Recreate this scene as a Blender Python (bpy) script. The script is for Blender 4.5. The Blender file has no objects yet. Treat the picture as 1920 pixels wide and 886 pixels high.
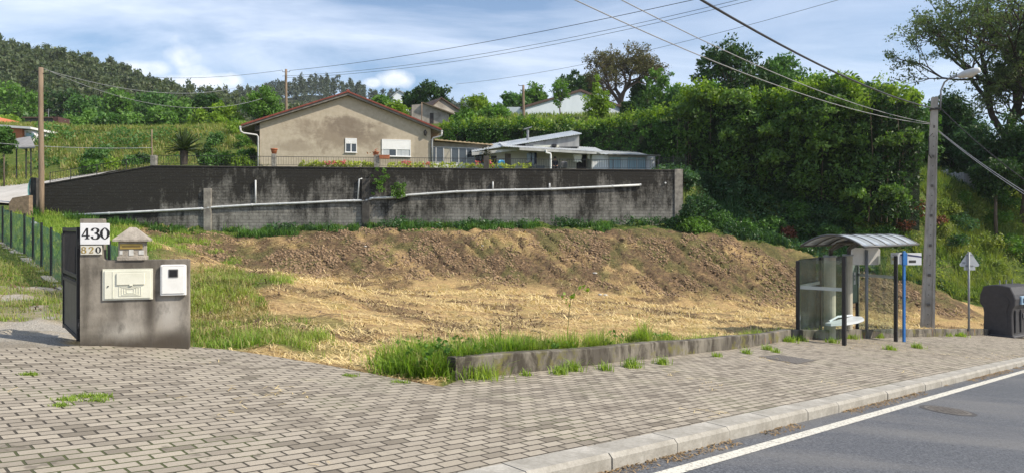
import bpy, math, random, numpy as np
from mathutils import Matrix, Vector
R = math.radians
C = bpy.context.scene.collection
S = bpy.context.scene
# ------------------------------------------------------------------ camera, world, sun, exposure
F = 1350.0; HY = 430.0          # focal length and eye level of the photograph, in its own pixels; the lens is at z = 0
cd = bpy.data.cameras.new('camera'); cam = bpy.data.objects.new('camera', cd); C.objects.link(cam)
cd.sensor_width = 36; cd.lens = 36*F/1920; cd.shift_y = -(443-HY)/1920; cd.clip_end = 3000; cd.clip_start = .05
cam.location = (0, 0, 0); cam.rotation_euler = (R(90), 0, 0); S.camera = cam
SUN = Vector((8, -2.4, 7.6)).normalized()
EL = math.asin(SUN.z); AZ = math.atan2(SUN.x, SUN.y)
W = bpy.data.worlds.new('World'); S.world = W; W.use_nodes = True
nt = W.node_tree; nt.nodes.clear(); N = nt.nodes.new; LK = nt.links.new
out = N('ShaderNodeOutputWorld'); bg = N('ShaderNodeBackground'); bg.inputs[1].default_value = .11
sky = N('ShaderNodeTexSky'); sky.sky_type = 'NISHITA'; sky.sun_disc = False; sky.sun_elevation = EL; sky.sun_rotation = AZ
sky.air_density = 1.0; sky.dust_density = .7; sky.ozone_density = 2.5
tc = N('ShaderNodeTexCoord'); sep = N('ShaderNodeSeparateXYZ'); LK(tc.outputs['Generated'], sep.inputs[0])
def wm(op, a, b=None, clamp=False):
    n = N('ShaderNodeMath'); n.operation = op; n.use_clamp = clamp
    for i, v in enumerate((a, b)):
        if v is None: continue
        if isinstance(v, (int, float)): n.inputs[i].default_value = v
        else: LK(v, n.inputs[i])
    return n.outputs[0]
zc = wm('MAXIMUM', sep.outputs[2], .02); yc = wm('MAXIMUM', sep.outputs[1], .05)
# thin high cloud, on a plane far above
comb = N('ShaderNodeCombineXYZ'); zz = wm('ADD', zc, .12)
LK(wm('DIVIDE', sep.outputs[0], zz), comb.inputs[0]); LK(wm('DIVIDE', sep.outputs[1], zz), comb.inputs[1])
n1 = N('ShaderNodeTexNoise'); n1.inputs['Scale'].default_value = .9; n1.inputs['Detail'].default_value = 8; n1.inputs['Roughness'].default_value = .6; n1.inputs['Distortion'].default_value = .9
mp = N('ShaderNodeMapping'); mp.inputs['Scale'].default_value = (.65, 1.2, 1); mp.inputs['Location'].default_value = (3.1, 1.7, 0); mp.inputs['Rotation'].default_value = (0, 0, .35)
LK(comb.outputs[0], mp.inputs[0]); LK(mp.outputs[0], n1.inputs[0])
r1 = N('ShaderNodeValToRGB'); r1.color_ramp.elements[0].position = .35; r1.color_ramp.elements[0].color = (.08,.08,.08,1); r1.color_ramp.elements[1].position = .74; r1.color_ramp.elements[1].color = (.92,.92,.92,1)
LK(n1.outputs[0], r1.inputs[0])
mx = N('ShaderNodeMixRGB'); LK(r1.outputs[0], mx.inputs[0]); hs_ = N('ShaderNodeHueSaturation'); hs_.inputs['Saturation'].default_value = 1.12; hs_.inputs['Value'].default_value = 1.08; LK(sky.outputs[0], hs_.inputs['Color']); LK(hs_.outputs[0], mx.inputs[1]); mx.inputs[2].default_value = (7.6, 8.3, 9.6, 1)
# a few cumulus heads low over the hills: soft blobs in direction space, broken up by noise
uu = wm('DIVIDE', sep.outputs[0], yc); vv = wm('DIVIDE', sep.outputs[2], yc)
n2 = N('ShaderNodeTexNoise'); n2.inputs['Scale'].default_value = 26; n2.inputs['Detail'].default_value = 7; n2.inputs['Roughness'].default_value = .6
LK(tc.outputs['Generated'], n2.inputs[0])
blob = None
for (px, py, rx, ry, w) in ((350,108,36,26,.85),(365,135,38,20,.8),(372,152,75,16,1),(430,150,26,14,.95),(270,130,55,16,.9),(405,62,60,10,.3),(742,150,32,17,1.1),(700,156,20,10,.9),(345,75,30,18,.35),(1670,85,60,5,.35)):
    du = wm('DIVIDE', wm('SUBTRACT', uu, (px-960)/F), rx/F); dv = wm('DIVIDE', wm('SUBTRACT', vv, (HY-py)/F), ry/F)
    d = wm('SQRT', wm('ADD', wm('MULTIPLY', du, du), wm('MULTIPLY', dv, dv)))
    m = wm('MULTIPLY', wm('SUBTRACT', 1.55, d, True), w)
    blob = m if blob is None else wm('MAXIMUM', blob, m)
bm = wm('MULTIPLY', wm('SUBTRACT', wm('ADD', blob, wm('MULTIPLY', n2.outputs[0], 1.5)), 1.12), 1.25, True)
front = wm('GREATER_THAN', sep.outputs[1], .05)
mx2 = N('ShaderNodeMixRGB'); LK(wm('MULTIPLY', wm('MULTIPLY', bm, front), .8), mx2.inputs[0]); LK(mx.outputs[0], mx2.inputs[1]); mx2.inputs[2].default_value = (9.0, 9.2, 9.5, 1)
LK(mx2.outputs[0], bg.inputs[0]); LK(bg.outputs[0], out.inputs[0])
sl = bpy.data.lights.new('sun', 'SUN'); sl.energy = 5.0; sl.angle = R(.5); sl.color = (1, .90, .74)
so = bpy.data.objects.new('sun', sl); C.objects.link(so); so.rotation_euler = (-SUN).to_track_quat('-Z', 'Y').to_euler(); so.location = (20, -8, 30)
S.view_settings.view_transform = 'Standard'; S.view_settings.look = 'None'; S.view_settings.gamma = 1; S.view_settings.use_curve_mapping = False
S.view_settings.exposure = .33
S.cycles.max_bounces = 6; S.cycles.transparent_max_bounces = 8; S.cycles.diffuse_bounces = 3; S.cycles.caustics_reflective = False; S.cycles.caustics_refractive = False
rng = np.random.default_rng(7); random.seed(7)
# ------------------------------------------------------------------ measuring helpers: photo pixel + distance -> place
def at(px, py, Y): return Vector(((px-960)/F*Y, Y, (HY-py)/F*Y))
PA, PB, PC = -1.5245, -.0826, -.042
def P(x, y): return PA + PB*x + PC*y                 # the plane of pavement and road, falling to the right
def onp(px, py, dz=0):
    xp = (px-960)/F; Y = -(PA+dz)/((py-HY)/F + PB*xp + PC); return Vector((xp*Y, Y, P(xp*Y, Y)+dz))
K0 = Vector((.82, 5.9)); U2 = Vector((.697, .717)); N2 = Vector((-.717, .697))
def kn(s, n): p = K0 + U2*s + N2*n; return p.x, p.y
class Fr:                                            # a facade line: start (x, y), unit direction, floor height
    def __init__(f, o, e, z): f.o = Vector(o); f.d = (Vector(e)-f.o).normalized(); f.L = (Vector(e)-f.o).length; f.z = z
    def t(f, px): xp = (px-960)/F; return (xp*f.o.y - f.o.x)/(f.d.x - xp*f.d.y)
    def h(f, px, py): return (HY-py)/F*(f.o.y + f.d.y*f.t(px)) - f.z
    def M(f): return Matrix(((f.d.x, -f.d.y, 0, f.o.x), (f.d.y, f.d.x, 0, f.o.y), (0, 0, 1, f.z), (0, 0, 0, 1)))
# ------------------------------------------------------------------ noise
_NG = {}
def vnoise(x, y, seed=0):
    if seed not in _NG: _NG[seed] = np.random.default_rng(seed).random((256, 256))
    g = _NG[seed]; xi = np.floor(x).astype(int); yi = np.floor(y).astype(int)
    fx = x-xi; fy = y-yi; fx = fx*fx*(3-2*fx); fy = fy*fy*(3-2*fy); xi &= 255; yi &= 255; x1 = (xi+1) & 255; y1 = (yi+1) & 255
    return (g[xi, yi]*(1-fx)+g[x1, yi]*fx)*(1-fy) + (g[xi, y1]*(1-fx)+g[x1, y1]*fx)*fy
def fbm(x, y, o=4, seed=0):
    s = 0; a = .5
    for k in range(o): s = s + a*vnoise(x*2**k+17.3*k, y*2**k+9.1*k, seed+k); a *= .5
    return s
def tps(pts):
    p = np.array(pts, float); n = len(p); d = np.hypot(p[:, None, 0]-p[None, :, 0], p[:, None, 1]-p[None, :, 1])
    K = np.where(d > 0, d*d*np.log(d+1e-9), 0) + np.eye(n)*2.0
    Q = np.c_[np.ones(n), p[:, :2]]; A = np.block([[K, Q], [Q.T, np.zeros((3, 3))]])
    w = np.linalg.solve(A, np.r_[p[:, 2], 0, 0, 0])
    def f(x, y):
        s = w[n] + w[n+1]*x + w[n+2]*y
        for i in range(n):
            r2 = (x-p[i, 0])**2 + (y-p[i, 1])**2; s = s + w[i]*.5*r2*np.log(r2+1e-12)
        return s
    return f
def ss(a, b, x): t = np.clip((x-a)/(b-a), 0, 1); return t*t*(3-2*t)
# ------------------------------------------------------------------ materials
MATS = {}
class NT:
    def __init__(s, name):
        s.m = bpy.data.materials.new(name); s.m.use_nodes = True; s.t = s.m.node_tree; s.t.nodes.clear()
        s.o = s.n('ShaderNodeOutputMaterial'); s.b = s.n('ShaderNodeBsdfPrincipled'); s.l(s.b.outputs[0], s.o.inputs[0])
        s.tc = s.n('ShaderNodeTexCoord').outputs['Object']
    def n(s, k): return s.t.nodes.new(k)
    def l(s, a, b): s.t.links.new(a, b)
    def math(s, op, a, b=None, cl=False):
        n = s.n('ShaderNodeMath'); n.operation = op; n.use_clamp = cl
        for i, v in enumerate((a, b)):
            if v is None: continue
            if isinstance(v, (int, float)): n.inputs[i].default_value = v
            else: s.l(v, n.inputs[i])
        return n.outputs[0]
    def map(s, sc=(1, 1, 1), rot=(0, 0, 0), loc=(0, 0, 0)):
        n = s.n('ShaderNodeMapping'); n.inputs['Scale'].default_value = sc; n.inputs['Rotation'].default_value = rot; n.inputs['Location'].default_value = loc; s.l(s.tc, n.inputs[0]); return n.outputs[0]
    def noise(s, sc, det=5, ro=.55, vec=None, dist=0):
        n = s.n('ShaderNodeTexNoise'); n.inputs['Scale'].default_value = sc; n.inputs['Detail'].default_value = det; n.inputs['Roughness'].default_value = ro; n.inputs['Distortion'].default_value = dist
        s.l(vec or s.tc, n.inputs[0]); return n.outputs[0]
    def ramp(s, f, stops):
        n = s.n('ShaderNodeValToRGB'); e = n.color_ramp.elements
        while len(e) < len(stops): e.new(.5)
        for i, (p, c) in enumerate(stops):
            e[i].position = p; e[i].color = (tuple(c) if not isinstance(c, (int, float)) else (c, c, c)) + (1,)
        s.l(f, n.inputs[0]); return n.outputs[0]
    def mix(s, f, a, b, mode='MIX'):
        n = s.n('ShaderNodeMixRGB'); n.blend_type = mode
        for i, v in enumerate((f, a, b)):
            if isinstance(v, (int, float)): n.inputs[i].default_value = v if i == 0 else (v, v, v, 1)
            elif isinstance(v, tuple): n.inputs[i].default_value = v + (1,)
            else: s.l(v, n.inputs[i])
        return n.outputs[0]
    def bump(s, h, st=.3, dist=.02):
        n = s.n('ShaderNodeBump'); n.inputs['Strength'].default_value = st; n.inputs['Distance'].default_value = dist; s.l(h, n.inputs['Height']); s.l(n.outputs[0], s.b.inputs['Normal'])
    def sep(s):
        n = s.n('ShaderNodeSeparateXYZ'); s.l(s.tc, n.inputs[0]); return n.outputs
    def col(s, c):
        if isinstance(c, tuple): s.b.inputs['Base Color'].default_value = c + (1,)
        else: s.l(c, s.b.inputs['Base Color'])
    def rough(s, r):
        if isinstance(r, (int, float)): s.b.inputs['Roughness'].default_value = r
        else: s.l(r, s.b.inputs['Roughness'])
def simple(name, c1, c2=None, sc=6, rough=.7, bump=.15, bd=.01, metal=0, stretch=(1, 1, 1), spec=.4):
    if name in MATS: return MATS[name]
    t = NT(name); c2 = c2 or tuple(v*.7 for v in c1)
    f = t.noise(sc, 6, .6, t.map(stretch)); t.col(t.ramp(f, [(.3, c2), (.68, c1)])); t.rough(rough)
    if bump: t.bump(t.noise(sc*5, 4), bump, bd)
    t.b.inputs['Metallic'].default_value = metal; t.b.inputs['Specular IOR Level'].default_value = spec
    MATS[name] = t.m; return t.m
def leafmat(name, dark, light, tr=.35, rough=.5, warm=None):
    if name in MATS: return MATS[name]
    t = NT(name); g = t.n('ShaderNodeNewGeometry'); rp = g.outputs['Random Per Island']
    c = t.mix(rp, dark, light); cl = t.noise(.55, 3); c = t.mix(t.ramp(cl, [(.4, 0.), (.62, .55)]), c, tuple(v*1.35 for v in light) if warm is None else warm)
    t.col(c); t.rough(rough); t.b.inputs['Specular IOR Level'].default_value = .3
    tl = t.n('ShaderNodeBsdfTranslucent'); t.l(t.mix(1., c, (1.25, 1.35, .5), 'MULTIPLY'), tl.inputs[0]); ms = t.n('ShaderNodeMixShader'); ms.inputs[0].default_value = tr
    t.l(t.b.outputs[0], ms.inputs[1]); t.l(tl.outputs[0], ms.inputs[2]); t.l(ms.outputs[0], t.o.inputs[0]); MATS[name] = t.m; return t.m
# ------------------------------------------------------------------ mesh builder and things
class MB:
    def __init__(s, M=None): s.v = []; s.f = []; s.nv = 0; s.M = M or Matrix.Identity(4); s.smooth = False
    def add(s, v, f):
        v = np.asarray(v, float); m = np.array(s.M); v = v @ m[:3, :3].T + m[:3, 3]
        s.v.append(v)
        for q in f: s.f.append([i+s.nv for i in q])
        s.nv += len(v); return s
    def box(s, x0, x1, y0, y1, z0, z1):
        return s.add([(x0,y0,z0),(x1,y0,z0),(x1,y1,z0),(x0,y1,z0),(x0,y0,z1),(x1,y0,z1),(x1,y1,z1),(x0,y1,z1)], [(0,3,2,1),(4,5,6,7),(0,1,5,4),(1,2,6,5),(2,3,7,6),(3,0,4,7)])
    def bbox(s, x0, x1, y0, y1, z0, z1, b=.01):        # box with chamfered edges in plan and at the top
        v = []; r = [(x0+b,y0),(x1-b,y0),(x1,y0+b),(x1,y1-b),(x1-b,y1),(x0+b,y1),(x0,y1-b),(x0,y0+b)]
        cx = (x0+x1)/2; cy = (y0+y1)/2
        for (z, k) in ((z0, 0), (z1-b, 0), (z1, b)):
            for x, y in r: v.append((x - (k if x > cx else -k), y - (k if y > cy else -k), z))
        f = [tuple(range(7, -1, -1)), tuple(range(16, 24))]
        for a in range(2):
            for i in range(8): j = (i+1) % 8; f.append((a*8+i, a*8+j, a*8+8+j, a*8+8+i))
        return s.add(v, f)
    def prism(s, poly, y0, y1, axis='y'):            # polygon in x,z pushed along y (or x,y pushed along z)
        n = len(poly); mk = (lambda a, b, c: (a, c, b)) if axis == 'y' else ((lambda a, b, c: (a, b, c)) if axis == 'z' else (lambda a, b, c: (c, a, b)))
        v = [mk(a, b, y0) for a, b in poly] + [mk(a, b, y1) for a, b in poly]
        return s.add(v, [tuple(range(n)), tuple(range(2*n-1, n-1, -1))] + [(i, i+n, (i+1) % n+n, (i+1) % n) for i in range(n)])
    def tube(s, pts, r, k=6, cap=True):
        pts = [Vector(p) for p in pts]; n = len(pts); rr = r if hasattr(r, '__len__') else [r]*n; v = []; a = None
        for i, p in enumerate(pts):
            d = (pts[min(i+1, n-1)]-pts[max(i-1, 0)]).normalized()
            if a is None: a = d.orthogonal().normalized()
            else:
                a = a - d*a.dot(d)
                a = a.normalized() if a.length > 1e-6 else d.orthogonal().normalized()
            b = d.cross(a)
            for j in range(k): t = 2*math.pi*j/k; v.append(p + (a*math.cos(t)+b*math.sin(t))*rr[i])
        f = [(i*k+j, i*k+(j+1) % k, (i+1)*k+(j+1) % k, (i+1)*k+j) for i in range(n-1) for j in range(k)]
        if cap: f += [tuple(range(k-1, -1, -1)), tuple(range((n-1)*k, n*k))]
        return s.add([tuple(q) for q in v], f)
    def lathe(s, c, prof, k=16):
        v = [(c[0]+r*math.cos(2*math.pi*j/k), c[1]+r*math.sin(2*math.pi*j/k), c[2]+z) for r, z in prof for j in range(k)]
        n = len(prof); f = [(i*k+j, i*k+(j+1) % k, (i+1)*k+(j+1) % k, (i+1)*k+j) for i in range(n-1) for j in range(k)] + [tuple(range(k-1, -1, -1)), tuple(range((n-1)*k, n*k))]
        return s.add(v, f)
def npmesh(name, v, quads):
    me = bpy.data.meshes.new(name); v = np.ascontiguousarray(v, np.float32); q = np.ascontiguousarray(quads, np.int32); n, k = q.shape
    me.vertices.add(len(v)); me.vertices.foreach_set('co', v.ravel()); me.loops.add(n*k); me.loops.foreach_set('vertex_index', q.ravel())
    me.polygons.add(n); me.polygons.foreach_set('loop_start', np.arange(0, n*k, k, dtype=np.int32)); me.update(calc_edges=True); return me
def link(name, me, m, parent=None, smooth=False, off=None):
    o = bpy.data.objects.new(name, me); C.objects.link(o)
    if m: me.materials.append(m)
    if parent: o.parent = parent
    if off is not None: o.location = off
    if smooth: me.polygons.foreach_set('use_smooth', np.ones(len(me.polygons), bool)); me.update()
    return o
def tag(o, label=None, cat=None, group=None, kind=None):
    for k, v in (('label', label), ('category', cat), ('group', group), ('kind', kind)):
        if v: o[k] = v
    return o
def thing(name, label, cat, loc, group=None):
    o = bpy.data.objects.new(name, None); C.objects.link(o); o.location = loc; o.empty_display_size = .2; return tag(o, label, cat, group)
def obj(name, mb, m, parent=None, smooth=False, label=None):
    """one mesh object; the builder's coordinates are world ones, the parent is an unrotated Empty or a part of one"""
    v = np.concatenate(mb.v); o3 = np.zeros(3); p = parent
    while p is not None: o3 += np.array(p.location); p = p.parent
    if parent is None: o3 = np.array([v[:, 0].mean(), v[:, 1].mean(), v[:, 2].min()])
    me = bpy.data.meshes.new(name); me.from_pydata((v-o3).tolist(), [], mb.f); me.validate(); me.update()
    o = link(name, me, m, parent, smooth)
    if parent is None: o.location = o3
    if label: o['label'] = label
    return o
def leafobj(name, v, q, m, parent):
    o3 = np.zeros(3); p = parent
    while p is not None: o3 += np.array(p.location); p = p.parent
    return link(name, npmesh(name, v-o3, q), m, parent)
# ------------------------------------------------------------------ foliage
def unit(n): a = rng.normal(size=(n, 3)); return a/np.linalg.norm(a, axis=1)[:, None]
def leaves(c, size, asp=.5, up=.0, jit=.35):
    n = len(c); a = unit(n); a[:, 2] *= (1-up); a /= np.linalg.norm(a, axis=1)[:, None]; b = np.cross(a, unit(n)); b /= np.linalg.norm(b, axis=1)[:, None]+1e-9
    s = (size*(1+jit*rng.normal(size=n)).clip(.4, 2))[:, None]; k = s*asp; nn = np.cross(a, b)*s*.18
    v = np.stack([c-a*s, c+b*k+nn, c+a*s, c-b*k+nn], 1).reshape(-1, 3); return v, np.arange(4*n).reshape(n, 4)
def blades(c, h, w, lean=.5, jit=.4):
    n = len(c); t = rng.random(n)*6.283; d = np.c_[np.cos(t), np.sin(t), np.zeros(n)]; p = np.c_[-np.sin(t), np.cos(t), np.zeros(n)]
    H = (h*(1+jit*rng.normal(size=n)).clip(.3, 2))[:, None]; L = (lean*rng.random(n))[:, None]*H; up = np.array([0, 0, 1.])
    m = c+up*H*.6+d*L*.35; e = c+up*H*(1-.25*L/(H+1e-6))+d*L; ww = w*(.7+.6*rng.random(n))[:, None]
    v = np.stack([c-p*ww, c+p*ww, m+p*ww*.8, m-p*ww*.8, e+p*ww*.1, e-p*ww*.1], 1).reshape(-1, 3)
    i = np.arange(n)[:, None]*6; return v, np.concatenate([i+np.array([0, 1, 2, 3]), i+np.array([3, 2, 4, 5])])
def joinq(L):
    V = []; Q = []; k = 0
    for v, q in L: V.append(v); Q.append(q+k); k += len(v)
    return np.concatenate(V), np.concatenate(Q)
def clumps(cen, r, per, size, asp=.5, squash=.8, up=0.):
    n = len(cen); c = np.repeat(cen, per, 0); g = rng.normal(size=(n*per, 3)); g /= (np.linalg.norm(g, axis=1)[:, None]+1e-9); g *= rng.random(n*per)[:, None]**.45
    rr = r*(.6+.8*rng.random(n)); g *= np.repeat(rr, per)[:, None]; g[:, 2] *= squash; return leaves(c+g, size, asp, up)
def shell(c, rad, n, inner=.62, zmin=-1.):
    """clump centres in the outer part of an ellipsoid"""
    d = unit(int(n*2.2)); d = d[d[:, 2] > zmin][:n]; return np.array(c) + d*np.array(rad)*(inner+(1.06-inner)*rng.random(len(d))**.6)[:, None]
# ------------------------------------------------------------------ the ground
def A3(*t): return tuple(at(*t))
low = []
for X, Y in ((-6,14),(0,14),(5,20),(0,25),(8,28),(0,32),(-12,32),(12,34),(17,34),(23,38),(-3,19),(-9,25),(4,10),(-12,10),(-12,14),(10,24),(30,40),(13,12),(-20,6),(20,8),(40,30),(0,0)): low.append((X, Y, P(X, Y)))
for t in ((0,500,19),(5,455,25),(46,475,22.4),(78,507,19.7),(118,541,17.5),(160,560,16),(205,572,14.8),(205,480,26),(90,480,24),(20,540,15.5),(-150,500,18),(150,440,34),(100,405,43.5),(285,428,44.3),(640,430,45.4),(960,428,46.5),(1265,426,47.6),(330,445,42),(640,440,42.6),(960,437,43.6),(1250,437,45),(1400,450,46),
          (380,497,37),(640,515,37.5),(960,535,38),(1250,555,38.5),(1450,572,39.5),(1600,585,40.5),(1740,542,44),(1830,572,44),(1920,560,46),(1490,470,46),(400,525,16),(360,490,20),(300,452,30),(0,385,43),(-200,420,40)): low.append(A3(*t))
low += [(12,56,-.5),(20,54,-1),(27,54,-3),(38,56,-4.5),(55,60,-6),(-45,50,3.2)]
LOW = tps(low)
UPP = tps([A3(*t) for t in ((285,313,46),(640,316,47),(1250,320,49),(450,316,46),(600,317,60),(1000,325,58),(1280,330,58),(0,385,43),(0,350,52),(130,336,49),(20,325,60),(250,305,62),(440,300,62),(100,238,72),(300,245,72),(440,250,70),(-150,236,72),(700,240,95),(860,232,75),(1060,215,85),(1400,215,95),(1275,335,55),(1500,340,51),(1735,345,46),(1830,330,52),(1920,345,58),(1880,300,75),(2200,330,60),(-200,350,50))]
          + [(-90,60,6),(-70,92,10.2),(-40,86,10.3),(-60,115,10),(-30,115,10),(-80,150,10),(-20,150,10),(0,110,10.5),(40,120,12),(60,80,6),(80,120,12),(0,150,11),(80,150,12)])
def wally(X): return 44.6+.0979*(X+22.3)
def G(X, Y):
    X = np.asarray(X, float); Y = np.asarray(Y, float)
    c = np.interp(X, [-31,-28.7,-28.5,11.2,11.8,14,20,27,35,60], [46,45,44.25,48.1,48.6,51,50,47.6,51,54]) ; i = (X > -28.6) & (X < 11.5); c = np.where(i, wally(X)+.18, c)
    w = np.interp(X, [-32,-28.7,-28.5,11.4,11.8,14,20,27,35,60], [3,1,.14,.14,.6,3.5,3.8,3.4,6,7])
    f = ss(c-w, c+w, Y); lo = np.where(Y < 62, LOW(X, Y), 0); up = np.where(Y > 38, UPP(X, np.clip(Y, 38, 150)), 0)
    # only use the plane near the road, where control points are sparse
    lo = lo + (P(X, Y)-lo)*ss(12, 8, Y)
    return lo*(1-f) + up*f
def g1(x, y): return float(G(x, y))
LW = [onp(860,712), onp(1408,650), onp(1480,637), onp(1840,628)]; LWp = [(p.x, p.y) for p in LW]
d_end = (Vector(LWp[3])-Vector(LWp[2])).normalized()
LWp.append(tuple(Vector(LWp[3])+d_end*16))
gap = [(p.x, p.y) for p in (onp(830,724), onp(780,716), onp(700,700), onp(600,681), onp(500,665), onp(430,655), onp(356,649))]
GW = Fr((-5.46, 9.1), (-4.26, 9.5), -1.46)
pav = [kn(48, .26), kn(30, .26), kn(18, .26), kn(8, .26), kn(0, .26), kn(-12, .26), (-14, 3.6), (-13.5, 6.2), (-5.95, 8.45), (-5.46, 9.02)] + gap[::-1] + LWp
def inside(X, Y, poly):
    r = np.zeros(X.shape, bool); n = len(poly)
    for i in range(n):
        (x0, y0), (x1, y1) = poly[i], poly[(i+1) % n]
        if y0 == y1: continue
        r ^= ((y0 > Y) != (y1 > Y)) & (X < (x1-x0)*(Y-y0)/(y1-y0)+x0)
    return r
def seg_d(X, Y, line):
    d = np.full(X.shape, 1e9)
    for (x0, y0), (x1, y1) in zip(line[:-1], line[1:]):
        dx, dy = x1-x0, y1-y0; t = np.clip(((X-x0)*dx+(Y-y0)*dy)/(dx*dx+dy*dy), 0, 1); d = np.minimum(d, np.hypot(X-x0-t*dx, Y-y0-t*dy))
    return d
def axis(parts):
    a = [parts[0][0]]
    for x0, x1, s0, s1 in parts:
        while a[-1] < x1-1e-6: k = (a[-1]-x0)/(x1-x0); a.append(min(x1, a[-1]+s0+(s1-s0)*k))
    return np.array(a)
gx = axis([(-500,-90,60,14),(-90,-38,8,1.0),(-38,-14,.5,.3),(-14,-9,.3,.13),(-9,13,.13,.13),(13,32,.2,.33),(32,60,.6,3),(60,500,12,60)])
gy = axis([(-60,0,12,2.5),(0,7.5,1.5,.5),(7.5,22,.13,.15),(22,51,.16,.22),(51,80,.4,1.5),(80,160,3,8),(160,800,20,90)])
GX, GY = np.meshgrid(gx, gy); GZ = G(GX, GY)
nn_ = -(GX-K0.x)*.717+(GY-K0.y)*.697
inp = inside(GX, GY, pav); dp = seg_d(GX, GY, pav+[pav[0]])
rough = (fbm(GX*.9, GY*.9, 4, 3)-.47)*.20 + (fbm(GX*2.6, GY*2.6, 3, 9)-.44)*.19
fieldm = ss(0, .6, np.where(inp, 0, dp))*(GY < 60)*(nn_ > .3)
toe = np.interp(GX, [-17,-9,0,8.3,14.4,19.2,25], [36,37,38,38.5,39.5,40.5,40.5])
bank = ss(-1.2, 1.5, GY-toe)*(GY < wally(GX)-.6)*ss(-27,-20,GX)*(GX < 27)
# digger marks run slantwise down the bank
q = (GX*.93+(GY-40)*.62); fur = np.clip(np.abs(np.sin(q*2.3+4.5*fbm(GX*.3, GY*.3, 3, 21)))*(2.0+3*fbm(GX*.4, GY*.4, 2, 22))+.55*(fbm(GX*1.1, GY*1.1, 3, 23)-.45)*3, 0, 1)
rough = rough*(1-.35*bank) - bank*(1-fur)*.30*(.2+1.4*fbm(GX*.5, GY*.5, 2, 30)) + bank*(fbm(GX*1.5, GY*1.5, 4, 41)-.45)*.16 + bank*np.abs(fbm(GX*4.5, GY*4.5, 2, 43)-.4)*.36
rough += ss(51, 60, GY)*(fbm(GX*.25, GY*.25, 4, 5)-.45)*1.6 + ((GX > 12)&(GY > 44)&(GY < 60))*(fbm(GX*.6, GY*.6, 4, 6)-.45)*.9
GZ = GZ + rough*fieldm
LWin = LWp; dl = seg_d(GX, GY, LWin)
GZ = GZ + np.where(~inp, ss(1.6, .0, dl)*.2, 0)*(GX > -.8)
GZ = np.where(inp | ((dl < .11) & (GX > -.45)) | ((nn_ < .5) & (GY < 60) & (GX > -25)), np.minimum(GZ, P(GX, GY)-.35), GZ)
GZ = np.where((dl < .13) & (GX <= -.45) & (GX > -1.0) & ~inp, np.minimum(GZ, P(GX, GY)-.02), GZ)
GZ = np.where((GX < -5.5) & (GY < 9.5), np.minimum(GZ, P(GX, GY)-.05), GZ)
v = np.stack([GX.ravel(), GY.ravel(), GZ.ravel()], 1); ny, nx = GX.shape; idx = np.arange(ny*nx).reshape(ny, nx)
qd = np.stack([idx[:-1, :-1], idx[:-1, 1:], idx[1:, 1:], idx[1:, :-1]], -1).reshape(-1, 4)
gme = npmesh('ground', v, qd)
# what covers the ground where: straw, soil, grass, gravel (a property of each spot)
grassy = np.zeros(GX.shape)
def patch(px, py, Y, rx, ry, w=1.):
    global grassy
    p = at(px, py, Y); d = np.hypot((GX-p.x)/rx, (GY-p.y)/ry) + (fbm(GX*.8, GY*.8, 3, 11)-.45)*1.2; grassy = np.maximum(grassy, ss(1.1, .6, d)*w)
patch(390,620,10.8,1.9,1.3); patch(470,610,11.5,1.4,1.2,.9); patch(400,520,16,1.3,3.5,.9); patch(600,640,11,1.0,.5,.5); patch(120,430,34,3.2,9,1.); patch(-80,430,30,9,14,1.); patch(560,600,13.5,1.2,.8,.5)
wl = wally(GX)-GY
grassy = np.maximum(grassy, ss(2.1, .9, wl+(fbm(GX*.5, GY*.5, 3, 12)-.45)*2.5)*(wl > -1)*(GX > -20)*(GX < 14))
grassy = np.maximum(grassy, ss(.9, .3, dl+(fbm(GX, GY, 3, 13)-.45)*.9)*(GX > -.9)*(GX < 9)*.9)
grassy = np.maximum(grassy, ((GX > 14) & (GY > 46.5-(GX-14)*.2)) * 1.); grassy = np.maximum(grassy, (GY > 46)*1.); grassy = np.maximum(grassy, ss(.8,-1.5,GX+.50*GY+(fbm(GX*.5,GY*.5,3,19)-.45)*5)*(GY > 17)*1.)
grassy = np.maximum(grassy, ss(.44,.60,fbm(GX*.9+q*.3,GY*.6,4,15))*bank*.40)
# grassy verge of the driveway beside the mesh fence
vd = np.abs(GX+.46*GY+2.3+.0*GX) ; grassy = np.maximum(grassy, ((GX < -5.6) & (GY > 9.9) & (GX+.52*GY < -.3)) * ss(.46, .60, fbm(GX*.9, GY*.9, 4, 16)+.08)*.7*ss(9.9, 11.5, GY))
gravel = ((GX < -5.5) & (GY < 27) & (GX+.52*GY < -.9)) * 1.*(1-grassy)
soil = np.maximum(bank*ss(.38, .52, fbm(GX*.5+4, GY*.5, 4, 17)), ss(.50, .62, fbm(GX*.7, GY*.7, 4, 18))*.75*(GY > 12)); soil = np.maximum(soil, bank*np.clip(.25+1.2*ss(.36,.56,fbm(q*.9, GY*.35, 4, 44))+.8*(1-fur), 0, 1))
ca = gme.color_attributes.new('cover', 'FLOAT_COLOR', 'POINT'); ca.data.foreach_set('color', np.stack([grassy, soil, gravel, np.ones_like(soil)], -1).astype(np.float32).ravel())
t = NT('ground'); at_ = t.n('ShaderNodeAttribute'); at_.attribute_name = 'cover'; sp = t.n('ShaderNodeSeparateColor'); t.l(at_.outputs['Color'], sp.inputs[0])
nA = t.noise(3.2, 8, .65); nB = t.noise(16, 6, .7); nC = t.noise(1.1, 6, .6); nS = t.noise(5, 7, .72, t.map((.6, 3.0, 1), (0, 0, .25)), 1.6)
straw = t.mix(t.ramp(nB, [(.35, 0.), (.65, 1.)]), (.27, .18, .088), (.60, .43, .20)); straw = t.mix(t.ramp(nS, [(.47, 0.), (.60, .85)]), straw, (.15, .09, .05)); straw = t.mix(t.ramp(nC, [(.48, 0.), (.66, .5)]), straw, (.27, .24, .09))
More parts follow.
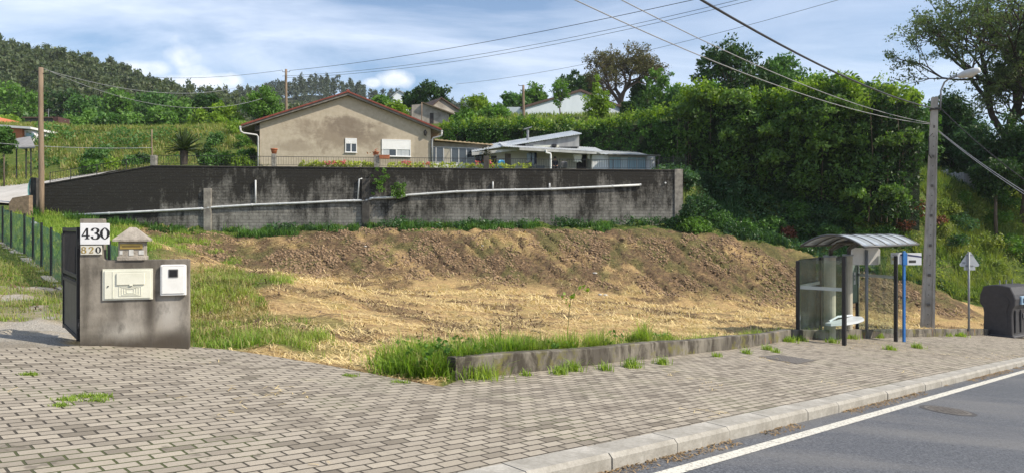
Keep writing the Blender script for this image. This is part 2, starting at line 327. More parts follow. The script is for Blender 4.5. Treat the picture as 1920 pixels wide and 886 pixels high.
soilc = t.mix(t.ramp(nB, [(.35, 0.), (.7, 1.)]), (.038, .024, .019), (.135, .086, .060)); soilc = t.mix(t.ramp(nA, [(.52, 0.), (.66, .7)]), soilc, (.24, .20, .085))
grassc = t.mix(t.ramp(nB, [(.35, 0.), (.7, 1.)]), (.035, .055, .012), (.12, .17, .035)); grassc = t.mix(t.ramp(nA, [(.54, 0.), (.68, .7)]), grassc, (.22, .18, .07))
grav = t.mix(t.ramp(t.noise(60, 3), [(.3, 0.), (.7, 1.)]), (.20, .185, .16), (.46, .43, .38)); grav = t.mix(t.ramp(nC, [(.5, 0.), (.65, .5)]), grav, (.17, .14, .10))
c = t.mix(t.math('MULTIPLY', sp.outputs[1], t.ramp(nA, [(.38, .55), (.55, 1.)]), True), straw, soilc); c = t.mix(sp.outputs[0], c, grassc); c = t.mix(sp.outputs[2], c, grav)
t.col(c); t.rough(.95); t.b.inputs['Specular IOR Level'].default_value = .15; t.bump(t.math('ADD', nB, t.math('MULTIPLY', nA, 1.5)), .8, .05)
go = link('ground', gme, t.m, None, True); tag(go, kind='structure')
GMAT = t.m
# ------------------------------------------------------------------ pavement, kerb, road
def sheet(name, poly, zf, m, res=.5):
    xs = [p[0] for p in poly]; ys = [p[1] for p in poly]
    import bmesh
    bm = bmesh.new(); f = bm.faces.new([bm.verts.new((x, y, 0)) for x, y in poly]); bmesh.ops.triangulate(bm, faces=[f])
    if f.is_valid and f.normal.z < 0: pass
    for vv in bm.verts: vv.co.z = zf(vv.co.x, vv.co.y)
    bmesh.ops.recalc_face_normals(bm, faces=bm.faces)
    me = bpy.data.meshes.new(name); bm.to_mesh(me); bm.free(); o = link(name, me, m); tag(o, kind='structure'); return o
t = NT('paving blocks'); ang = math.atan2(.717, .697)
vb = t.map((1, 1, 1), (0, 0, -ang)); nd = t.n('ShaderNodeTexNoise'); nd.inputs['Scale'].default_value = 2.2; t.l(t.tc, nd.inputs[0]); wob = t.n('ShaderNodeVectorMath'); wob.operation = 'MULTIPLY_ADD'; t.l(nd.outputs['Color'], wob.inputs[0]); wob.inputs[1].default_value = (.03, .03, 0); t.l(vb, wob.inputs[2])
br = t.n('ShaderNodeTexBrick'); t.l(wob.outputs[0], br.inputs[0]); br.inputs['Scale'].default_value = 1; br.inputs['Brick Width'].default_value = .225; br.inputs['Row Height'].default_value = .113; br.inputs['Mortar Size'].default_value = .010; br.inputs['Mortar Smooth'].default_value = .35; br.offset = .5
br.inputs['Color1'].default_value = (.28, .245, .20, 1); br.inputs['Color2'].default_value = (.41, .365, .30, 1); br.inputs['Mortar'].default_value = (.040, .034, .027, 1); br.inputs['Bias'].default_value = .1
sv = t.n('ShaderNodeSeparateXYZ'); t.l(wob.outputs[0], sv.inputs[0]); row = t.math('FLOOR', t.math('DIVIDE', sv.outputs[1], .113)); ev = t.math('SUBTRACT', 1., t.math('ABSOLUTE', t.math('MODULO', row, 2.))); bi = t.math('FLOOR', t.math('ADD', t.math('DIVIDE', sv.outputs[0], .225), t.math('MULTIPLY', ev, .5)))
cbn = t.n('ShaderNodeCombineXYZ'); t.l(row, cbn.inputs[0]); t.l(bi, cbn.inputs[1]); wn_ = t.n('ShaderNodeTexWhiteNoise'); wn_.noise_dimensions = '2D'; t.l(cbn.outputs[0], wn_.inputs[0]); rb_ = wn_.outputs[0]
pn = t.noise(1.3, 7, .65); pf = t.noise(70, 4, .7); pd = t.noise(.45, 5, .6)
c = t.mix(t.ramp(rb_, [(.0, 0.), (.80, .08), (.97, .7)]), br.outputs[0], (.13, .11, .085)); c = t.mix(t.ramp(rb_, [(.0, .55), (.3, 0.)]), c, (.44, .39, .31)); c = t.mix(br.outputs['Fac'], c, (.038, .032, .025)); c = t.mix(t.ramp(pf, [(.3, .35), (.7, 0.)]), c, (.15, .13, .10)); c = t.mix(t.ramp(pn, [(.56, 0.), (.72, .75)]), c, (.12, .10, .08))
# single blocks that are much dirtier
wn = t.noise(5.2, 3, .6); c = t.mix(t.ramp(wn, [(.62, 0.), (.68, .55)]), c, (.11, .095, .075)); c = t.mix(t.ramp(pd, [(.5, 0.), (.7, .25)]), c, (.30, .27, .22))
# straw and moss blown in beside the field and in the joints
c = t.mix(t.math('MULTIPLY', br.outputs['Fac'], t.ramp(t.noise(.9, 4), [(.52, 0.), (.62, .8)]), True), c, (.07, .085, .025))
t.col(c); t.rough(.85); t.b.inputs['Specular IOR Level'].default_value = .3
t.bump(t.math('ADD', t.math('MULTIPLY', br.outputs['Fac'], -1.), t.math('ADD', t.math('MULTIPLY', pf, .3), t.math('MULTIPLY', rb_, .35))), .9, .012); PAVM = t.m
sheet('pavement', pav, P, PAVM)
t = NT('asphalt'); a1 = t.noise(42, 4, .9); a2 = t.noise(.5, 6, .65, t.map((.35, 1.6, 1), (0, 0, -ang)))
c = t.mix(t.ramp(a1, [(.40, 0.), (.66, 1.)]), (.026, .028, .034), (.19, .195, .21)); c = t.mix(t.ramp(a2, [(.45, 0.), (.62, .5)]), c, (.15, .148, .145)); t.col(c); t.rough(t.ramp(a2, [(.4, .50), (.65, .75)])); t.bump(a1, .6, .006)
rd = [kn(60, .02), kn(-40, .02), kn(-40, -8), kn(60, -8)]
sheet('road', rd, lambda x, y: P(x, y)-.13, t.m)
t = NT('road paint'); pn2 = t.noise(30, 5, .7); t.col(t.ramp(pn2, [(.36, (.20, .19, .175)), (.50, (.60, .58, .51))])); t.rough(.6)
sheet('road_marking', [kn(60, -.235), kn(-40, -.235), kn(-40, -.365), kn(60, -.365)], lambda x, y: P(x, y)-.126, t.m)
sheet('far_pavement', [kn(60, -8.02), kn(-40, -8.02), kn(-40, -12), kn(60, -12)], lambda x, y: P(x, y)-.02, PAVM)
concrete = simple('pale concrete', (.40, .38, .34), (.22, .205, .18), 2.5, .9, .35, .01)
t = NT('kerb concrete'); n_ = t.noise(2.1, 7, .65); n5 = t.noise(26, 5, .7); s_ = t.sep()
c = t.mix(t.ramp(n_, [(.35, 0.), (.65, 1.)]), (.25, .235, .205), (.43, .41, .37)); c = t.mix(t.ramp(n5, [(.3, .4), (.6, 0.)]), c, (.13, .12, .10)); t.col(c); t.rough(.9); t.bump(n5, .35, .01); KM = t.m
kp = [(.0, -.16), (.0, -.03), (.035, .004), (.27, .004), (.27, -.16)]      # n, z: front face, chamfer, top
for i in range(-14, 44):
    s0, s1 = i*1.0+.006, i*1.0+.994; j = random.uniform(-.006, .006); mb = MB(); vs = []
    for s in (s0, s1):
        for n, z in kp: x, y = kn(s, n+j); vs.append((x, y, P(x, y)+z+j*.4))
    mb.add(vs, [(0,1,2,3,4), (9,8,7,6,5)]+[(k, k+5, (k+1) % 5+5, (k+1) % 5) for k in range(5)])
    if i in (-14,): pass
    o = obj('kerb_stone', mb, KM); tag(o, kind='structure')
# straw and dead leaves in the gutter and on the blocks
strawm = leafmat('dry straw', (.42, .30, .13), (.70, .56, .30), .15, .7)
litter = leafmat('dead leaves', (.10, .065, .035), (.34, .24, .13), .1, .7)
def lay(n, c, L, w, tilt=.25):
    t = rng.random(n)*6.283; a = np.c_[np.cos(t), np.sin(t), rng.normal(size=n)*tilt]; b = np.c_[-np.sin(t), np.cos(t), np.zeros(n)]
    l = (L*(.4+rng.random(n)))[:, None]; ww = (w*(.6+.8*rng.random(n)))[:, None]; k = a*l*.5; bend = np.array([0, 0, 1.])*l*.12*rng.random(n)[:, None]
    v = np.stack([c-k-b*ww, c-k+b*ww, c+b*ww+bend, c-b*ww+bend, c+k+b*ww, c+k-b*ww], 1).reshape(-1, 3); i = np.arange(n)[:, None]*6
    return v, np.concatenate([i+np.array([0, 1, 2, 3]), i+np.array([3, 2, 4, 5])])
n = 2600; s = rng.random(n)*22-2; o_ = -rng.random(n)**1.8*.16; k = fbm(s*1.3, s*0+3, 3, 50) > .42
x = K0.x+U2.x*s+N2.x*o_; y = K0.y+U2.y*s+N2.y*o_; c = np.c_[x, y, P(x, y)-.122][k]
v, q = lay(len(c), c, .05, .006, .3); o = link('gutter_litter', npmesh('gutter_litter', v, q), litter); tag(o, 'dead leaves and straw lying in the gutter along the kerb', 'litter', kind='stuff')
n = 16000; x = rng.random(n)*26-8; y = 4+rng.random(n)*22; ok = inside(x, y, pav) & ((seg_d(x, y, [gap[0]]+gap+LWp[:4]) < .25+1.2*rng.random(n)**3) | (fbm(x*.8, y*.8, 3, 77) > .60))
c = np.c_[x, y, P(x, y)+.008][ok]; v, q = lay(len(c), c, .10, .0035, .12); o = link('pavement_litter', npmesh('pavement_litter', v, q), strawm); tag(o, 'loose straw blown over the paving blocks beside the mown plot', 'litter', kind='stuff')
# ------------------------------------------------------------------ concrete driveway ramp up to the terrace, beyond the wall's left end
road2 = simple('worn pale concrete', (.50, .48, .45), (.36, .34, .31), .8, .9, .3, .02)
xs = np.linspace(-46, -27, 40); rows = []
mb = MB(); vs = []
for i, xx in enumerate(xs):
    for k in range(6):
        yy = np.interp(xx, [-46,-37,-30.5,-26,-19], [44,44,43.5,46,47])+k*np.interp(xx, [-46,-30,-19], [2.2,1.6,.7]); vs.append((xx, yy, g1(xx, yy)+.14))
mb.add(vs, [(i*6+k, (i+1)*6+k, (i+1)*6+k+1, i*6+k+1) for i in range(39) for k in range(5)])
o = obj('concrete_drive', mb, road2); tag(o, kind='structure')
# ------------------------------------------------------------------ low wall between pavement and field
t = NT('mossy concrete'); n_ = t.noise(1.6, 7, .65, t.map((1, 1, .5))); ns = t.noise(2.6, 8, .72, t.map((1, 1, .5)), .5); 
c = t.mix(t.ramp(n_, [(.35, 0.), (.65, 1.)]), (.075, .066, .054), (.22, .20, .165)); c = t.mix(t.ramp(ns, [(.46, 0.), (.58, .9)]), c, (.035, .028, .020)); c = t.mix(t.ramp(t.noise(2.3, 6, .7), [(.54, 0.), (.64, .85)]), c, (.13, .12, .025)); c = t.mix(t.ramp(t.noise(3.1, 4, .6, t.map((1, 1, .3), loc=(7, 3, 1))), [(.66, 0.), (.71, .7)]), c, (.26, .10, .03))
t.col(c); t.rough(.95); t.bump(ns, .6, .02); MOSS = t.m
mb = MB(); vs = []; pl = [Vector(p) for p in LWp]; line = []
for a, b in zip(pl[:-1], pl[1:]):
    m = max(2, int((b-a).length/1.0)); line += [a+(b-a)*i/m for i in range(m)]
line.append(pl[-1]); nb = len(line)
for i, p in enumerate(line):
    d = (line[min(i+1, nb-1)]-line[max(i-1, 0)]).normalized(); nrm = Vector((-d.y, d.x)); h = .27 + (.03*math.sin(i*1.7)*.4); z = P(p.x, p.y)
    if i == 0: prof = [(.05,-.12),(.05,h-.01),(.06,h),(.19,h),(.2,h-.01),(.2,-.12)]
    else: prof = [(0,-.12),(0,h-.015),(.015,h),(.185,h),(.2,h-.015),(.2,-.12)]
    for n, zz in prof: vs.append((p.x+nrm.x*n, p.y+nrm.y*n, z+zz))
fs = [tuple(range(6)), tuple(range((nb-1)*6+5, (nb-1)*6-1, -1))]+[(i*6+k, (i+1)*6+k, (i+1)*6+k+1, i*6+k+1) for i in range(nb-1) for k in range(5)]
mb.add(vs, fs); o = obj('low_wall', mb, MOSS); tag(o, 'long knee-high mossy concrete wall between the pavement and the mown plot', 'low wall')
LINE = line
# ------------------------------------------------------------------ inspection covers
iron = simple('cast iron', (.16, .145, .13), (.09, .08, .072), 12, .7, .4, .01)
cp = [onp(1422,668), onp(1460,664.5), onp(1531,675), onp(1495,682)]; cx = sum((p for p in cp), Vector())/4
t = thing('pavement_cover', 'dark rectangular chequered cover set into the paving blocks before the bus shelter', 'access cover', cx)
def quadslab(pts, z0, z1, sh=0):
    c0 = sum(pts, Vector())/len(pts); mb = MB(); q_ = [p+(c0-p)*sh for p in pts]; n = len(pts)
    return mb.add([(p.x, p.y, p.z+z0) for p in q_]+[(p.x, p.y, p.z+z1) for p in q_], [tuple(range(n)), tuple(range(2*n-1, n-1, -1))]+[(i, i+n, (i+1) % n+n, (i+1) % n) for i in range(n)])
obj('frame', quadslab(cp, -.03, .005), simple('rusty frame', (.10,.085,.07)), t); pl_ = quadslab(cp, -.02, .009, .05)
for a in range(1, 12):
    for b in range(1, 8):
        p = (cp[0]*(1-a/12)+cp[3]*(a/12))*(1-b/8)+(cp[1]*(1-a/12)+cp[2]*(a/12))*(b/8); pl_.tube([p+Vector((0,0,.008)), p+Vector((0,0,.013))], .012, 4)
obj('plate', pl_, iron, t)
mc = onp(1745,763,-.13); mc += Vector((-N2.x*.22, -N2.y*.22, 0))*1.; mc.z += 0
t = thing('manhole_cover', 'round iron manhole cover in the asphalt beside the white line', 'manhole cover', mc)
for nm, r0, z1, mm in (('frame', .36, .003, simple('worn iron', (.075,.07,.068))), ('lid', .30, .006, iron)):
    mb = MB(); k = 28; vs = []
    for i in range(k):
        a = 2*math.pi*i/k; x, y = mc.x+math.cos(a)*r0, mc.y+math.sin(a)*r0
        vs.append((x, y, P(x, y)-.13-.03))
    for i in range(k):
        a = 2*math.pi*i/k; x, y = mc.x+math.cos(a)*r0, mc.y+math.sin(a)*r0; vs.append((x, y, P(x, y)-.13+z1))
    mb.add(vs, [tuple(range(k-1, -1, -1)), tuple(range(k, 2*k))]+[(i, (i+1) % k, (i+1) % k+k, i+k) for i in range(k)])
    if nm == 'lid':
        for u_ in range(-4, 5):
            for w_ in range(-4, 5):
                x, y = mc.x+u_*.055, mc.y+w_*.055
                if math.hypot(u_, w_) < 4.6: z = P(x, y)-.13; mb.tube([(x, y, z+.004), (x, y, z+.012)], .014, 5)
    obj(nm, mb, mm, t)
# ------------------------------------------------------------------ retaining wall
def blockmat(name, bw, rh, light, dark, stain, topz, streak=1.):
    t = NT(name); s = t.sep(); cb = t.n('ShaderNodeCombineXYZ'); t.l(s[0], cb.inputs[0]); t.l(s[2], cb.inputs[1])
    br = t.n('ShaderNodeTexBrick'); t.l(cb.outputs[0], br.inputs[0]); br.inputs['Scale'].default_value = 1; br.inputs['Brick Width'].default_value = bw; br.inputs['Row Height'].default_value = rh; br.inputs['Mortar Size'].default_value = .012; br.inputs['Mortar Smooth'].default_value = .3
    br.inputs['Color1'].default_value = light+(1,); br.inputs['Color2'].default_value = tuple(v*.78 for v in light)+(1,); br.inputs['Mortar'].default_value = tuple(v*.5 for v in light)+(1,)
    na = t.noise(.55, 8, .68, t.map((1, 1, .8))); nb = t.noise(2.0, 7, .7, t.map((1.4, 1, .22))); nc = t.noise(9, 6, .7); 
    h = t.math('DIVIDE', s[2], topz, True)                       # algae is thickest where rain runs over the coping
    a = t.math('ADD', t.math('MULTIPLY', h, stain), t.math('ADD', t.math('MULTIPLY', na, .95), t.math('MULTIPLY', nb, .75*streak)))
    lx = t.math('MULTIPLY', t.math('SUBTRACT', 11., s[0]), .03, True); a = t.math('ADD', a, lx)
    f = t.ramp(t.math('ADD', a, t.math('MULTIPLY', nc, .3)), [(.98, .25), (1.30, .97)]) if False else t.ramp(t.math('MULTIPLY', t.math('ADD', a, t.math('MULTIPLY', nc, .3)), .5), [(.49, .15), (.63, .95)])
    c = t.mix(t.ramp(nc, [(.35, 0.), (.7, .5)]), br.outputs[0], (.16, .155, .14)); c = t.mix(f, c, dark); c = t.mix(t.math('MULTIPLY', t.ramp(t.noise(14, 5, .75), [(.58, 0.), (.70, .6)]), f), c, (.23, .225, .2))
    t.col(c); t.rough(.95); t.b.inputs['Specular IOR Level'].default_value = .15
    t.bump(t.math('ADD', t.math('MULTIPLY', br.outputs['Fac'], -1.), t.math('MULTIPLY', nc, .8)), .8, .03); return t.m
RW = Fr((-28.6, 43.98), (11.4, 47.9), 0)
wallm = blockmat('algae blocks', .42, .205, (.34, .33, .30), (.018, .017, .015), .34, 4.2)
t = thing('retaining_wall', 'long retaining wall of grey concrete blocks stained black, below the terrace with the houses', 'retaining wall', (RW.o.x, RW.o.y, 0)); t.rotation_euler.z = math.atan2(RW.d.y, RW.d.x)
def tloc(root, name, mb, m, label=None, smooth=False, parent=None):
    """a part given in the root's own (possibly turned) coordinates"""
    v = np.concatenate(mb.v); o3 = np.zeros(3)
    if parent is not None and parent is not root: o3 = np.array(parent.location)
    me = bpy.data.meshes.new(name); me.from_pydata((v-o3).tolist(), [], mb.f); me.validate(); me.update(); o = link(name, me, m, parent or root, smooth)
    if label: o['label'] = label
    return o
Lw = RW.L; t285 = RW.t(285)
mb = MB(); mb.prism([(0,-.8),(Lw,-.8),(Lw,3.9),(t285,3.9),(0,2.72)], 0, .3); tloc(t, 'wall', mb, wallm)
cop = simple('dark coping', (.08,.075,.068), (.03,.029,.027), 3, .95, .4, .02)
mb = MB(); mb.prism([(t285,3.902),(Lw+.04,3.902),(Lw+.04,3.97),(t285,3.97)], -.04, .34).prism([(-.02,2.722),(t285-.003,3.902),(t285-.003,3.97),(-.02,2.79)], -.04, .34); tloc(t, 'coping', mb, cop)
for px, z0, z1, w, mm in ((390,-.5,2.55,.46,'l'),(686,-.5,3.2,.5,'d'),(1272,-.6,3.98,.55,'l')):
    tt = min(RW.t(px), Lw-.2); mb = MB(); mb.bbox(tt-w/2, tt+w/2, -.16 if px < 1200 else -.06, -.002 if px < 1200 else .4, z0, z1 if px < 1200 else 4.0, .02); tloc(t, 'pilaster', mb, simple('pilaster grey', (.30,.285,.25), (.12,.11,.10), 3, .95, .4, .02) if mm == 'l' else cop)
# end return of the wall going back
mb = MB(); mb.box(Lw-.3, Lw-.002, .301, 4, -.5, 3.9); tloc(t, 'end_wall', mb, wallm)
# drain pipe on the wall
pvc = simple('white plastic pipe', (.62,.64,.65), (.42,.44,.45), 3, .45, .1, .004)
def rw(px, py, off=-.09): tt = RW.t(px); Y = RW.o.y+RW.d.y*tt; q = Vector((RW.o.x+RW.d.x*tt, Y, (HY-py)/F*Y)); return q+Vector((-RW.d.y, RW.d.x, 0))*off
pp = [(122,404),(250,398),(385,391),(396,389),(480,384),(560,381),(640,377),(686,376),(697,372),(750,370),(765,366),(850,360),(925,357),(1030,355),(1120,351),(1200,347)]
root = thing('drain_pipe', 'long white plastic drain pipe strapped along the dark block wall, with short upright inlets', 'pipe', rw(640, 377))
mb = MB(); mb.tube([rw(x, y) for x, y in pp], .075, 8); obj('pipe', mb, pvc, root, True)
for (x, y, y1, bend) in ((480,384,338,0),(671,377,336,1),(924,357,341,0),(1030,355,344,0)):
    mb = MB(); a = rw(x, y); b = rw(x+(3 if bend else 0), y1); pts = [a, b] + ([rw(x+8, y1-1, -.02)] if bend else []); mb.tube(pts, .05, 8); obj('inlet', mb, pvc, root, True)
for i in range(24):
    mb = MB(); k = i/23*(len(pp)-1); a = int(min(k, len(pp)-2)); f = k-a; p = rw(pp[a][0]*(1-f)+pp[a+1][0]*f, pp[a][1]*(1-f)+pp[a+1][1]*f); mb.tube([p-Vector((.05,0,0)), p+Vector((.05,0,0))], .09, 8); obj('coupling', mb, pvc, root)
for px, py in ((1247, 343),):
    mb = MB(); a = rw(px, py, -.12); mb.tube([a, rw(px, py, .1)], .06, 8); tag(obj('weep_pipe', mb, pvc), 'short white pipe stub poking out near the right end of the block wall', 'pipe stub')
# terrace railing on the coping
black = simple('black paint', (.025,.025,.028), (.018,.018,.02), 8, .45, .05, .003)
rt = thing('terrace_railing', 'thin black metal railing with upright bars along the top of the block wall', 'railing', (RW.o.x, RW.o.y, 0)); rt.rotation_euler.z = t.rotation_euler.z
def wz(tt): return 3.97 if tt > t285 else 2.79+(3.97-2.79)*tt/t285
posts = [RW.t(p) for p in (287,513,706,912)]; stops = [.3]+[RW.t(p) for p in (130,180,235)]+posts+[RW.t(p) for p in (1050,1150,1235)]
stops = sorted(set(stops)); mb = MB(); y = .12
for a, b in zip(stops[:-1], stops[1:]): mb.tube([(a, y, wz(a)+.62), (b, y, wz(b)+.62)], .022, 4); mb.tube([(a, y, wz(a)+.1), (b, y, wz(b)+.1)], .014, 4)
tloc(rt, 'top_rail', mb, black)
mb = MB(); tt = .3
while tt < stops[-1]: mb.tube([(tt, y, wz(tt)+.09), (tt, y, wz(tt)+.62)], .009, 4, False); tt += .155
o = tloc(rt, 'bars', mb, black); o['kind'] = 'stuff'
gp = simple('rail post concrete', (.30,.29,.26), (.10,.095,.085), 5, .9, .3, .02)
for p in posts: mb = MB(); w = .13 if p == posts[1] else .17; mb.bbox(p-w, p+w, -.02, .3, wz(p)-.02, wz(p)+(.78 if p != posts[0] else .62), .02); tloc(rt, 'post', mb, gp if p != posts[3] else cop)
for p in stops[:4]+stops[-3:]: mb = MB(); mb.tube([(p, y, wz(p)), (p, y, wz(p)+.66)], .025, 5); tloc(rt, 'post', mb, black)
terra = simple('terracotta', (.42,.15,.07), (.28,.10,.05), 7, .8, .2, .01)
def rwp(tt, y_, z): return Vector((RW.o.x+RW.d.x*tt-RW.d.y*y_, RW.o.y+RW.d.y*tt+RW.d.x*y_, z))
def pot(p, r, h, label, n=0, flower=None):
    root = thing('flower_pot', label, 'flower pot', p); mb = MB(); mb.lathe(p, [(r*.65, 0), (r*.92, h*.75), (r*.94, h*.78), (r*1.06, h*.8), (r*1.06, h), (r*.9, h), (r*.86, h*.9)], 14); obj('pot', mb, terra, root, True)
    if n:
        c = np.array(p)+np.array([0, 0, h])+rng.normal(size=(n, 3))*np.array([r*.8, r*.8, r*.5]); v_, q_ = leaves(c, r*.28); o_ = leafobj('plant', v_, q_, flower, root); o_['kind'] = 'stuff'
green_d = leafmat('laurel leaves', (.022,.060,.012), (.07,.16,.03), .32)
pinkm = leafmat('pink petals', (.55,.08,.12), (.85,.25,.28), .2, .6, (.85,.35,.30))
yell = leafmat('yellow green leaves', (.20,.26,.04), (.45,.50,.09), .35, .5)
redl = leafmat('reddish withered leaves', (.16,.05,.03), (.40,.16,.09), .2, .6)
pot(rwp(posts[1], .14, wz(posts[1])+.78), .21, .34, 'round terracotta pot on the slim railing post under the left part of the house')
pot(rwp(posts[2]-.05, .14, wz(posts[2])+.78), .2, .2, 'terracotta bowl with withered plants on top of the thick railing post', 60, redl)
mb = MB(); a = rwp(posts[2]+.5, -.02, 4.5); mb.M = Matrix.Translation(a); mb.prism([(-.28,0),(.28,0),(.33,.24),(-.33,.24)], -.13, .13); tag(obj('planter_box', mb, terra), 'oblong terracotta planter hung beside the thick railing post', 'planter')
# ------------------------------------------------------------------ gate wall with its cabinets
t_ = NT('stained cement'); n1_ = t_.noise(1.7, 8, .68); n2_ = t_.noise(7, 6, .7, t_.map((1, 1, .4))); sp_ = t_.sep(); zz_ = sp_[2]
c = t_.mix(t_.ramp(n1_, [(.36, 0.), (.60, 1.)]), (.11,.098,.08), (.27,.245,.21))
def blobm(cx, cz, rx, rz, col, w, c):
    dx = t_.math('DIVIDE', t_.math('SUBTRACT', sp_[0], cx), rx); dz = t_.math('DIVIDE', t_.math('SUBTRACT', zz_, cz), rz); d = t_.math('SQRT', t_.math('ADD', t_.math('MULTIPLY', dx, dx), t_.math('MULTIPLY', dz, dz)))
    m = t_.math('MULTIPLY', t_.math('SUBTRACT', t_.math('ADD', 1.05, t_.math('MULTIPLY', n2_, .9)), t_.math('ADD', d, t_.math('MULTIPLY', n1_, .5)), True), w); return t_.mix(m, c, col)
c = blobm(.50, .16, .26, .16, (.46,.44,.40), .55, c); c = blobm(1.02, .36, .17, .27, (.46,.44,.41), .6, c); c = blobm(.62, .38, .3, .14, (.40,.37,.33), .5, c); c = blobm(.80, .45, .09, .5, (.05,.042,.035), .85, c); c = blobm(.40, .50, .10, .30, (.07,.06,.05), .7, c); c = blobm(.06, .5, .05, .9, (.09,.08,.065), .6, c); c = blobm(1.05, .02, .3, .16, (.06,.05,.042), .8, c); c = blobm(.62, 1.05, .3, .12, (.08,.07,.06), .8, c)
c = t_.mix(t_.ramp(t_.math('ADD', zz_, t_.math('MULTIPLY', n2_, .16)), [(.06, .9), (.22, 0.)]), c, (.06,.048,.035)); c = t_.mix(t_.ramp(n2_, [(.50, 0.), (.68, .6)]), c, (.06,.054,.046))
t_.col(c); t_.rough(.92); t_.bump(n2_, .5, .012); GWM = t_.m
gw = thing('gate_wall', 'stained grey cement gate wall with house numbers 430 and 820 and two white cabinets', 'gate wall', (GW.o.x, GW.o.y, GW.z)); gw.rotation_euler.z = math.atan2(GW.d.y, GW.d.x)
a = [GW.t(150), GW.t(193), GW.t(354)]; hp, hl = GW.h(170, 410), GW.h(270, 487)
mb = MB(); r_ = .012
mb.prism([(a[0],-.25),(a[2],-.25),(a[2],hl-r_),(a[2]-r_,hl),(a[1]+.02,hl),(a[1],hl+.02),(a[1],hp-.02),(a[1]-.006,hp),(a[0]+.006,hp),(a[0],hp-r_)], 0, .2); tloc(gw, 'wall', mb, GWM)
white = simple('white plastic', (.80,.80,.79), (.66,.66,.64), 4, .4, .03, .002); cream = simple('cream plastic', (.74,.74,.64), (.62,.62,.52), 5, .42, .04, .002)
dark = simple('dark glass', (.02,.021,.024), (.015,.015,.017), 5, .15, 0)
mb = MB(); x0, x1 = GW.t(193), GW.t(287); z0, z1 = GW.h(240, 561), GW.h(240, 503); mb.box(x0, x1, -.02, -.002, z0, z1)
cab = tloc(gw, 'cabinet', mb, cream, 'wide cream cabinet with an oblong flap')
def sub(parent, name, mb, m): return tloc(gw, name, mb, m, parent=parent)
mb = MB(); b = .022; mb.bbox(x0+b, x1-b, -.034, -.022, z0+b, z1-b, .004)
for k in range(4): # nested raised ribs
    e = .028*k; X0, X1, Z0, Z1 = x0+.19+e, x1-.13-e, z0+.05+e*.45, z0+.175-e*.35
    for q_ in ((X0, X1, Z0, Z0+.006), (X0, X1, Z1-.006, Z1), (X0, X0+.006, Z0+.007, Z1-.007), (X1-.006, X1, Z0+.007, Z1-.007)): mb.box(q_[0], q_[1], -.040, -.0342, q_[2], q_[3])
mb.box(x0+.115, x0+.121, -.039, -.0342, z0+b+.01, z1-b-.01); sub(cab, 'door', mb, cream)
mb = MB(); mb.bbox(x0+.16, x1-.09, -.052, -.036, z1-.20, z1-.05, .006); mb.bbox((x0+x1)/2+.02, (x0+x1)/2+.06, -.058, -.036, z1-.215, z1-.2005, .004); sub(cab, 'flap', mb, cream)
mb = MB(); mb.tube([(x0+.065, -.045, (z0+z1)/2-.02), (x0+.065, -.033, (z0+z1)/2-.02)], .009, 8); sub(cab, 'lock', mb, black)
mb = MB(); x0, x1 = GW.t(301), GW.t(350); z0, z1 = GW.h(325, 552), GW.h(325, 495); mb.bbox(x0, x1, -.05, -.002, z0, z1, .015); met = tloc(gw, 'meter_box', mb, white, 'white meter box with a small dark window')
mb = MB(); mb.bbox(x0+.02, x1-.02, -.062, -.051, z0+.025, z1-.02, .008); sub(met, 'door', mb, white)
mb = MB(); wx = x0+(x1-x0)*.36; mb.bbox(wx-.01, wx+.105, -.070, -.0625, z1-.165, z1-.06, .004); sub(met, 'window_frame', mb, simple('grey plastic', (.12,.12,.12)))
mb = MB(); mb.box(wx+.004, wx+.092, -.0735, -.0705, z1-.153, z1-.072); sub(met, 'window', mb, dark)
# number plates with serif digits drawn as strokes of varying width
def stroke(pts, cl=False, n=10):
    """pts: x, z, half width; smooth ribbon as outline polygons (list of quads)"""
    P_ = []; m = len(pts); rngs = range(m) if cl else range(m-1)
    for i in rngs:
        p0, p1, p2, p3 = (pts[(i-1) % m] if cl or i > 0 else pts[0]), pts[i], pts[(i+1) % m], (pts[(i+2) % m] if cl or i+2 < m else pts[-1])
        for k in range(n):
            u = k/n; P_.append([.5*((2*p1[j])+(-p0[j]+p2[j])*u+(2*p0[j]-5*p1[j]+4*p2[j]-p3[j])*u*u+(-p0[j]+3*p1[j]-3*p2[j]+p3[j])*u**3) for j in range(3)])
    if not cl: P_.append(list(pts[-1]))
    else: P_.append(P_[0])
    v = []
    for i, (x, z, w) in enumerate(P_):
        a_, b_ = P_[max(i-1, 0)], P_[min(i+1, len(P_)-1)]
        if cl and i in (0, len(P_)-1): a_, b_ = P_[-2], P_[1]
        dx, dz = b_[0]-a_[0], b_[1]-a_[1]; l = math.hypot(dx, dz) or 1; nx_, nz_ = -dz/l, dx/l; w = max(w*1.25, .02); v += [(x+nx_*w, z+nz_*w), (x-nx_*w, z-nz_*w)]
    return v, [(2*i, 2*i+1, 2*i+3, 2*i+2) for i in range(len(P_)-1)]
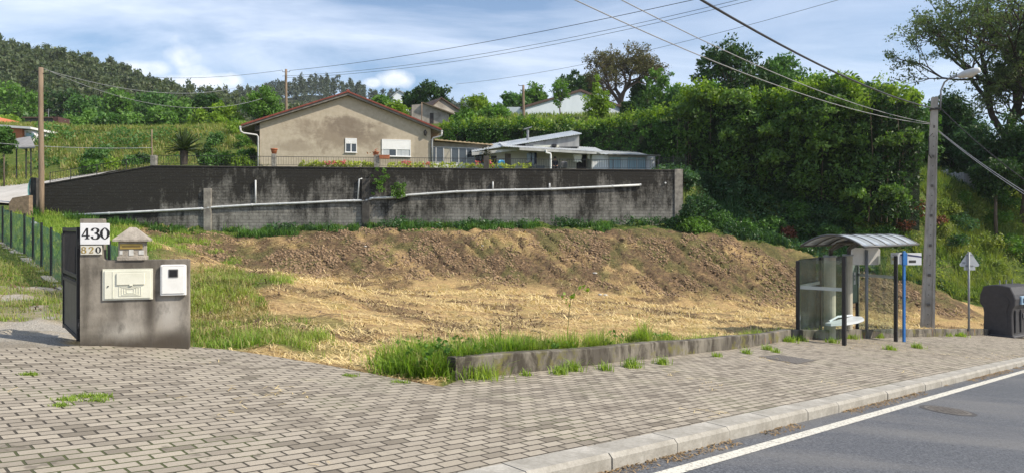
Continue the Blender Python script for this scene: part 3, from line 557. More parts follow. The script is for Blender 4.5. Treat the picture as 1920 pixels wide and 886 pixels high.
DIG = {'0': [([(.35,1,.03),(.62,.75,.08),(.66,.5,.1),(.62,.25,.08),(.35,0,.03),(.08,.25,.08),(.04,.5,.1),(.08,.75,.08)], True)],
 '3': [([(.08,.74,.10),(.10,.88,.07),(.34,.99,.03),(.58,.88,.07),(.60,.74,.10),(.50,.58,.06),(.28,.53,.03)], False), ([(.28,.53,.03),(.54,.46,.06),(.66,.27,.10),(.58,.09,.08),(.33,.0,.03),(.10,.08,.06),(.06,.25,.10)], False)],
 '8': [([(.35,1,.03),(.56,.9,.06),(.60,.76,.08),(.54,.62,.06),(.35,.53,.03),(.16,.62,.06),(.10,.76,.08),(.14,.9,.06)], True), ([(.35,.53,.03),(.60,.42,.07),(.66,.26,.1),(.58,.08,.07),(.35,0,.03),(.12,.08,.07),(.04,.26,.1),(.10,.42,.07)], True)],
 '2': [([(.08,.72,.09),(.11,.88,.06),(.34,.99,.03),(.60,.88,.07),(.62,.70,.1),(.46,.45,.07),(.2,.2,.04),(.07,.04,.04)], False)]}
def digit(mb, ch, x, z, h, w, y0, y1):
    def put(v, f):
        n_ = len(v); mb.add([(x+a_*w/.7, y1, z+b_*h) for a_, b_ in v], f); mb.add([(x+a_*w/.7, y0, z+b_*h) for a_, b_ in v], [tuple(reversed(q_)) for q_ in f])
    if ch == '4':
        for poly in ([(.40,1),(.58,1),(.58,.16),(.40,.16)], [(.40,1),(.02,.36),(.02,.26),(.09,.26),(.40,.80)], [(.0,.24),(.0,.34),(.72,.34),(.72,.24)], [(.28,0),(.70,0),(.70,.07),(.58,.10),(.58,.17),(.40,.17),(.40,.10),(.28,.07)]):
            mb.prism([(x+a_*w/.7, z+b_*h) for a_, b_ in poly], y0, y1-.0003*random.random())
        return
    for pts, cl in DIG[ch]: put(*stroke(pts, cl))
    if ch == '2': mb.prism([(x+a_*w/.7, z+b_*h) for a_, b_ in [(.05,0),(.64,0),(.68,.26),(.62,.26),(.56,.13),(.12,.11)]], y0, y1)
tile = simple('white glazed tile', (.72,.73,.75), (.62,.63,.66), 6, .2, .02, .002)
mb = MB(); x0, x1 = GW.t(150.5), GW.t(206); z0, z1 = GW.h(178, 457.5), GW.h(178, 418.5); mb.bbox(x0+.004, x1, -.03, -.002, z0, z1, .004); pl1 = tloc(gw, 'number_plate', mb, tile, 'large white plate reading 430 in black')
mb = MB(); hh = (z1-z0)*.52; zb = z0+(z1-z0)*.25
for i, ch in enumerate('430'): digit(mb, ch, x0+.022+i*.108, zb, hh, .088, -.0305, -.0325)
sub(pl1, 'digits', mb, simple('black enamel', (.015,.015,.017), rough=.3, bump=0))
mb = MB(); x1 = GW.t(191.5); z0, z1 = GW.h(170, 476.5), GW.h(170, 459.5); mb.bbox(x0+.006, x1, -.022, -.002, z0, z1, .004); pl2 = tloc(gw, 'number_plate', mb, simple('old plate', (.62,.61,.56), (.5,.49,.44), 9, .4, .03, .002), 'small white plate reading 820, gold and black')
wd = (x1-x0)/3; brass = simple('brass', (.50,.36,.10), (.36,.25,.08), 9, .4, .05, .002, .6)
for i, ch in enumerate('820'):
    mb = MB(); digit(mb, ch, x0+.018+i*wd, z0+(z1-z0)*.16, (z1-z0)*.68, wd*.62, -.0225, -.0255); sub(pl2, 'digit', mb, brass if i < 2 else simple('black enamel', (.02,.02,.02)))
# little stone house used as a letterbox on top
stone = simple('rough cast stone', (.40,.36,.31), (.20,.18,.155), 9, .95, .6, .015)
x0, x1 = GW.t(219), GW.t(273); z0 = hl+.002; z1 = GW.h(245, 452); zr = GW.h(245, 452); za = GW.h(245, 426); Mw = GW.M()
root = thing('letterbox', 'small stone letterbox shaped like a house with brass slot on the gate wall', 'letterbox', Mw @ Vector(((x0+x1)/2, .1, z0)))
mb = MB(Mw); mb.bbox(x0, x1, -.02, .24, z0, z0+.05, .008); mb.bbox(x0+.015, x1-.015, 0, .22, z0+.051, z1-.002, .006); obj('body', mb, stone, root)
mb = MB(Mw); e = .04; cxm = (x0+x1)/2; mb.add([(x0-e,-.05,z1),(x1+e,-.05,z1),(x1+e,.27,z1),(x0-e,.27,z1),(x0-e,-.05,z1+.025),(x1+e,-.05,z1+.025),(x1+e,.27,z1+.025),(x0-e,.27,z1+.025),(cxm-.035,.10,za),(cxm+.035,.10,za),(cxm+.035,.13,za),(cxm-.035,.13,za)], [(3,2,1,0),(0,1,5,4),(1,2,6,5),(2,3,7,6),(3,0,4,7),(4,5,9,8),(5,6,10,9),(6,7,11,10),(7,4,8,11),(8,9,10,11)])
obj('roof', mb, stone, root)
mb = MB(Mw); zs = z1-.075; mb.bbox(x0+.035, x1-.035, -.012, .003, zs-.022, zs+.045, .004); sl_ = obj('slot_plate', mb, brass, root)
mb = MB(Mw); mb.box(x0+.06, x1-.06, -.0135, -.0122, zs+.002, zs+.016); obj('slot', mb, simple('slot shadow gap', (.10,.07,.03)), sl_)
tilew = simple('old white tile', (.60,.60,.58), (.42,.42,.40), 14, .4, .1, .003)
for u0, u1, w_ in ((.10,.2,.6),(.42,.58,1.),(.76,.94,.7)):
    mb = MB(Mw); X0, X1 = x0+(x1-x0)*u0, x0+(x1-x0)*u1; zc_ = (z0+.06+zs-.03)/2; hh = (zs-.03-z0-.06)/2*w_; mb.box(X0, X1, -.006, -.0002, zc_-hh, zc_+hh); obj('small_tile', mb, tilew, root)
# gate leaf, swung open behind the wall's left edge
g0 = at(146.5, 430, 9.12); g1_ = at(121.5, 424, 10.5); GL = Fr((g0.x-.02, g0.y+.06), (g1_.x, g1_.y), 0); Mg = GL.M(); L = GL.L
gt = thing('gate_leaf', 'black metal gate leaf swung open beside the gate wall', 'gate', Mg @ Vector((0, 0, -1.44)))
iron_b = simple('black gate iron', (.028,.028,.03), (.016,.015,.016), 9, .55, .2, .004); zt = .03; zb = -1.42
mb = MB(Mg)
for xx in (0, L-.05): mb.bbox(xx, xx+.05, -.02, .03, zb, zt, .004)
for z in (zt-.05, -.62, -.72, zb+.02): mb.box(.051, L-.051, -.018, .028, z, z+.045)
obj('frame', mb, iron_b, gt)
mb = MB(Mg); xx = .13
while xx < L-.1: mb.tube([(xx, .005, -.574), (xx, .005, zt-.052)], .011, 6, False); xx += .115
for i in range(11):
    xx = .1+i*(L-.2)/10
    for k in range(8): a_ = k*math.pi/4; mb.tube([(xx+.035*math.cos(a_), .005, -.646+.028*math.sin(a_)), (xx+.035*math.cos(a_+.785), .005, -.646+.028*math.sin(a_+.785))], .005, 4, False)
obj('bars', mb, iron_b, gt)
mb = MB(Mg)
for i in range(9): a_ = .052+i*(L-.104)/9; mb.prism([(a_, zb+.066), (a_+(L-.104)/9-.006, zb+.066), (a_+(L-.104)/9-.006, -.722), (a_, -.722)], -.004-.008*(i % 2), .012)
obj('lower_panel', mb, simple('gate panel grey', (.10,.095,.088), (.06,.057,.052), 8, .5, .1, .004), gt)
for z in (-.18, -1.2): mb = MB(Mg); mb.tube([(-.02, .0, z-.06), (-.02, .0, z+.06)], .022, 8); mb.box(-.085, -.04, -.01, .02, z-.02, z+.02); obj('hinge', mb, iron_b, gt)
# ------------------------------------------------------------------ mesh fence beside the driveway
fp = [at(5,455,25), at(21,460,24), at(46,475,22.4), at(62,497,21), at(78,507,19.7), at(96,523,18.6), at(118,541,17.5), at(160,560,16), at(205,572,14.8), at(240,590,13.6)]
fp = [Vector((p.x, p.y, g1(p.x, p.y))) for p in fp]; d0 = (fp[0]-fp[3]).normalized(); pre = [fp[0]+Vector((d0.x, d0.y, 0))*k for k in (7, 4.6, 2.3)]; fp = [Vector((p.x, p.y, g1(p.x, p.y))) for p in pre]+fp
ft = thing('mesh_fence', 'green wire mesh fence on dark posts along the gravel driveway', 'fence', fp[5])
mg = simple('green coated wire', (.12,.30,.24), (.04,.15,.12), 3, .5, 0); pm = simple('dark fence post', (.022,.024,.024), (.015,.016,.017), 6, .6, .1, .004); pml = simple('pale fence post', (.45,.47,.46), (.3,.31,.31), 6, .6, .1, .004)
H = 1.22
for i, p in enumerate(fp): mb = MB(); mb.bbox(p.x-.026, p.x+.026, p.y-.026, p.y+.026, p.z-.1, p.z+H+.06, .006); obj('post', mb, pm, ft)
for a_, b_ in zip(fp[:-1], fp[1:]):
    L2 = (b_-a_).length; n_ = int((L2+H)/.045); vs = []; wv = .0075
    def lerp(u, z):
        sag = -.03*math.sin(math.pi*u*1.0)*z; wob_ = .02*math.sin(u*9+z*3); q_ = a_.lerp(b_, u); nrm = Vector((-(b_-a_).y, (b_-a_).x, 0)).normalized(); return q_+Vector((0, 0, .02+z*H+sag))+nrm*wob_
    for i in range(n_+1):
        for sgn in (1, -1):
            s0 = -H+i*(L2+H)/n_; e0, e1 = max(s0, 0), min(s0+H, L2)
            if e1-e0 < .02: continue
            u0, u1 = e0/L2, e1/L2; z0_, z1_ = (e0-s0)/H, (e1-s0)/H
            if sgn < 0: u0, u1 = 1-u0, 1-u1
            for k in range(3):
                A_ = lerp(u0+(u1-u0)*k/3, z0_+(z1_-z0_)*k/3); B_ = lerp(u0+(u1-u0)*(k+1)/3, z0_+(z1_-z0_)*(k+1)/3)
                vs += [A_+Vector((0,0,wv)), A_-Vector((0,0,wv)), B_-Vector((0,0,wv)), B_+Vector((0,0,wv))]
    v_ = np.array([tuple(q_) for q_ in vs]); leafobj('mesh_panel', v_, np.arange(len(v_)).reshape(-1, 4), mg, ft)
kb = MB(); off = Vector((-.16, -.12, 0)); vs = []
for p in fp[3:]: vs += [(p.x-.02, p.y+.04, p.z-.3), (p.x-.02, p.y+.04, p.z+.03), (p.x-.20, p.y-.12, p.z+.03), (p.x-.20, p.y-.12, p.z-.3)]
m_ = len(fp[3:]); kb.add(vs, [(0,1,2,3), tuple((m_-1)*4+k for k in (3,2,1,0))]+[(i*4+k, (i+1)*4+k, (i+1)*4+k+1, i*4+k+1) for i in range(m_-1) for k in range(3)]); obj('kerb', kb, concrete, ft)
# white pipe end in the grass behind the fence
mb = MB(); a_ = at(67, 421, 33); mb.tube([a_, a_+Vector((-.8, 1.0, .05))], .12, 10); mb.tube([a_+Vector((.003,-.006,0)), a_+Vector((.03,-.04,0))], .09, 10); tag(obj('pipe_end', mb, pvc), 'open end of a white pipe lying in the grass behind the mesh fence', 'pipe')
# post with a teal tarpaulin strip and stub wall at the wall's left end
tp = at(56, 405, 43.5); root = thing('tarpaulin_screen', 'narrow teal tarpaulin tied to a post at the block wall at its left end', 'tarpaulin', tp)
mb = MB(); p_ = at(58, 405, 43.5); mb.bbox(p_.x, p_.x+.3, p_.y-.1, p_.y+.25, p_.z-.2, at(58,333,43.5).z, .03); obj('post', mb, cop, root)
mb = MB(); a_ = at(51.5, 398, 43.3); b_ = at(57, 336, 43.3); vs = []
for i in range(9):
    u = i/8; z = a_.z+(b_.z-a_.z)*u; xl = a_.x+.05*math.sin(u*7)+.12*u; xr = b_.x+.05*math.cos(u*5)
    for k in range(5): vs.append((xl+(xr-xl)*k/4, a_.y+.06*math.sin(u*6+k*1.3), z))
mb.add(vs, [(i*5+k, i*5+k+1, (i+1)*5+k+1, (i+1)*5+k) for i in range(8) for k in range(4)]); o = obj('tarpaulin', mb, simple('teal tarpaulin', (.16,.36,.36), (.10,.25,.26), 3, .6, .2, .02), root); o.modifiers.new('s', 'SOLIDIFY').thickness = .006
mb = MB(); a_ = at(17, 400, 42); b_ = at(54, 396, 42); mb.prism([(a_.x, a_.z-.6), (b_.x, b_.z-.6), (b_.x, at(50,366,42).z), (a_.x+.2, at(20,371,42).z), (a_.x, at(17,380,42).z)], 42, 42.35); tag(obj('stub_wall', mb, simple('brown rubble wall', (.30,.22,.15), (.14,.10,.07), 5, .95, .6, .03)), 'low brown rubble wall holding the edge of the concrete drive', 'stub wall')
# ------------------------------------------------------------------ poles and wires
wood = simple('weathered wood pole', (.27,.20,.14), (.15,.11,.08), 3, .9, .4, .01, stretch=(4, 4, .4))
def woodpole(px, pt, Y, r, lab, pb=None, arms=()):
    tp_ = at(px, pt, Y); zb_ = g1(tp_.x, tp_.y)-.3; root = thing('wooden_pole', lab, 'utility pole', (tp_.x, tp_.y, zb_)); mb = MB()
    mb.tube([(tp_.x+.02*math.sin(k), tp_.y, zb_+(tp_.z-zb_)*k/6) for k in range(7)], [r*(1.15-.04*k) for k in range(7)], 10); obj('pole', mb, wood, root, True)
    for dx, dz in arms: mb = MB(); mb.tube([(tp_.x, tp_.y, tp_.z+dz), (tp_.x+dx, tp_.y, tp_.z+dz), (tp_.x+dx, tp_.y, tp_.z+dz+.15)], .03, 5); obj('insulator_arm', mb, iron_b, root)
    return tp_
wp1 = woodpole(77, 127, 43.2, .145, 'tall weathered wooden pole at the left end of the block wall', arms=((.5,-.35),(-.3,-.25)))
wp2 = woodpole(536.5, 130, 80, .14, 'dark wooden pole rising behind the left roof slope of the house', arms=((.4,-.3),(-.4,-.3)))
wp3 = woodpole(981.5, 160, 75, .13, 'thin pole with a small lamp beside the white gabled building', arms=((-.5,-.05),))
wp4 = woodpole(791, 192, 66, .05, 'thin dark pole in front of the old stone shed')
wp5 = woodpole(285, 243, 52, .05, 'thin dark pole standing behind the left railing near the palm')
# concrete pole with the street lamp
pb = onp(1738, 625); ptp = at(1752.5, 183, pb.y)
root = thing('concrete_pole', 'tall tapered concrete utility pole beside the bus stop, carrying a street lamp', 'utility pole', pb)
t__ = NT('pole concrete'); n_ = t__.noise(2.2, 7, .65, t__.map((1,1,.5))); c = t__.mix(t__.ramp(n_, [(.35, 0.), (.65, 1.)]), (.24,.225,.20), (.40,.38,.345)); c = t__.mix(t__.ramp(t__.noise(4, 6, .7, t__.map((2,2,.3))), [(.55, 0.), (.68, .6)]), c, (.10,.09,.08)); t__.col(c); t__.rough(.9); t__.bump(n_, .3, .01); pcm = t__.m
mb = MB(); vs = []; nseg = 26; aa = R(-22); ca, sa = math.cos(aa), math.sin(aa)
for i in range(nseg+1):
    u = i/nseg; c_ = pb.lerp(ptp, u); w = .235*(1-u)+.11*u; dpt = .16*(1-u)+.10*u; z = pb.z-.2+(ptp.z-pb.z+.2)*u; rc = .05*(1-u)+.02*u if 0 < i < nseg-3 else .0; fl = w*.38
    prof = [(-w,-dpt),(-w+fl,-dpt),(-w+fl+.01,-dpt+rc),(w-fl-.01,-dpt+rc),(w-fl,-dpt),(w,-dpt),(w,dpt),(-w,dpt)]
    for x, y in prof: vs.append((c_.x+x*ca-y*sa, c_.y+x*sa+y*ca, z))
mb.add(vs, [tuple(range(7,-1,-1)), tuple(range(nseg*8, nseg*8+8))]+[(i*8+k, i*8+(k+1) % 8, (i+1)*8+(k+1) % 8, (i+1)*8+k) for i in range(nseg) for k in range(8)])
obj('pole', mb, pcm, root)
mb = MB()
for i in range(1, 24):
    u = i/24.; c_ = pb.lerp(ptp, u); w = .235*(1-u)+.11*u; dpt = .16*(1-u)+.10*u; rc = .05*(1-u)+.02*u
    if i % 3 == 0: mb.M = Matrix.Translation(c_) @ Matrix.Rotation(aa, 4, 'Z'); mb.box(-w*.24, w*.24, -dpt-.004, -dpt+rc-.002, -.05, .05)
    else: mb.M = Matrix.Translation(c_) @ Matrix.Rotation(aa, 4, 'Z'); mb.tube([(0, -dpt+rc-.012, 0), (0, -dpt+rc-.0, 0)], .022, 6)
tag(obj('step_recesses', mb, simple('recess dark', (.12,.11,.10)), root), kind='stuff')  # solid dark blocks, the shade of the recesses put into their colour
galv = simple('galvanised steel', (.27,.29,.31), (.20,.21,.23), 8, .55, .05, .003, .2)
mb = MB(); L0 = ptp+Vector((.16, -.1, -.5)); Yq = ptp.y
tip = at(1797, 143, Yq-1.6); mb.tube([L0, L0+Vector((.02, 0, .75)), L0+Vector((.10,-.1,1.05)), L0.lerp(tip, .55)+Vector((0,0,.52)), tip], .032, 8); arm_ = obj('lamp_arm', mb, galv, root, True)
mb = MB(); dv = (at(1838, 131, Yq-2.2)-tip); n_ = 9; vs = []; sd = Vector((.6,.8,0)).normalized()
mb.tube([tip-dv*.04, tip+dv*.03, tip+dv*.35, tip+dv*.75, tip+dv*.97, tip+dv], [.04, .09, .15, .14, .09, .02], 8); hd = obj('lamp_head', mb, simple('lamp grey', (.55,.57,.58), (.45,.46,.47), 5, .4), root, True)
mb = MB(); mb.tube([tip+dv*.3+Vector((0,0,-.08)), tip+dv*.6+Vector((0,0,-.11)), tip+dv*.9+Vector((0,0,-.06))], [.05,.085,.04], 8); obj('lens', mb, simple('frosted lens', (.6,.6,.56), rough=.2), hd, True)
mb = MB(); mb.M = Matrix.Translation(ptp+Vector((0,0,-.45))) @ Matrix.Rotation(aa, 4, 'Z'); mb.bbox(-.17, .17, -.15, .15, -.04, .04, .01); mb.M = Matrix.Identity(4); obj('clamp', mb, iron_b, root); mb = MB(); q_ = pb.lerp(ptp, .79); mb.tube([q_+Vector((-.15,-.15,-.45)), q_+Vector((-.28,-.2,-.3)), q_+Vector((-.28,-.2,.35)), q_+Vector((-.1,-.15,.5))], .02, 6); obj('bracket', mb, iron_b, root)
wirem = simple('cable black', (.03,.03,.033), (.022,.022,.025), 8, .5, 0); wireg = simple('cable grey', (.30,.31,.33), (.22,.23,.25), 8, .5, 0)
def wire(a_, b_, r, lab, m=wirem, sag=.6, ext=0., n=24, grp=None):
    a_, b_ = Vector(a_), Vector(b_); pts = []
    for i in range(n+1):
        u = i/n*(1+ext); pts.append(a_.lerp(b_, u)+Vector((0, 0, -sag*4*u*(1-u))))
    mb = MB(); mb.tube(pts, r, 5); tag(obj('overhead_wire', mb, m, None, True), lab, 'wire', grp)
top1 = ptp+Vector((-.1,-.15,-.45)); m1 = ptp+Vector((-.16,-.1,-1.05)); q1 = at(1700, 222, pb.y-.6)
wire(top1, at(1315, 0, 13.5), .026, 'thick twisted dark cable running up left from the top of the concrete pole', wirem, .28, .6)
wire(at(1745,231,pb.y), at(1165, 0, 14), .011, 'thin pale wire, upper of the pair meeting the concrete pole below its top', wireg, .35, .5)
wire(at(1744,233,pb.y), at(1078, 0, 14), .012, 'thin pale wire, lower of the pair meeting the concrete pole below its top', wireg, .42, .5)
wire(ptp+Vector((.12,0,-.3)), at(1925, 340, 24), .016, 'dark cable leaving the concrete pole top down towards the right', wirem, .12, .8)
wire(at(1760,245,pb.y), at(1925, 362, 23), .012, 'upper grey wire running from the concrete pole towards the bin side', wireg, .08, .8)
wire(at(1760,247,pb.y), at(1925, 367, 23.5), .012, 'lower grey wire running from the concrete pole towards the bin side', wireg, .08, .8)
wire(wp2+Vector((.4,0,-.15)), at(1300, 0, 45), .022, 'topmost long wire crossing the sky from the pole behind the house', wirem, .5, .5)
wire(at(536,143,80)+Vector((-.4,0,0)), at(1385, 0, 50), .018, 'second long wire crossing the sky above the house', wirem, 1.0, .5)
wire(at(536,146,80), at(1412, 0, 51), .018, 'third long wire, just below the second above the house', wirem, 1.1, .5)
wire(at(855,158,85), at(1572, 0, 50), .016, 'faint lowest wire rising from the trees behind the stone shed', wirem, .8, .5)
wire(wp2+Vector((-.4,0,-.1)), at(280, 145, 95), .02, 'wire dropping left from the pole behind the house', wirem, .4, .6)
wire(wp1+Vector((.5,0,-.2)), at(400, 172, 62), .016, 'wire sloping right from the wooden pole over the wooded hill', wireg, .6, .3)
wire(wp1+Vector((0,0,.02)), at(420, 200, 58), .014, 'lower wire sloping right from the wooden pole top', wireg, .9, .3)
wire(at(-10,268,45), at(285, 277, 50), .018, 'pale wire strung low across the grass bank behind the wooden pole', wireg, .15)
# ------------------------------------------------------------------ main house
o0 = at(487, 300, 50); HF = Fr((o0.x, 50.), (o0.x+11.9*.970, 50+11.9*.242), 3.9); MH = HF.M(); Wd = 11.9; Dp = 10.
t = NT('house plaster'); s = t.sep(); n1_ = t.noise(.55, 8, .68, t.map((.8, 1, 1.3)), .4); n2_ = t.noise(3.5, 7, .65); n3_ = t.noise(1.5, 6, .65, t.map((1, 1, .5)))
c = t.mix(t.ramp(n2_, [(.3, 0.), (.7, 1.)]), (.36,.31,.235), (.47,.41,.325))
def blot(c, cx, cz, rx, rz, w, col):
    dx = t.math('DIVIDE', t.math('SUBTRACT', s[0], cx), rx); dz = t.math('DIVIDE', t.math('SUBTRACT', s[2], cz), rz); d = t.math('SQRT', t.math('ADD', t.math('MULTIPLY', dx, dx), t.math('MULTIPLY', dz, dz)))
    m = t.math('SUBTRACT', t.math('ADD', t.math('MULTIPLY', n1_, 2.6), t.math('MULTIPLY', n3_, 1.3)), t.math('ADD', d, .98)); m = t.math('MULTIPLY', t.math('MULTIPLY', m, 2.2, True), w, True); return t.mix(m, c, col)
c = blot(c, 5.2, 2.7, 3.3, 1.25, .75, (.215,.17,.125)); c = blot(c, 6.2, 3.4, 1.6, .9, .65, (.17,.135,.105)); c = blot(c, 2.6, 1.9, 2.0, .7, .55, (.24,.195,.145)); c = blot(c, 9.2, 1.1, 2.2, .5, .5, (.24,.20,.15)); c = blot(c, 11.4, 1.7, .7, 1.6, .5, (.25,.21,.16)); c = blot(c, 8.2, 3.0, 1.0, .8, .5, (.22,.18,.135))
c = t.mix(t.ramp(s[2], [(.0, .35), (.09, 0.)]), c, (.25,.22,.17)); t.col(c); t.rough(.95); t.bump(n2_, .25, .01); plaster = t.m
hs = thing('main_house', 'beige plastered single storey house with low red tiled gable roof and damp stains', 'house', (HF.o.x, HF.o.y, 3.9)); hs.rotation_euler.z = math.atan2(HF.d.y, HF.d.x)
def H(name, mb, m, label=None, parent=None, smooth=False): return tloc(hs, name, mb, m, label, smooth, parent)
ez = 3.45; az = 5.62; ax = 5.97
mb = MB(); mb.prism([(0,-.4),(Wd,-.4),(Wd,ez+.05),(ax,az),(0,ez)], 0, Dp); H('wall', mb, plaster)
sl = (az-ez)/ax; conc2 = simple('grey soffit concrete', (.23,.215,.20), (.13,.12,.11), 3, .9, .3, .01)
lx, rx_ = -1.12, Wd+.68; rz = lambda x: az+.02-sl*abs(x-ax)
mb = MB(); mb.prism([(lx, rz(lx)), (ax, rz(ax)), (ax, rz(ax)+.2), (lx, rz(lx)+.16)], -.38, Dp+.38); rf = H('roof', mb, conc2)
mb = MB(); mb.prism([(ax+.001, rz(ax)), (rx_, rz(rx_)), (rx_, rz(rx_)+.16), (ax+.001, rz(ax)+.2)], -.38, Dp+.38); H('roof_slab', mb, conc2, parent=rf)
t = NT('red roof tiles'); n_ = t.noise(4, 6, .7); t.col(t.mix(t.ramp(t.noise(1.1, 6, .7), [(.45, 0.), (.65, .6)]), t.ramp(n_, [(.3, (.12,.030,.024)), (.7, (.27,.065,.045))]), (.12,.05,.04))); t.rough(.85); t.bump(n_, .3, .01); tiles = t.m
mb = MB()
for sgn, xe in ((-1, lx-.06), (1, rx_+.06)):      # barrel tiles: courses down the slope, rolls along it
    nx_ = 17; ny_ = int((Dp+.9)/.11)
    vs = []
    for i in range(nx_*2+2):
        k = i//2; u = (k+(i % 2))/(nx_+.5); x = ax+(xe-ax)*min(1, u); lift = .03 if i % 2 else .0
        for j in range(ny_+1): y = -.44+j*.11; zz = rz(x)+.2+lift+.045*abs(math.sin(j*math.pi/2+.01))*1.; vs.append((x, y, zz))
    w_ = ny_+1; mb.add(vs, [(i*w_+j, (i+1)*w_+j, (i+1)*w_+j+1, i*w_+j+1) for i in range(nx_*2+1) for j in range(ny_)])
    mb.prism([(xe, rz(xe)+.13), (ax-sgn*0, rz(ax)+.17), (ax-sgn*0, rz(ax)+.27), (xe, rz(xe)+.25)], -.46, -.385) if sgn < 0 else mb.prism([(ax+.002, rz(ax)+.17), (xe, rz(xe)+.13), (xe, rz(xe)+.25), (ax+.002, rz(ax)+.27)], -.46, -.385)
H('roof_tiles', mb, tiles, parent=rf)
mb = MB(); mb.tube([(ax, -.47, rz(ax)+.27), (ax, Dp+.4, rz(ax)+.27)], .12, 8); H('ridge_tiles', mb, tiles, parent=rf)
gut = simple('pale gutter', (.55,.55,.56), (.38,.38,.39), 4, .5, .1, .004)
for xe, xw, sg in ((lx-.1, -.1, -1), (rx_+.1, Wd+.1, 1)):
    mb = MB(); mb.tube([(xe, -.45, rz(xe)+.08), (xe, Dp+.4, rz(xe)+.08)], .075, 8); g_ = H('gutter', mb, gut)
    mb = MB(); mb.tube([(xe, -.40, rz(xe)), (xe-sg*.03, -.38, rz(xe)-.22), (xe-sg*.2, -.3, rz(xe)-.32), (xw+sg*.08, -.14, rz(xe)-.40), (xw, -.1, rz(xe)-.52), (xw, -.1, -.2)], .06, 8); H('downpipe', mb, gut, smooth=True)
alu = simple('white shutter slats', (.80,.80,.80), (.74,.74,.74), 5, .4, 0)
wg = simple('window glass dark', (.04,.05,.06), (.03,.035,.045), 3, .08, 0, spec=.8); lace = simple('pleated lace curtain', (.55,.57,.58), (.30,.33,.36), 7, .9, .1, .01, stretch=(3, 1, .1))
def window(x0, x1, z0, z1, shut, curt):
    mb = MB(); b = .05
    mb.box(x0, x1, -.06, -.003, z0, z0+b).box(x0, x1, -.06, -.003, z1-b, z1).box(x0, x0+b, -.06, -.003, z0+b+.001, z1-b-.001).box(x1-b, x1, -.06, -.003, z0+b+.001, z1-b-.001)
    zs = z1-b-(z1-z0-2*b)*shut; xm = (x0+x1)/2; mb.box(xm-.035, xm+.035, -.05, -.004, z0+b+.001, zs-.001).box(x0-.04, x1+.04, -.10, -.061, z0-.03, z0+.015); f = H('window', mb, alu)
    mb = MB(); n_ = 9
    for i in range(n_): h_ = (z1-b-zs)/n_; mb.prism([(-.045, zs+i*h_), (-.056, zs+i*h_+h_*.5), (-.045, zs+(i+1)*h_-.003)], x0+b+.001, x1-b-.001, 'x')
    mb.box(x0+b+.001, x1-b-.001, -.045, -.01, zs, z1-b-.001); H('shutter', mb, alu, parent=f)
    mb = MB(); mb.box(x0+b+.001, xm-.036, -.028, -.006, z0+b+.001, zs-.001); H('pane', mb, lace if curt else wg, parent=f)
    mb = MB(); mb.box(xm+.036, x1-b-.001, -.026, -.006, z0+b+.001, zs-.001); H('pane', mb, lace if curt else wg, parent=f)
    if curt: mb = MB(); mb.box(xm-.50, xm-.037, -.031, -.0285, z0+b+.001, zs-.001); H('open_pane', mb, wg, parent=f)
window(HF.t(647.5), HF.t(669), HF.h(658,286), HF.h(658,259.5), .38, False)
window(HF.t(716), HF.t(770), HF.h(743,293.5), HF.h(743,262), .60, True)
mb = MB(); xl = HF.t(797); zl = HF.h(797, 250); mb.lathe((xl, -.16, zl-.22), [(.02,0),(.10,.08),(.13,.30),(.05,.42),(.01,.46)], 6); mb.tube([(xl, -.003, zl+.05), (xl, -.16, zl+.12), (xl, -.16, zl+.2)], .018, 5); H('wall_lantern', mb, iron_b)
mb = MB(); mb.box(-.32, -.003, -.02, .16, 2.9, 3.32); H('beam_end', mb, cop)
# ------------------------------------------------------------------ glazed veranda between house and shed
vf0 = at(808, 300, 54.0); vf1 = at(918, 300, 55.5); VF = Fr((vf0.x, vf0.y), (vf1.x, vf1.y), 3.9)
vr = thing('glazed_veranda', 'veranda with grey framed windows and slanting tan roof attached right of the house', 'veranda', (VF.o.x, VF.o.y, 3.9)); vr.rotation_euler.z = math.atan2(VF.d.y, VF.d.x)
def V_(name, mb, m, label=None, parent=None): return tloc(vr, name, mb, m, label, False, parent)
off = simple('off white panel', (.66,.67,.66), (.52,.53,.52), 2, .7, .1, .004); tan = simple('tan sheet roof', (.46,.36,.23), (.28,.21,.13), 2.2, .8, .3, .02)
L = VF.L; zl0 = VF.h(850, 306); zw1 = VF.h(850, 277); mb = MB(); mb.box(0, L, 0, .12, -.3, zl0); V_('lower_wall', mb, off)
mb = MB(); mb.box(0, L, .02, .12, zw1+.04, zw1+.10)
mb.prism([(0, zw1+.101), (L, zw1+.101), (L, VF.h(905,272)), (0, VF.h(812,265)-.03)], .02, .10); V_('upper_wall', mb, simple('brown grey wall', (.27,.24,.19), (.17,.15,.12), 2.5, .9, .2, .01))
grey = simple('grey aluminium', (.42,.43,.45), (.34,.35,.37), 4, .4, 0)
xs_ = [VF.t(p) for p in (808,817.5,831.5,846,860,874.5,890,905,917)]
fr_ = MB(); fr_.box(0, L, -.03, .05, zl0+.001, zl0+.06).box(0, L, -.03, .05, zw1-.02, zw1+.039)
wf = V_('window', fr_, grey)
for x in xs_[1:7]: mb = MB(); mb.box(x-.04, x+.04, -.035, .045, zl0+.061, zw1-.021); V_('mullion', mb, grey, parent=wf)
for i in range(6): mb = MB(); mb.box(xs_[i]+.041, xs_[i+1]-.041, 0, .03, zl0+.061, zw1-.021); V_('pane', mb, wg if i != 2 else simple('blind behind glass', (.36,.33,.27), (.28,.26,.22), 3, .3, 0), parent=wf)
mb = MB(); 
for x0_, x1_, mm in ((xs_[6]+.05, xs_[7]-.1, 0), (xs_[7]+.05, L-.1, 1)): mb.box(x0_, x1_, -.01, .03, zl0+.061, zw1-.1)
V_('dark_pane', mb, wg, parent=wf)
za_, zb_ = VF.h(808,262), VF.h(912,271.5); mb = MB(); n_ = 14
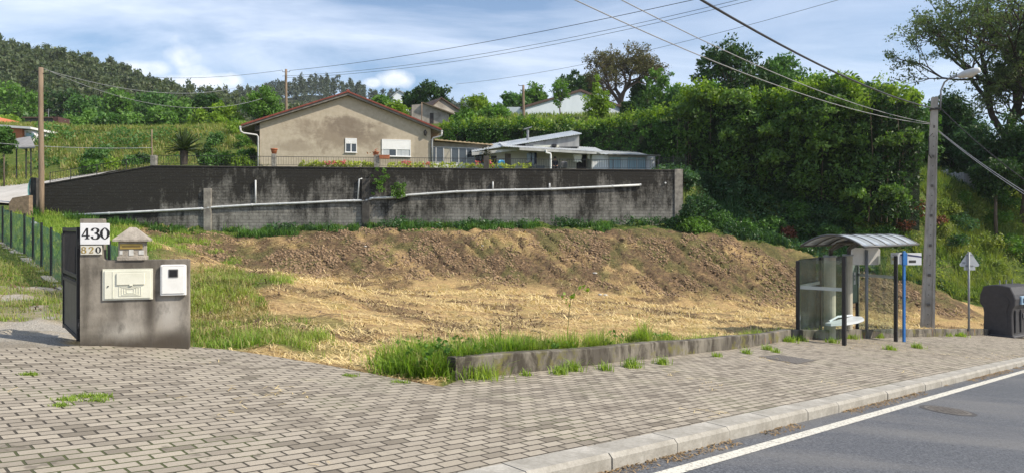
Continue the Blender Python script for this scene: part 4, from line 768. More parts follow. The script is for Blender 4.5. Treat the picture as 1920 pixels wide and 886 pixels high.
for i in range(n_):
    for k in range(1): x0_ = -.1+i*(L+.3)/n_; x1_ = x0_+(L+.3)/n_; f_ = lambda x: za_+(zb_-za_)*(x+.1)/(L+.3); mb.prism([(x0_, f_(x0_)-.05), (x1_, f_(x1_)-.05), (x1_, f_(x1_)), ((x0_+x1_)/2, f_((x0_+x1_)/2)+.05), (x0_, f_(x0_))], -.35, 3.2)
V_('roof', mb, tan)
mb = MB(); mb.box(0, L, 2.2, 2.3, -.3, zw1+.3); V_('back_wall', mb, off)
# ------------------------------------------------------------------ the long low shed with its lean-to roofs
sf0 = at(884, 300, 54.5); sf1 = at(1228, 300, 56.5); SF = Fr((sf0.x, sf0.y), (sf1.x, sf1.y), 3.9)
sh = thing('long_shed', 'long low white outbuilding with corrugated lean-to roofs, open porch and wide window', 'outbuilding', (SF.o.x, SF.o.y, 3.9)); sh.rotation_euler.z = math.atan2(SF.d.y, SF.d.x)
def Sx(name, mb, m, label=None, parent=None): return tloc(sh, name, mb, m, label, False, parent)
T = SF.t; Z = SF.h; cr = simple('cream wall', (.66,.64,.59), (.54,.52,.47), 1.5, .85, .15, .01); wc = simple('white corrugated sheet', (.74,.76,.78), (.60,.62,.64), 2, .5, 0)
cs = simple('grey corrugated roofing', (.50,.53,.56), (.34,.36,.38), 1.8, .5, .1, .005); gw2 = simple('weathered grey gable', (.36,.37,.37), (.22,.22,.23), 1.6, .9, .3, .02, stretch=(1.5, 1, .4))
x9 = T(1112)
mb = MB(); mb.box(T(918), T(995), 1.0, 1.15, -.3, 2.55); mb.box(T(995)+.001, x9, 1.6, 1.75, -.3, 2.5); mb.box(T(962), T(972), .98, -.0+.999, -.3, 2.5); Sx('porch_wall', mb, cr)
mb = MB(); mb.box(T(918)-.15, T(918)-.001, .5, 5., -.3, 2.5); mb.box(T(884), T(918)-.16, 1.2, 1.3, -.3, 2.3); Sx('left_wall', mb, simple('beige wall', (.40,.36,.29), (.30,.27,.22), 2, .9, .2, .01))
mb = MB(); mb.bbox(T(923), T(934), .95, .999, -.3, Z(930,290), .01); Sx('door', mb, simple('dark brown door', (.035,.026,.022), (.02,.016,.014), 5, .5, .1, .004))
mb = MB(); mb.bbox(T(949.5), T(961), .94, .999, -.3, Z(955,286), .01); Sx('door', mb, simple('grey brown door', (.19,.16,.14), (.12,.10,.09), 5, .6, .1, .004))
mb = MB(); mb.box(T(948), T(949.4), .96, .999, -.3, Z(955,285)); Sx('door_frame', mb, white)
mb = MB(); mb.box(T(1090), T(1108), 1.50, 1.598, -.3, Z(1095,287)); Sx('dark_doorway', mb, simple('doorway shade', (.03,.026,.028), (.02,.018,.02), 5, .9))  # dark sheet on the wall, the doorway's shade put into its colour
mb = MB(); n_ = 50; a_, b_ = T(1110), T(1229)
mb.box(a_, b_, .05, 4.2, -.3, Z(1180, 291)); Sx('wall', mb, wc)
mb = MB(); k = int((b_-a_)/.16)
for i in range(k): x = a_+i*(b_-a_)/k; mb.prism([(x, .0), (x+.05, -.0+.048), (x+.11, .048)] if False else [(x+.01, .048), (x+.045, .012), (x+.10, .012), (x+.135, .048)], -.3, Z(1180, 318), 'z')
Sx('wall_ribs', mb, wc)
mb = MB(); b = .06; x0, x1, z0, z1 = T(1141), T(1212), Z(1176,318), Z(1176,293.5)
mb.box(x0, x1, -.06, .049, z0, z0+b).box(x0, x1, -.06, .049, z1-b, z1).box(x0, x0+b, -.06, .049, z0+b+.001, z1-b-.001).box(x1-b, x1, -.06, .049, z0+b+.001, z1-b-.001); wf = Sx('window', mb, grey)
bl = simple('blue grey curtained pane', (.24,.36,.42), (.15,.26,.32), 3, .25, 0, stretch=(3, 1, .15))
e = [x0+b, T(1164), T(1176), T(1194), x1-b]
for i in range(4): mb = MB(); mb.box(e[i]+.02, e[i+1]-.02, -.03, .045, z0+b+.001, z1-b-.001); Sx('pane', mb, bl if i != 1 else simple('pale curtain', (.42,.50,.53), (.33,.42,.46), 3, .3, 0), parent=wf)
for i in (1, 2, 3): mb = MB(); mb.box(e[i]-.019, e[i]+.019, -.05, .045, z0+b+.001, z1-b-.001); Sx('mullion', mb, grey, parent=wf)
# roofs: A high mono-pitch, B corrugated porch roof, C flat roof with a small canopy
def roof(name, x0, z0, x1, z1, y0, y1, m, th=.08, rib=.18, drop=0.):
    mb = MB(); n_ = max(3, int(abs(x1-x0)/rib)); k = int((y1-y0)/.5)+1; vs = []
    for i in range(n_*2+1):
        u = i/(n_*2); x = x0+(x1-x0)*u; z = z0+(z1-z0)*u+(.028 if i % 2 else 0); vs += [(x, y0, z-th-drop*0), (x, y0, z), (x, y1, z+drop), (x, y1, z-th+drop)]
    N_ = n_*2; mb.add(vs, [(0,1,2,3), tuple(N_*4+q_ for q_ in (3,2,1,0))]+[(i*4+a2, (i+1)*4+a2, (i+1)*4+(a2+1) % 4, i*4+(a2+1) % 4) for i in range(N_) for a2 in range(4)]); return Sx(name, mb, m)
light = simple('bright metal roofing', (.66,.70,.74), (.50,.53,.56), 2, .35, 0, metal=.3)
zA0, zA1 = Z(884,284), Z(1088,250.5); roof('high_roof', T(884), zA0, T(1089), zA1, -.25, 3.0, light, drop=.62)
mb = MB(); mb.prism([(T(985), Z(985,276)), (T(1086), Z(1086,275)), (T(1086), zA1-.10), (T(985), zA0+(zA1-zA0)*(T(985)-T(884))/(T(1089)-T(884))-.10)], .0, .12); Sx('gable_wall', mb, gw2)
mb = MB(); mb.box(T(1086)-.12, T(1086), .121, 3.0, 2.2, zA1-.12); Sx('gable_side', mb, gw2)
roof('porch_roof', T(940), Z(940,277), T(1128), Z(1128,287), -1.0, 1.8, cs, .05, .2, .62)
mb = MB(); mb.prism([(T(884), zA0-.34), (T(970), Z(970,279)-.16), (T(970), Z(970,279)), (T(884), zA0-.09)], -.30, -.252); mb.prism([(T(970)+.01, Z(970,279)-.22), (T(1112), Z(1112,289)-.12), (T(1112), Z(1112,289)+.04), (T(970)+.01, Z(970,279)-.02)], -1.06, -1.0); Sx('fascia', mb, simple('dull white fascia', (.52,.52,.50), (.32,.32,.31), 2.5, .7, .2, .01))
roof('flat_roof', T(1105), Z(1105,288), T(1215), Z(1215,291), -.2, 3.8, light, .06, .3, .72)
mb = MB(); mb.prism([(T(1136), Z(1136,292)), (T(1233), Z(1233,294)), (T(1233), Z(1233,294)+.07), (T(1136), Z(1136,292)+.07)], -.75, -.201); Sx('canopy', mb, simple('stained canopy', (.33,.31,.28), (.16,.15,.13), 2.5, .9, .2, .01))
mb = MB(); mb.box(T(1000), T(1048), -.02, -.001, Z(1020,275.5), Z(1020,272)); Sx('fascia_board', mb, cream)
mb = MB(); mb.tube([(T(1019), -1.1, Z(1019,284)), (T(1019), -1.1, Z(1019,289)), (T(1027), -1.1, Z(1027,291)), (T(1027.5), -1.1, Z(1027,294)), (T(1027.5), -1.1, -.2)], .075, 8); Sx('downpipe', mb, white)
mb = MB(); mb.tube([(T(1219), -.05, -.2), (T(1219), -.05, Z(1219,296))], .06, 8); Sx('downpipe', mb, white)
mb = MB(); mb.tube([(T(993.5), 1.0, Z(993,262)-.4), (T(993.5), 1.0, Z(993,240))], .1, 10); mb.M = Matrix.Translation((T(993.5), 1.0, Z(993,237))) @ Matrix.Rotation(-.3, 4, 'Y'); mb.box(-.32, .32, -.2, .2, -.03, .03); Sx('chimney_pipe', mb, galv)
mb = MB(); mb.bbox(T(1034), T(1042), -.4, .0-.02, Z(1038,276), Z(1038,271.5), .02); Sx('roof_box', mb, black)
# fence of dark slats right of the shed on the wall end
rf_ = thing('screen_fence', 'dark see-through screen fence on the terrace right of the long shed', 'fence', at(1240, 322, 52)); mb = MB()
for px in (1236, 1262, 1286): p_ = at(px, 330, 52); mb.tube([p_, at(px, 292, 52)], .04, 5)
obj('posts', mb, iron_b, rf_); mb = MB()
for i in range(12): y_ = 296+i*2.6; mb.tube([at(1236, y_, 52), at(1286, y_+.4, 52)], .02, 4)
obj('rails', mb, iron_b, rf_)
# things on the terrace seen over the wall
def sp(px, py, y_): tt = T(px); q_ = SF.M() @ Vector((tt, y_, 0)); q_.z = (HY-py)/F*q_.y; return q_
def cloth(px, py0, py1, w, m, name, lab, y_=-.3, wob=.05):
    mb = MB(); a_ = sp(px, py0, y_); b_ = sp(px, py1, y_); vs = []
    for i in range(9):
        for k in range(7): u = k/6-.5; vs.append((a_.x+u*w*(1+.12*math.sin(i*.9)), a_.y+wob*math.sin(k*2.1+i*.3), a_.z+(b_.z-a_.z)*i/8+.05*math.sin(k*1.9)*(i/8)))
    mb.add(vs, [(i*7+k, i*7+k+1, (i+1)*7+k+1, (i+1)*7+k) for i in range(8) for k in range(6)]); o = obj(name, mb, m, None, True); o.modifiers.new('s', 'SOLIDIFY').thickness = .02; tag(o, lab, 'laundry', 'clothes hanging on the porch of the long shed')
navy = simple('navy cloth', (.03,.04,.07), (.015,.02,.035), 6, .95, .3, .02); gc = simple('grey cloth', (.28,.33,.36), (.20,.24,.27), 6, .95, .3, .02); wcl = simple('white cloth', (.74,.73,.70), (.64,.63,.60), 4, .9, .2, .01)
cloth(990.5, 287, 310, .30, gc, 'hanging_cloth', 'grey cloth hanging from the porch roof, leftmost of the laundry'); cloth(995, 286, 302, .28, navy, 'hanging_cloth', 'dark navy garment hanging second from left on the porch'); cloth(998, 286, 314, .18, gc, 'hanging_cloth', 'narrow light grey garment hanging between two navy ones on the porch', -.34); cloth(1001.5, 286, 308, .26, navy, 'hanging_cloth', 'dark navy garment hanging nearest the white downpipe')
cloth(1081.5, 289, 304, .62, wcl, 'hanging_cloth', 'square white cloth hanging at the right of the porch', -.3, .02); cloth(1102, 288, 298, .17, wcl, 'hanging_cloth', 'small narrow white cloth hanging in front of the dark doorway')
# hanging plant, blue chair, chairs, person
root = thing('hanging_plant', 'dark trailing plant hanging beside the veranda over a tan flower pot', 'plant', sp(912, 305, -.4)); c = np.array(sp(912, 293, -.4))+rng.normal(size=(260, 3))*np.array([.16,.16,.3]); v_, q_ = leaves(c, .07); leafobj('leaves', v_, q_, leafmat('dark trailing leaves', (.02,.025,.015), (.06,.06,.03), .2), root); mb = MB(); mb.tube([sp(912, 283, -.4), sp(912, 295, -.4)], .01, 4); obj('cord', mb, black, root)
pot(sp(914, 311, -.5), .24, .42, 'tan flower pot with straw coloured plant beside the left shed door', 60, yell)
blue = simple('blue plastic', (.03,.25,.52), (.02,.20,.45), 4, .4, 0); hp_ = sp(934, 321, -.3)
def chair(p, m, lab, ry, group='chairs on the porch'):
    p = Vector((p.x, p.y, g1(p.x, p.y)+.05)); root = thing('garden_chair', lab, 'chair', p, group); M_ = Matrix.Translation(p) @ Matrix.Rotation(ry, 4, 'Z')
    mb = MB(M_); mb.bbox(-.24, .24, -.22, .22, .42, .46, .02); obj('seat', mb, m, root)
    mb = MB(M_); vs = []
    for i in range(7):
        for k in range(7): u = k/6-.5; w_ = .23+.04*math.sin(i/6*math.pi); vs.append((u*2*w_, .21+.12*i/6-.08*(u*2)**2*-1, .46+.48*i/6+.06*math.cos(u*3)*(i == 6)))
    mb.add(vs, [(i*7+k, i*7+k+1, (i+1)*7+k+1, (i+1)*7+k) for i in range(6) for k in range(6)]); o = obj('backrest', mb, m, root, True); o.modifiers.new('s', 'SOLIDIFY').thickness = .02
    for sx in (-1, 1):
        for sy in (-1, 1): mb = MB(M_); mb.tube([(sx*.21, sy*.2, .42), (sx*.25, sy*.24, 0)], [.028, .02], 6); obj('leg', mb, m, root)
        mb = MB(M_); mb.tube([(sx*.26, .22, .66), (sx*.27, -.18, .66), (sx*.25, -.22, .44)], .02, 6); obj('armrest', mb, m, root)
    return root
chair(sp(934, 322, -.9), blue, 'bright blue plastic garden chair in front of the left shed door', R(200)); gch = simple('dark grey plastic', (.10,.10,.11), (.07,.07,.08), 4, .5, 0)
chair(sp(990, 322, -.8), gch, 'dark grey garden chair under the hanging laundry', R(170)); chair(sp(1052, 322, -.7), gch, 'dark grey garden chair right of the seated person', R(190))
mb = MB(); a_ = sp(1006, 318, .2); b_ = sp(1022, 318, .2); a_.z = b_.z = 3.9; mb.box(a_.x, b_.x, a_.y, a_.y+.5, 4.25, 4.9); tag(obj('storage_box', mb, simple('grey blue box', (.17,.19,.21), (.12,.13,.15), 3, .6)), 'grey storage box beside the downpipe on the porch', 'box')
for i, px in enumerate((1066, 1070.5, 1075)):
    mb = MB(); c_ = sp(px, 322, -.6); mb.M = Matrix.Translation((c_.x, c_.y, 4.25)) @ Matrix.Rotation(R(35), 4, 'Z'); pts = [(.0, .30*math.cos(a2), .36*math.sin(a2)) for a2 in np.linspace(0, math.pi*2, 17)]; mb.tube(pts, .045, 6, False); tag(obj('white_hoop', mb, wcl), ('leftmost', 'middle', 'rightmost')[i]+' of the three pale hoops leaning on the porch behind the railing', 'hoop', 'hoops leaning on the porch')
def skin(name, pts, edges, rad, m, parent, off_):
    me = bpy.data.meshes.new(name); me.from_pydata([tuple(Vector(p)) for p in pts], edges, []); o = bpy.data.objects.new(name, me); C.objects.link(o); me.materials.append(m); o.parent = parent; o.location = off_
    md = o.modifiers.new('skin', 'SKIN'); md.use_smooth_shade = True
    for i, r_ in enumerate(rad): me.skin_vertices[0].data[i].radius = (r_, r_); me.skin_vertices[0].data[i].use_root = (i == 0)
    o.modifiers.new('sub', 'SUBSURF').levels = 1; o.modifiers['sub'].render_levels = 2; return o
pc = sp(1038, 322, -.6); pc = Vector((pc.x, pc.y, g1(pc.x, pc.y)+.10)); chair(pc, gch, 'dark garden chair in which the person sits', 0.)
root = thing('person', 'person in dark clothes with dark hair sitting on the porch behind the railing', 'person', pc)
skinm = simple('skin', (.42,.26,.18), (.36,.22,.15), 6, .6, 0); dk = simple('dark clothes', (.025,.025,.032), (.015,.015,.02), 6, .9, .2, .01); hair = simple('dark hair', (.03,.022,.018), (.02,.015,.012), 20, .7, .3, .004)
J = [(0,.05,.50),(0,.07,.72),(0,.10,.95),(0,.08,1.08),(0,.04,1.20),(0,.03,1.30)]; Rd = [.13,.125,.12,.055,.085,.07]; E = [(0,1),(1,2),(2,3),(3,4),(4,5)]
def limb(j0, pts, rr):
    k0 = j0
    for p_, r_ in zip(pts, rr): J.append(p_); Rd.append(r_); E.append((k0, len(J)-1)); k0 = len(J)-1
    return k0
for sx in (-1, 1):
    k0 = limb(2, [(sx*.17,.08,.97),(sx*.23,-.02,.72),(sx*.15,-.24,.60),(sx*.10,-.30,.59)], [.055,.042,.03,.028])
    for f_ in range(5): limb(k0, [(sx*(.10-.012*f_+.02),-.33-.01*(f_ != 0),.59-.002*f_), (sx*(.10-.012*f_+.01),-.36-.01*(f_ in (2,3)),.575)], [.009,.008])
    limb(0, [(sx*.10,.0,.50),(sx*.13,-.42,.50),(sx*.13,-.40,.10),(sx*.13,-.52,.045)], [.085,.06,.045,.035])
skin('body', J, E, Rd, skinm, root, (0,0,0))
Jc = [(0,.06,.52),(0,.075,.74),(0,.10,.97),(0,.09,1.05)]; Ec = [(0,1),(1,2),(2,3)]; Rc = [.16,.155,.15,.075]; J, E, Rd = Jc, Ec, Rc
for sx in (-1, 1): limb(2, [(sx*.18,.08,.98),(sx*.235,-.02,.73),(sx*.16,-.22,.605)], [.072,.06,.045])
skin('jacket', J, E, Rd, dk, root, (0,0,0)); J, E, Rd = [(0,.03,.51)], [], [.15]
for sx in (-1, 1): limb(0, [(sx*.11,-.05,.51),(sx*.13,-.42,.51),(sx*.13,-.40,.12)], [.10,.075,.055])
skin('trousers', J, E, Rd, dk, root, (0,0,0))
mb = MB(Matrix.Translation(pc)); mb.lathe((0,.055,1.235), [(.098,-.06),(.104,0),(.098,.055),(.065,.10),(.02,.118)], 14); obj('hair', mb, hair, root, True)
mb = MB(Matrix.Translation(pc)); mb.tube([(0,-.045,1.22),(0,-.068,1.19),(0,-.05,1.185)], [.008,.013,.008], 6)
for sx in (-1, 1): mb.tube([(sx*.03,-.038,1.225), (sx*.03,-.048,1.225)], .008, 6)
mb.tube([(-.022,-.044,1.155),(.022,-.044,1.155)], .005, 5); obj('face_features', mb, simple('face shade', (.30,.16,.12)), root)
# ------------------------------------------------------------------ buildings farther off
def gable(name, lab, px0, px1, Y0, Y1, ze, pxa, za, zb, depth, wallm_, roofm_, over=.3, th=.15):
    a_, b_ = at(px0, 0, Y0), at(px1, 0, Y1); fr = Fr((a_.x, a_.y), (b_.x, b_.y), 0); root = thing(name, lab, 'building', (a_.x, a_.y, zb)); M_ = fr.M(); L = fr.L
    e0, e1 = fr.h(px0, ze[0]), fr.h(px1, ze[1]); xa = fr.t(pxa); ha = fr.h(pxa, za)
    mb = MB(M_); mb.prism([(0,zb),(L,zb),(L,e1),(xa,ha),(0,e0)], 0, depth); obj('wall', mb, wallm_, root)
    s0, s1 = (ha-e0)/max(xa, .01), (ha-e1)/(L-xa)
    for q_ in ([(-over,e0-over*s0),(xa,ha),(xa,ha+th),(-over,e0-over*s0+th)], [(xa+.001,ha),(L+over,e1-over*s1),(L+over,e1-over*s1+th),(xa+.001,ha+th)]): mb = MB(M_); mb.prism(q_, -.25, depth+.25); obj('roof', mb, roofm_, root)
    return root, fr, M_
blu = simple('pale blue render', (.60,.66,.72), (.50,.56,.62), .8, .85, .15, .02, stretch=(1, 1, .4)); dr = simple('dark brown roofing', (.10,.06,.05), (.05,.035,.03), 3, .85, .3, .02)
root, fr, M_ = gable('white_building', 'large pale blue white building with low dark gable roof behind the hedge', 985, 1184, 88, 92, (202, 211), 1088, 172, 9.5, 14, blu, dr, .4, .28)
a_ = at(942, 202, 89); b_ = at(985, 202, 88.2); mb = MB(); mb.box(a_.x, b_.x-.05, 88.6, 95, 9.5, a_.z); obj('side_wing', mb, blu, root); 
old = simple('old mottled render', (.40,.37,.33), (.17,.15,.13), 1.2, .95, .5, .04)
root, fr, M_ = gable('stone_shed', 'old mottled grey shed with tumbledown dark tiled roof behind the house', 806, 866, 78, 80, (203, 211), 826, 185, 6, 7, old, dr, .3, .12)
a_ = at(772, 0, 75); b_ = at(842, 0, 75.4); fr2 = Fr((a_.x, a_.y), (b_.x, b_.y), 0); mb = MB(fr2.M()); h0, h1 = fr2.h(772,197), fr2.h(842,214); mb.prism([(0,6),(fr2.L,6),(fr2.L,h1),(fr2.L*.35,fr2.h(797,195)),(0,h0)], 0, 2.6); obj('front_wall', mb, old, root)
mb = MB(fr2.M()); mb.prism([(fr2.L*.3,fr2.h(797,195)),(fr2.L+.5,h1-.15),(fr2.L+.5,h1),(fr2.L*.3,fr2.h(797,195)+.14)], -.4, 3); obj('lean_to_roof', mb, simple('mossy old tiles', (.16,.13,.09), (.07,.055,.04), 4, .95, .5, .04), root)
mb = MB(fr2.M()); mb.box(fr2.t(806), fr2.t(813), -.02, -.003, fr2.h(810,232), fr2.h(810,212)); obj('door', mb, simple('dark brown door', (.035,.026,.022)), root)
root, fr, M_ = gable('far_white_house', 'small far white house half hidden by trees above the right roof slope', 737, 768, 125, 126, (180, 182), 748, 171, 14, 8, simple('far white render', (.62,.66,.72), (.55,.6,.66), 1, .9), simple('far grey roof', (.30,.33,.38), (.24,.27,.3), 2, .9), .3, .2)
# far left
a_ = at(47, 244, 84); b_ = at(117, 244, 84.6); root = thing('dark_building', 'long dark grey flat roofed building above the grass bank at the left', 'building', a_); mb = MB(); mb.box(a_.x, b_.x-.6, 84, 86, 8, at(50,222,84).z); obj('wall', mb, simple('charcoal render', (.10,.095,.10), (.06,.058,.06), 1.5, .9, .2, .02), root)
mb = MB(); mb.box(b_.x-.59, b_.x, 83.8, 86, 8, at(50,219.5,84).z); obj('end_wall', mb, simple('dark red brown', (.09,.04,.035), (.06,.03,.03), 2, .9), root); mb = MB(); mb.box(a_.x-.2, b_.x-.61, 83.7, 86.2, at(50,221.8,84).z, at(50,220,84).z); obj('roof_edge', mb, simple('brown coping', (.16,.10,.08)), root)
mb = MB(); p_ = at(91, 220, 86); mb.tube([p_, p_+Vector((0,0,1.0))], .03, 5); mb.tube([p_+Vector((-.35,0,.85)), p_+Vector((.35,0,.95))], .02, 4); mb.tube([p_+Vector((-.2,0,.7)), p_+Vector((.2,0,.75))], .02, 4); obj('antenna', mb, galv, root)
a_ = at(18, 262, 66); b_ = at(71, 262, 67); root = thing('flat_roof_house', 'white flat roofed house with an orange wall beside the grass bank', 'house', a_); mb = MB(); mb.box(at(40,0,66).x, b_.x, 66.3, 70, 5., at(60,243,66).z); obj('wall', mb, simple('bright white render', (.72,.66,.75), (.62,.64,.66), 1, .8), root)
mb = MB(); mb.box(at(-8,0,66).x, at(42,0,66).x-.01, 66, 70, 5., at(30,240,66).z); obj('orange_wall', mb, simple('orange render', (.45,.16,.08), (.36,.12,.06), 1, .85), root)
mb = MB(); mb.prism([(at(-12,0,66).x, at(0,238,66).z), (b_.x+.25, at(70,243,66).z), (b_.x+.25, at(70,239,66).z), (at(-12,0,66).x, at(0,234,66).z)], 65.6, 70.3); obj('roof', mb, simple('white roof slab', (.66,.67,.68), (.5,.51,.52), 1, .8), root)
mb = MB(); mb.box(at(45,0,66).x, at(60,0,66).x, 66.24, 66.298, at(50,258,66).z, at(50,249,66).z); obj('window', mb, bl, root)
a_ = at(-30, 235, 92); root = thing('tiled_roof_house', 'orange tiled roof corner of a house at the left edge', 'house', a_); mb = MB(); mb.box(at(-60,0,92).x, at(5,0,92).x, 92, 99, 9, at(0,240,92).z); obj('wall', mb, off, root)
mb = MB(); mb.prism([(at(-60,0,92).x, at(0,215,92).z), (at(-16,0,92).x, at(0,217,92).z), (at(9,0,92).x, at(0,235,92).z), (at(9,0,92).x, at(0,238,92).z), (at(-60,0,92).x, at(0,238,92).z)], 91.6, 99.4); obj('roof', mb, simple('orange roof tiles', (.50,.16,.07), (.36,.11,.05), 6, .8, .4, .03), root)
a_ = at(28, 300, 56); root = thing('carport', 'grey sheet carport roof on thin posts behind the round clipped tree', 'carport', Vector((a_.x, a_.y, g1(a_.x, a_.y)))); mb = MB(); A_, B_, C_, D_ = at(28,279,55), at(66,278,54), at(57,258,61), at(26,263,62)
mb.add([A_, B_, C_, D_, A_+Vector((0,0,.12)), B_+Vector((0,0,.12)), C_+Vector((0,0,.12)), D_+Vector((0,0,.12))], [(3,2,1,0),(4,5,6,7),(0,1,5,4),(1,2,6,5),(2,3,7,6),(3,0,4,7)]); obj('roof', mb, simple('dull grey sheet', (.30,.29,.28), (.20,.19,.18), 2, .7), root)
for p_ in (at(49,278,55), at(58,278,54.4), at(31,279,55.2)): mb = MB(); mb.tube([Vector((p_.x, p_.y, g1(p_.x, p_.y)-.1)), p_], .05, 6); obj('post', mb, iron_b, root)
mb = MB(); a_ = at(120, 238, 78); b_ = at(174, 246, 76); mb.add([a_, b_, b_+Vector((0,4,.15)), a_+Vector((0,4,.15)), a_-Vector((0,0,.2)), b_-Vector((0,0,.2)), b_+Vector((0,4,-.05)), a_+Vector((0,4,-.05))], [(0,1,2,3),(7,6,5,4),(0,4,5,1),(1,5,6,2),(2,6,7,3),(3,7,4,0)]); tag(obj('sheet_roof', mb, simple('dull blue grey sheet', (.36,.40,.42), (.26,.29,.31), 2, .6)), 'low grey blue sheet roof lying along the top of the grass bank', 'roof sheet')
# grey fence far right behind the concrete pole
root = thing('panel_fence', 'pale grey boarded fence behind the concrete pole under dark trees', 'fence', at(1795, 345, 54))
for i in range(14):
    px = 1766+i*5.0; p_ = at(px, 343+.2*i, 54); mb = MB(); zt_ = at(px, 324+1.5*math.sin(i*2.3)+(-5 if i < 3 else 0), 54).z; mb.bbox(p_.x-.085, p_.x+.085, 54, 54.05, p_.z-1, zt_, .01); obj('board', mb, simple('weathered pale boards', (.42,.44,.46), (.26,.28,.30), 3, .85, .3, .01, stretch=(3,3,.4)), root)
# ------------------------------------------------------------------ bus shelter
fl = onp(1583, 647); O_ = Vector((fl.x, fl.y)); zg = fl.z; ua = math.atan2(.717, .697)
root = thing('bus_shelter', 'glass bus shelter with arched translucent roof, dark posts and a small bench', 'bus shelter', fl)
def SP(s_, n_): q_ = O_+U2*s_+N2*n_; return q_.x, q_.y
Ms = Matrix.Translation((O_.x, O_.y, 0)) @ Matrix.Rotation(ua, 4, 'Z')       # local x along the kerb, y away from the road, z absolute
postm = simple('shelter post black', (.028,.027,.030), (.018,.018,.02), 8, .4, .05, .003); SS = [(0,0,480),(0,1.22,488),(2.15,1.45,481),(4.2,1.35,478),(4.85,1.3,476),(4.3,0,479)]
for s_, n_, py in SS:
    x, y = SP(s_, n_); zt_ = (HY-py)/F*y; mb = MB(); mb.M = Matrix.Translation((x, y, 0)) @ Matrix.Rotation(ua, 4, 'Z'); mb.bbox(-.05, .05, -.05, .05, P(x, y)-.05, zt_, .012); obj('post', mb, postm, root)
g_ = NT('clear glass'); g_.t.nodes.remove(g_.b); gl = g_.n('ShaderNodeBsdfGlossy'); gl.inputs['Roughness'].default_value = .02; gl.inputs[0].default_value = (.9,.95,.95,1); tr = g_.n('ShaderNodeBsdfTransparent'); tr.inputs[0].default_value = (.90,.95,.93,1); df = g_.n('ShaderNodeBsdfDiffuse'); df.inputs[0].default_value = (.45,.50,.46,1)
fr_ = g_.n('ShaderNodeFresnel'); fr_.inputs[0].default_value = 1.45; m1_ = g_.n('ShaderNodeMixShader'); g_.l(fr_.outputs[0], m1_.inputs[0]); g_.l(tr.outputs[0], m1_.inputs[1]); g_.l(gl.outputs[0], m1_.inputs[2])
m2_ = g_.n('ShaderNodeMixShader'); g_.l(g_.ramp(g_.noise(1.6, 5, .6), [(.35, .01), (.7, .09)]), m2_.inputs[0]); g_.l(m1_.outputs[0], m2_.inputs[1]); g_.l(df.outputs[0], m2_.inputs[2]); g_.l(m2_.outputs[0], g_.o.inputs[0]); glass = g_.m
band = NT('frosted band'); band.b.inputs['Alpha'].default_value = .55; band.col((.70,.74,.72)); band.rough(.5)
def pane(s0, n0, s1, n1, z0, z1, nb_):
    a_, b_ = Vector(SP(s0, n0)), Vector(SP(s1, n1)); d_ = (b_-a_).normalized(); nr = Vector((-d_.y, d_.x))*.006; a_ = a_+d_*.06; b_ = b_-d_*.06
    def slab(za, zb_, k): mb = MB(); mb.add([(a_.x-nr.x*k, a_.y-nr.y*k, za), (b_.x-nr.x*k, b_.y-nr.y*k, za), (b_.x+nr.x*k, b_.y+nr.y*k, za), (a_.x+nr.x*k, a_.y+nr.y*k, za), (a_.x-nr.x*k, a_.y-nr.y*k, zb_), (b_.x-nr.x*k, b_.y-nr.y*k, zb_), (b_.x+nr.x*k, b_.y+nr.y*k, zb_), (a_.x+nr.x*k, a_.y+nr.y*k, zb_)], [(0,3,2,1),(4,5,6,7),(0,1,5,4),(1,2,6,5),(2,3,7,6),(3,0,4,7)]); return mb
    o = obj('glass_panel', slab(z0, z1, 1), glass, root)
    if nb_: obj('white_band', slab(nb_, nb_+.09, 1.5), band.m, o)
zb0 = zg+.14; zt0 = -.82; zbn = -1.62
pane(0, 0, 0, 1.22, zb0, zt0, zbn); pane(0, 1.22, 2.15, 1.45, zb0, zt0, zbn); pane(2.15, 1.45, 4.2, 1.35, zb0, zt0, 0); pane(4.85, 1.3, 4.3, 0, zb0-.3, zt0, -1.50)
# advertising panel between the two right rear posts
mb = MB(Ms); mb.M = Ms; y0 = 1.31; mb.bbox(4.27, 4.79, y0-.04, y0+.04, -2.35, -.86, .01); ad = obj('poster_case', mb, postm, root); mb = MB(Ms); mb.box(4.30, 4.76, y0-.046, y0-.0415, -2.31, -.90); obj('poster_glass', mb, simple('grey green backing', (.20,.25,.25), (.15,.19,.19), 2, .2, 0), ad)
mb = MB(Ms); mb.box(4.42, 4.58, y0-.05, y0-.047, -1.75, -1.35); nt_ = obj('timetable', mb, wcl, ad)
mb = MB(Ms); mb.box(4.45, 4.52, y0-.0525, y0-.0505, -1.50, -1.44).box(4.45, 4.50, y0-.0525, y0-.0505, -1.62, -1.55); obj('dark_marks', mb, black, nt_)
# columns and curved ribs
colm = simple('beige shelter column', (.46,.43,.35), (.34,.32,.26), 3, .6, .1, .005); zc1 = -.80; ribm = simple('shelter rib grey', (.10,.10,.10), (.06,.06,.06), 4, .45, 0)
for s_, r_ in ((1.75,.16), (3.2,.13)):
    x, y = SP(s_, 1.02); mb = MB(); mb.lathe((x, y, P(x, y)), [(r_, 0), (r_, zc1-P(x, y))], 16); cl_ = obj('column', mb, colm, root, False); mb = MB(); mb.lathe((x, y, zc1+.002), [(r_+.03, 0), (r_+.03, .05)], 16); obj('collar', mb, galv, cl_)
ra, rb, re, rm = -.5, 1.12, -.45, -.16
def rz_(n_): u = (n_-ra)/(rb-ra); return re+(rm-re)*4*u*(1-u)
for s_ in (1.75, 3.2):
    for ds, dn in ((-.75,-.9),(-.25,-.6),(.25,-.6),(.75,-.9)):
        mb = MB(Ms); nn = .5+dn*.85; mb.tube([(s_+ds*.04, 1.0, zc1), (s_+ds*.15, .98, zc1+.22), (s_+ds*.5, .98+(nn-.98)*.25, zc1+.42), (s_+ds, nn, rz_(nn)-.03)], .035, 8); obj('curved_bracket', mb, ribm, root, True)
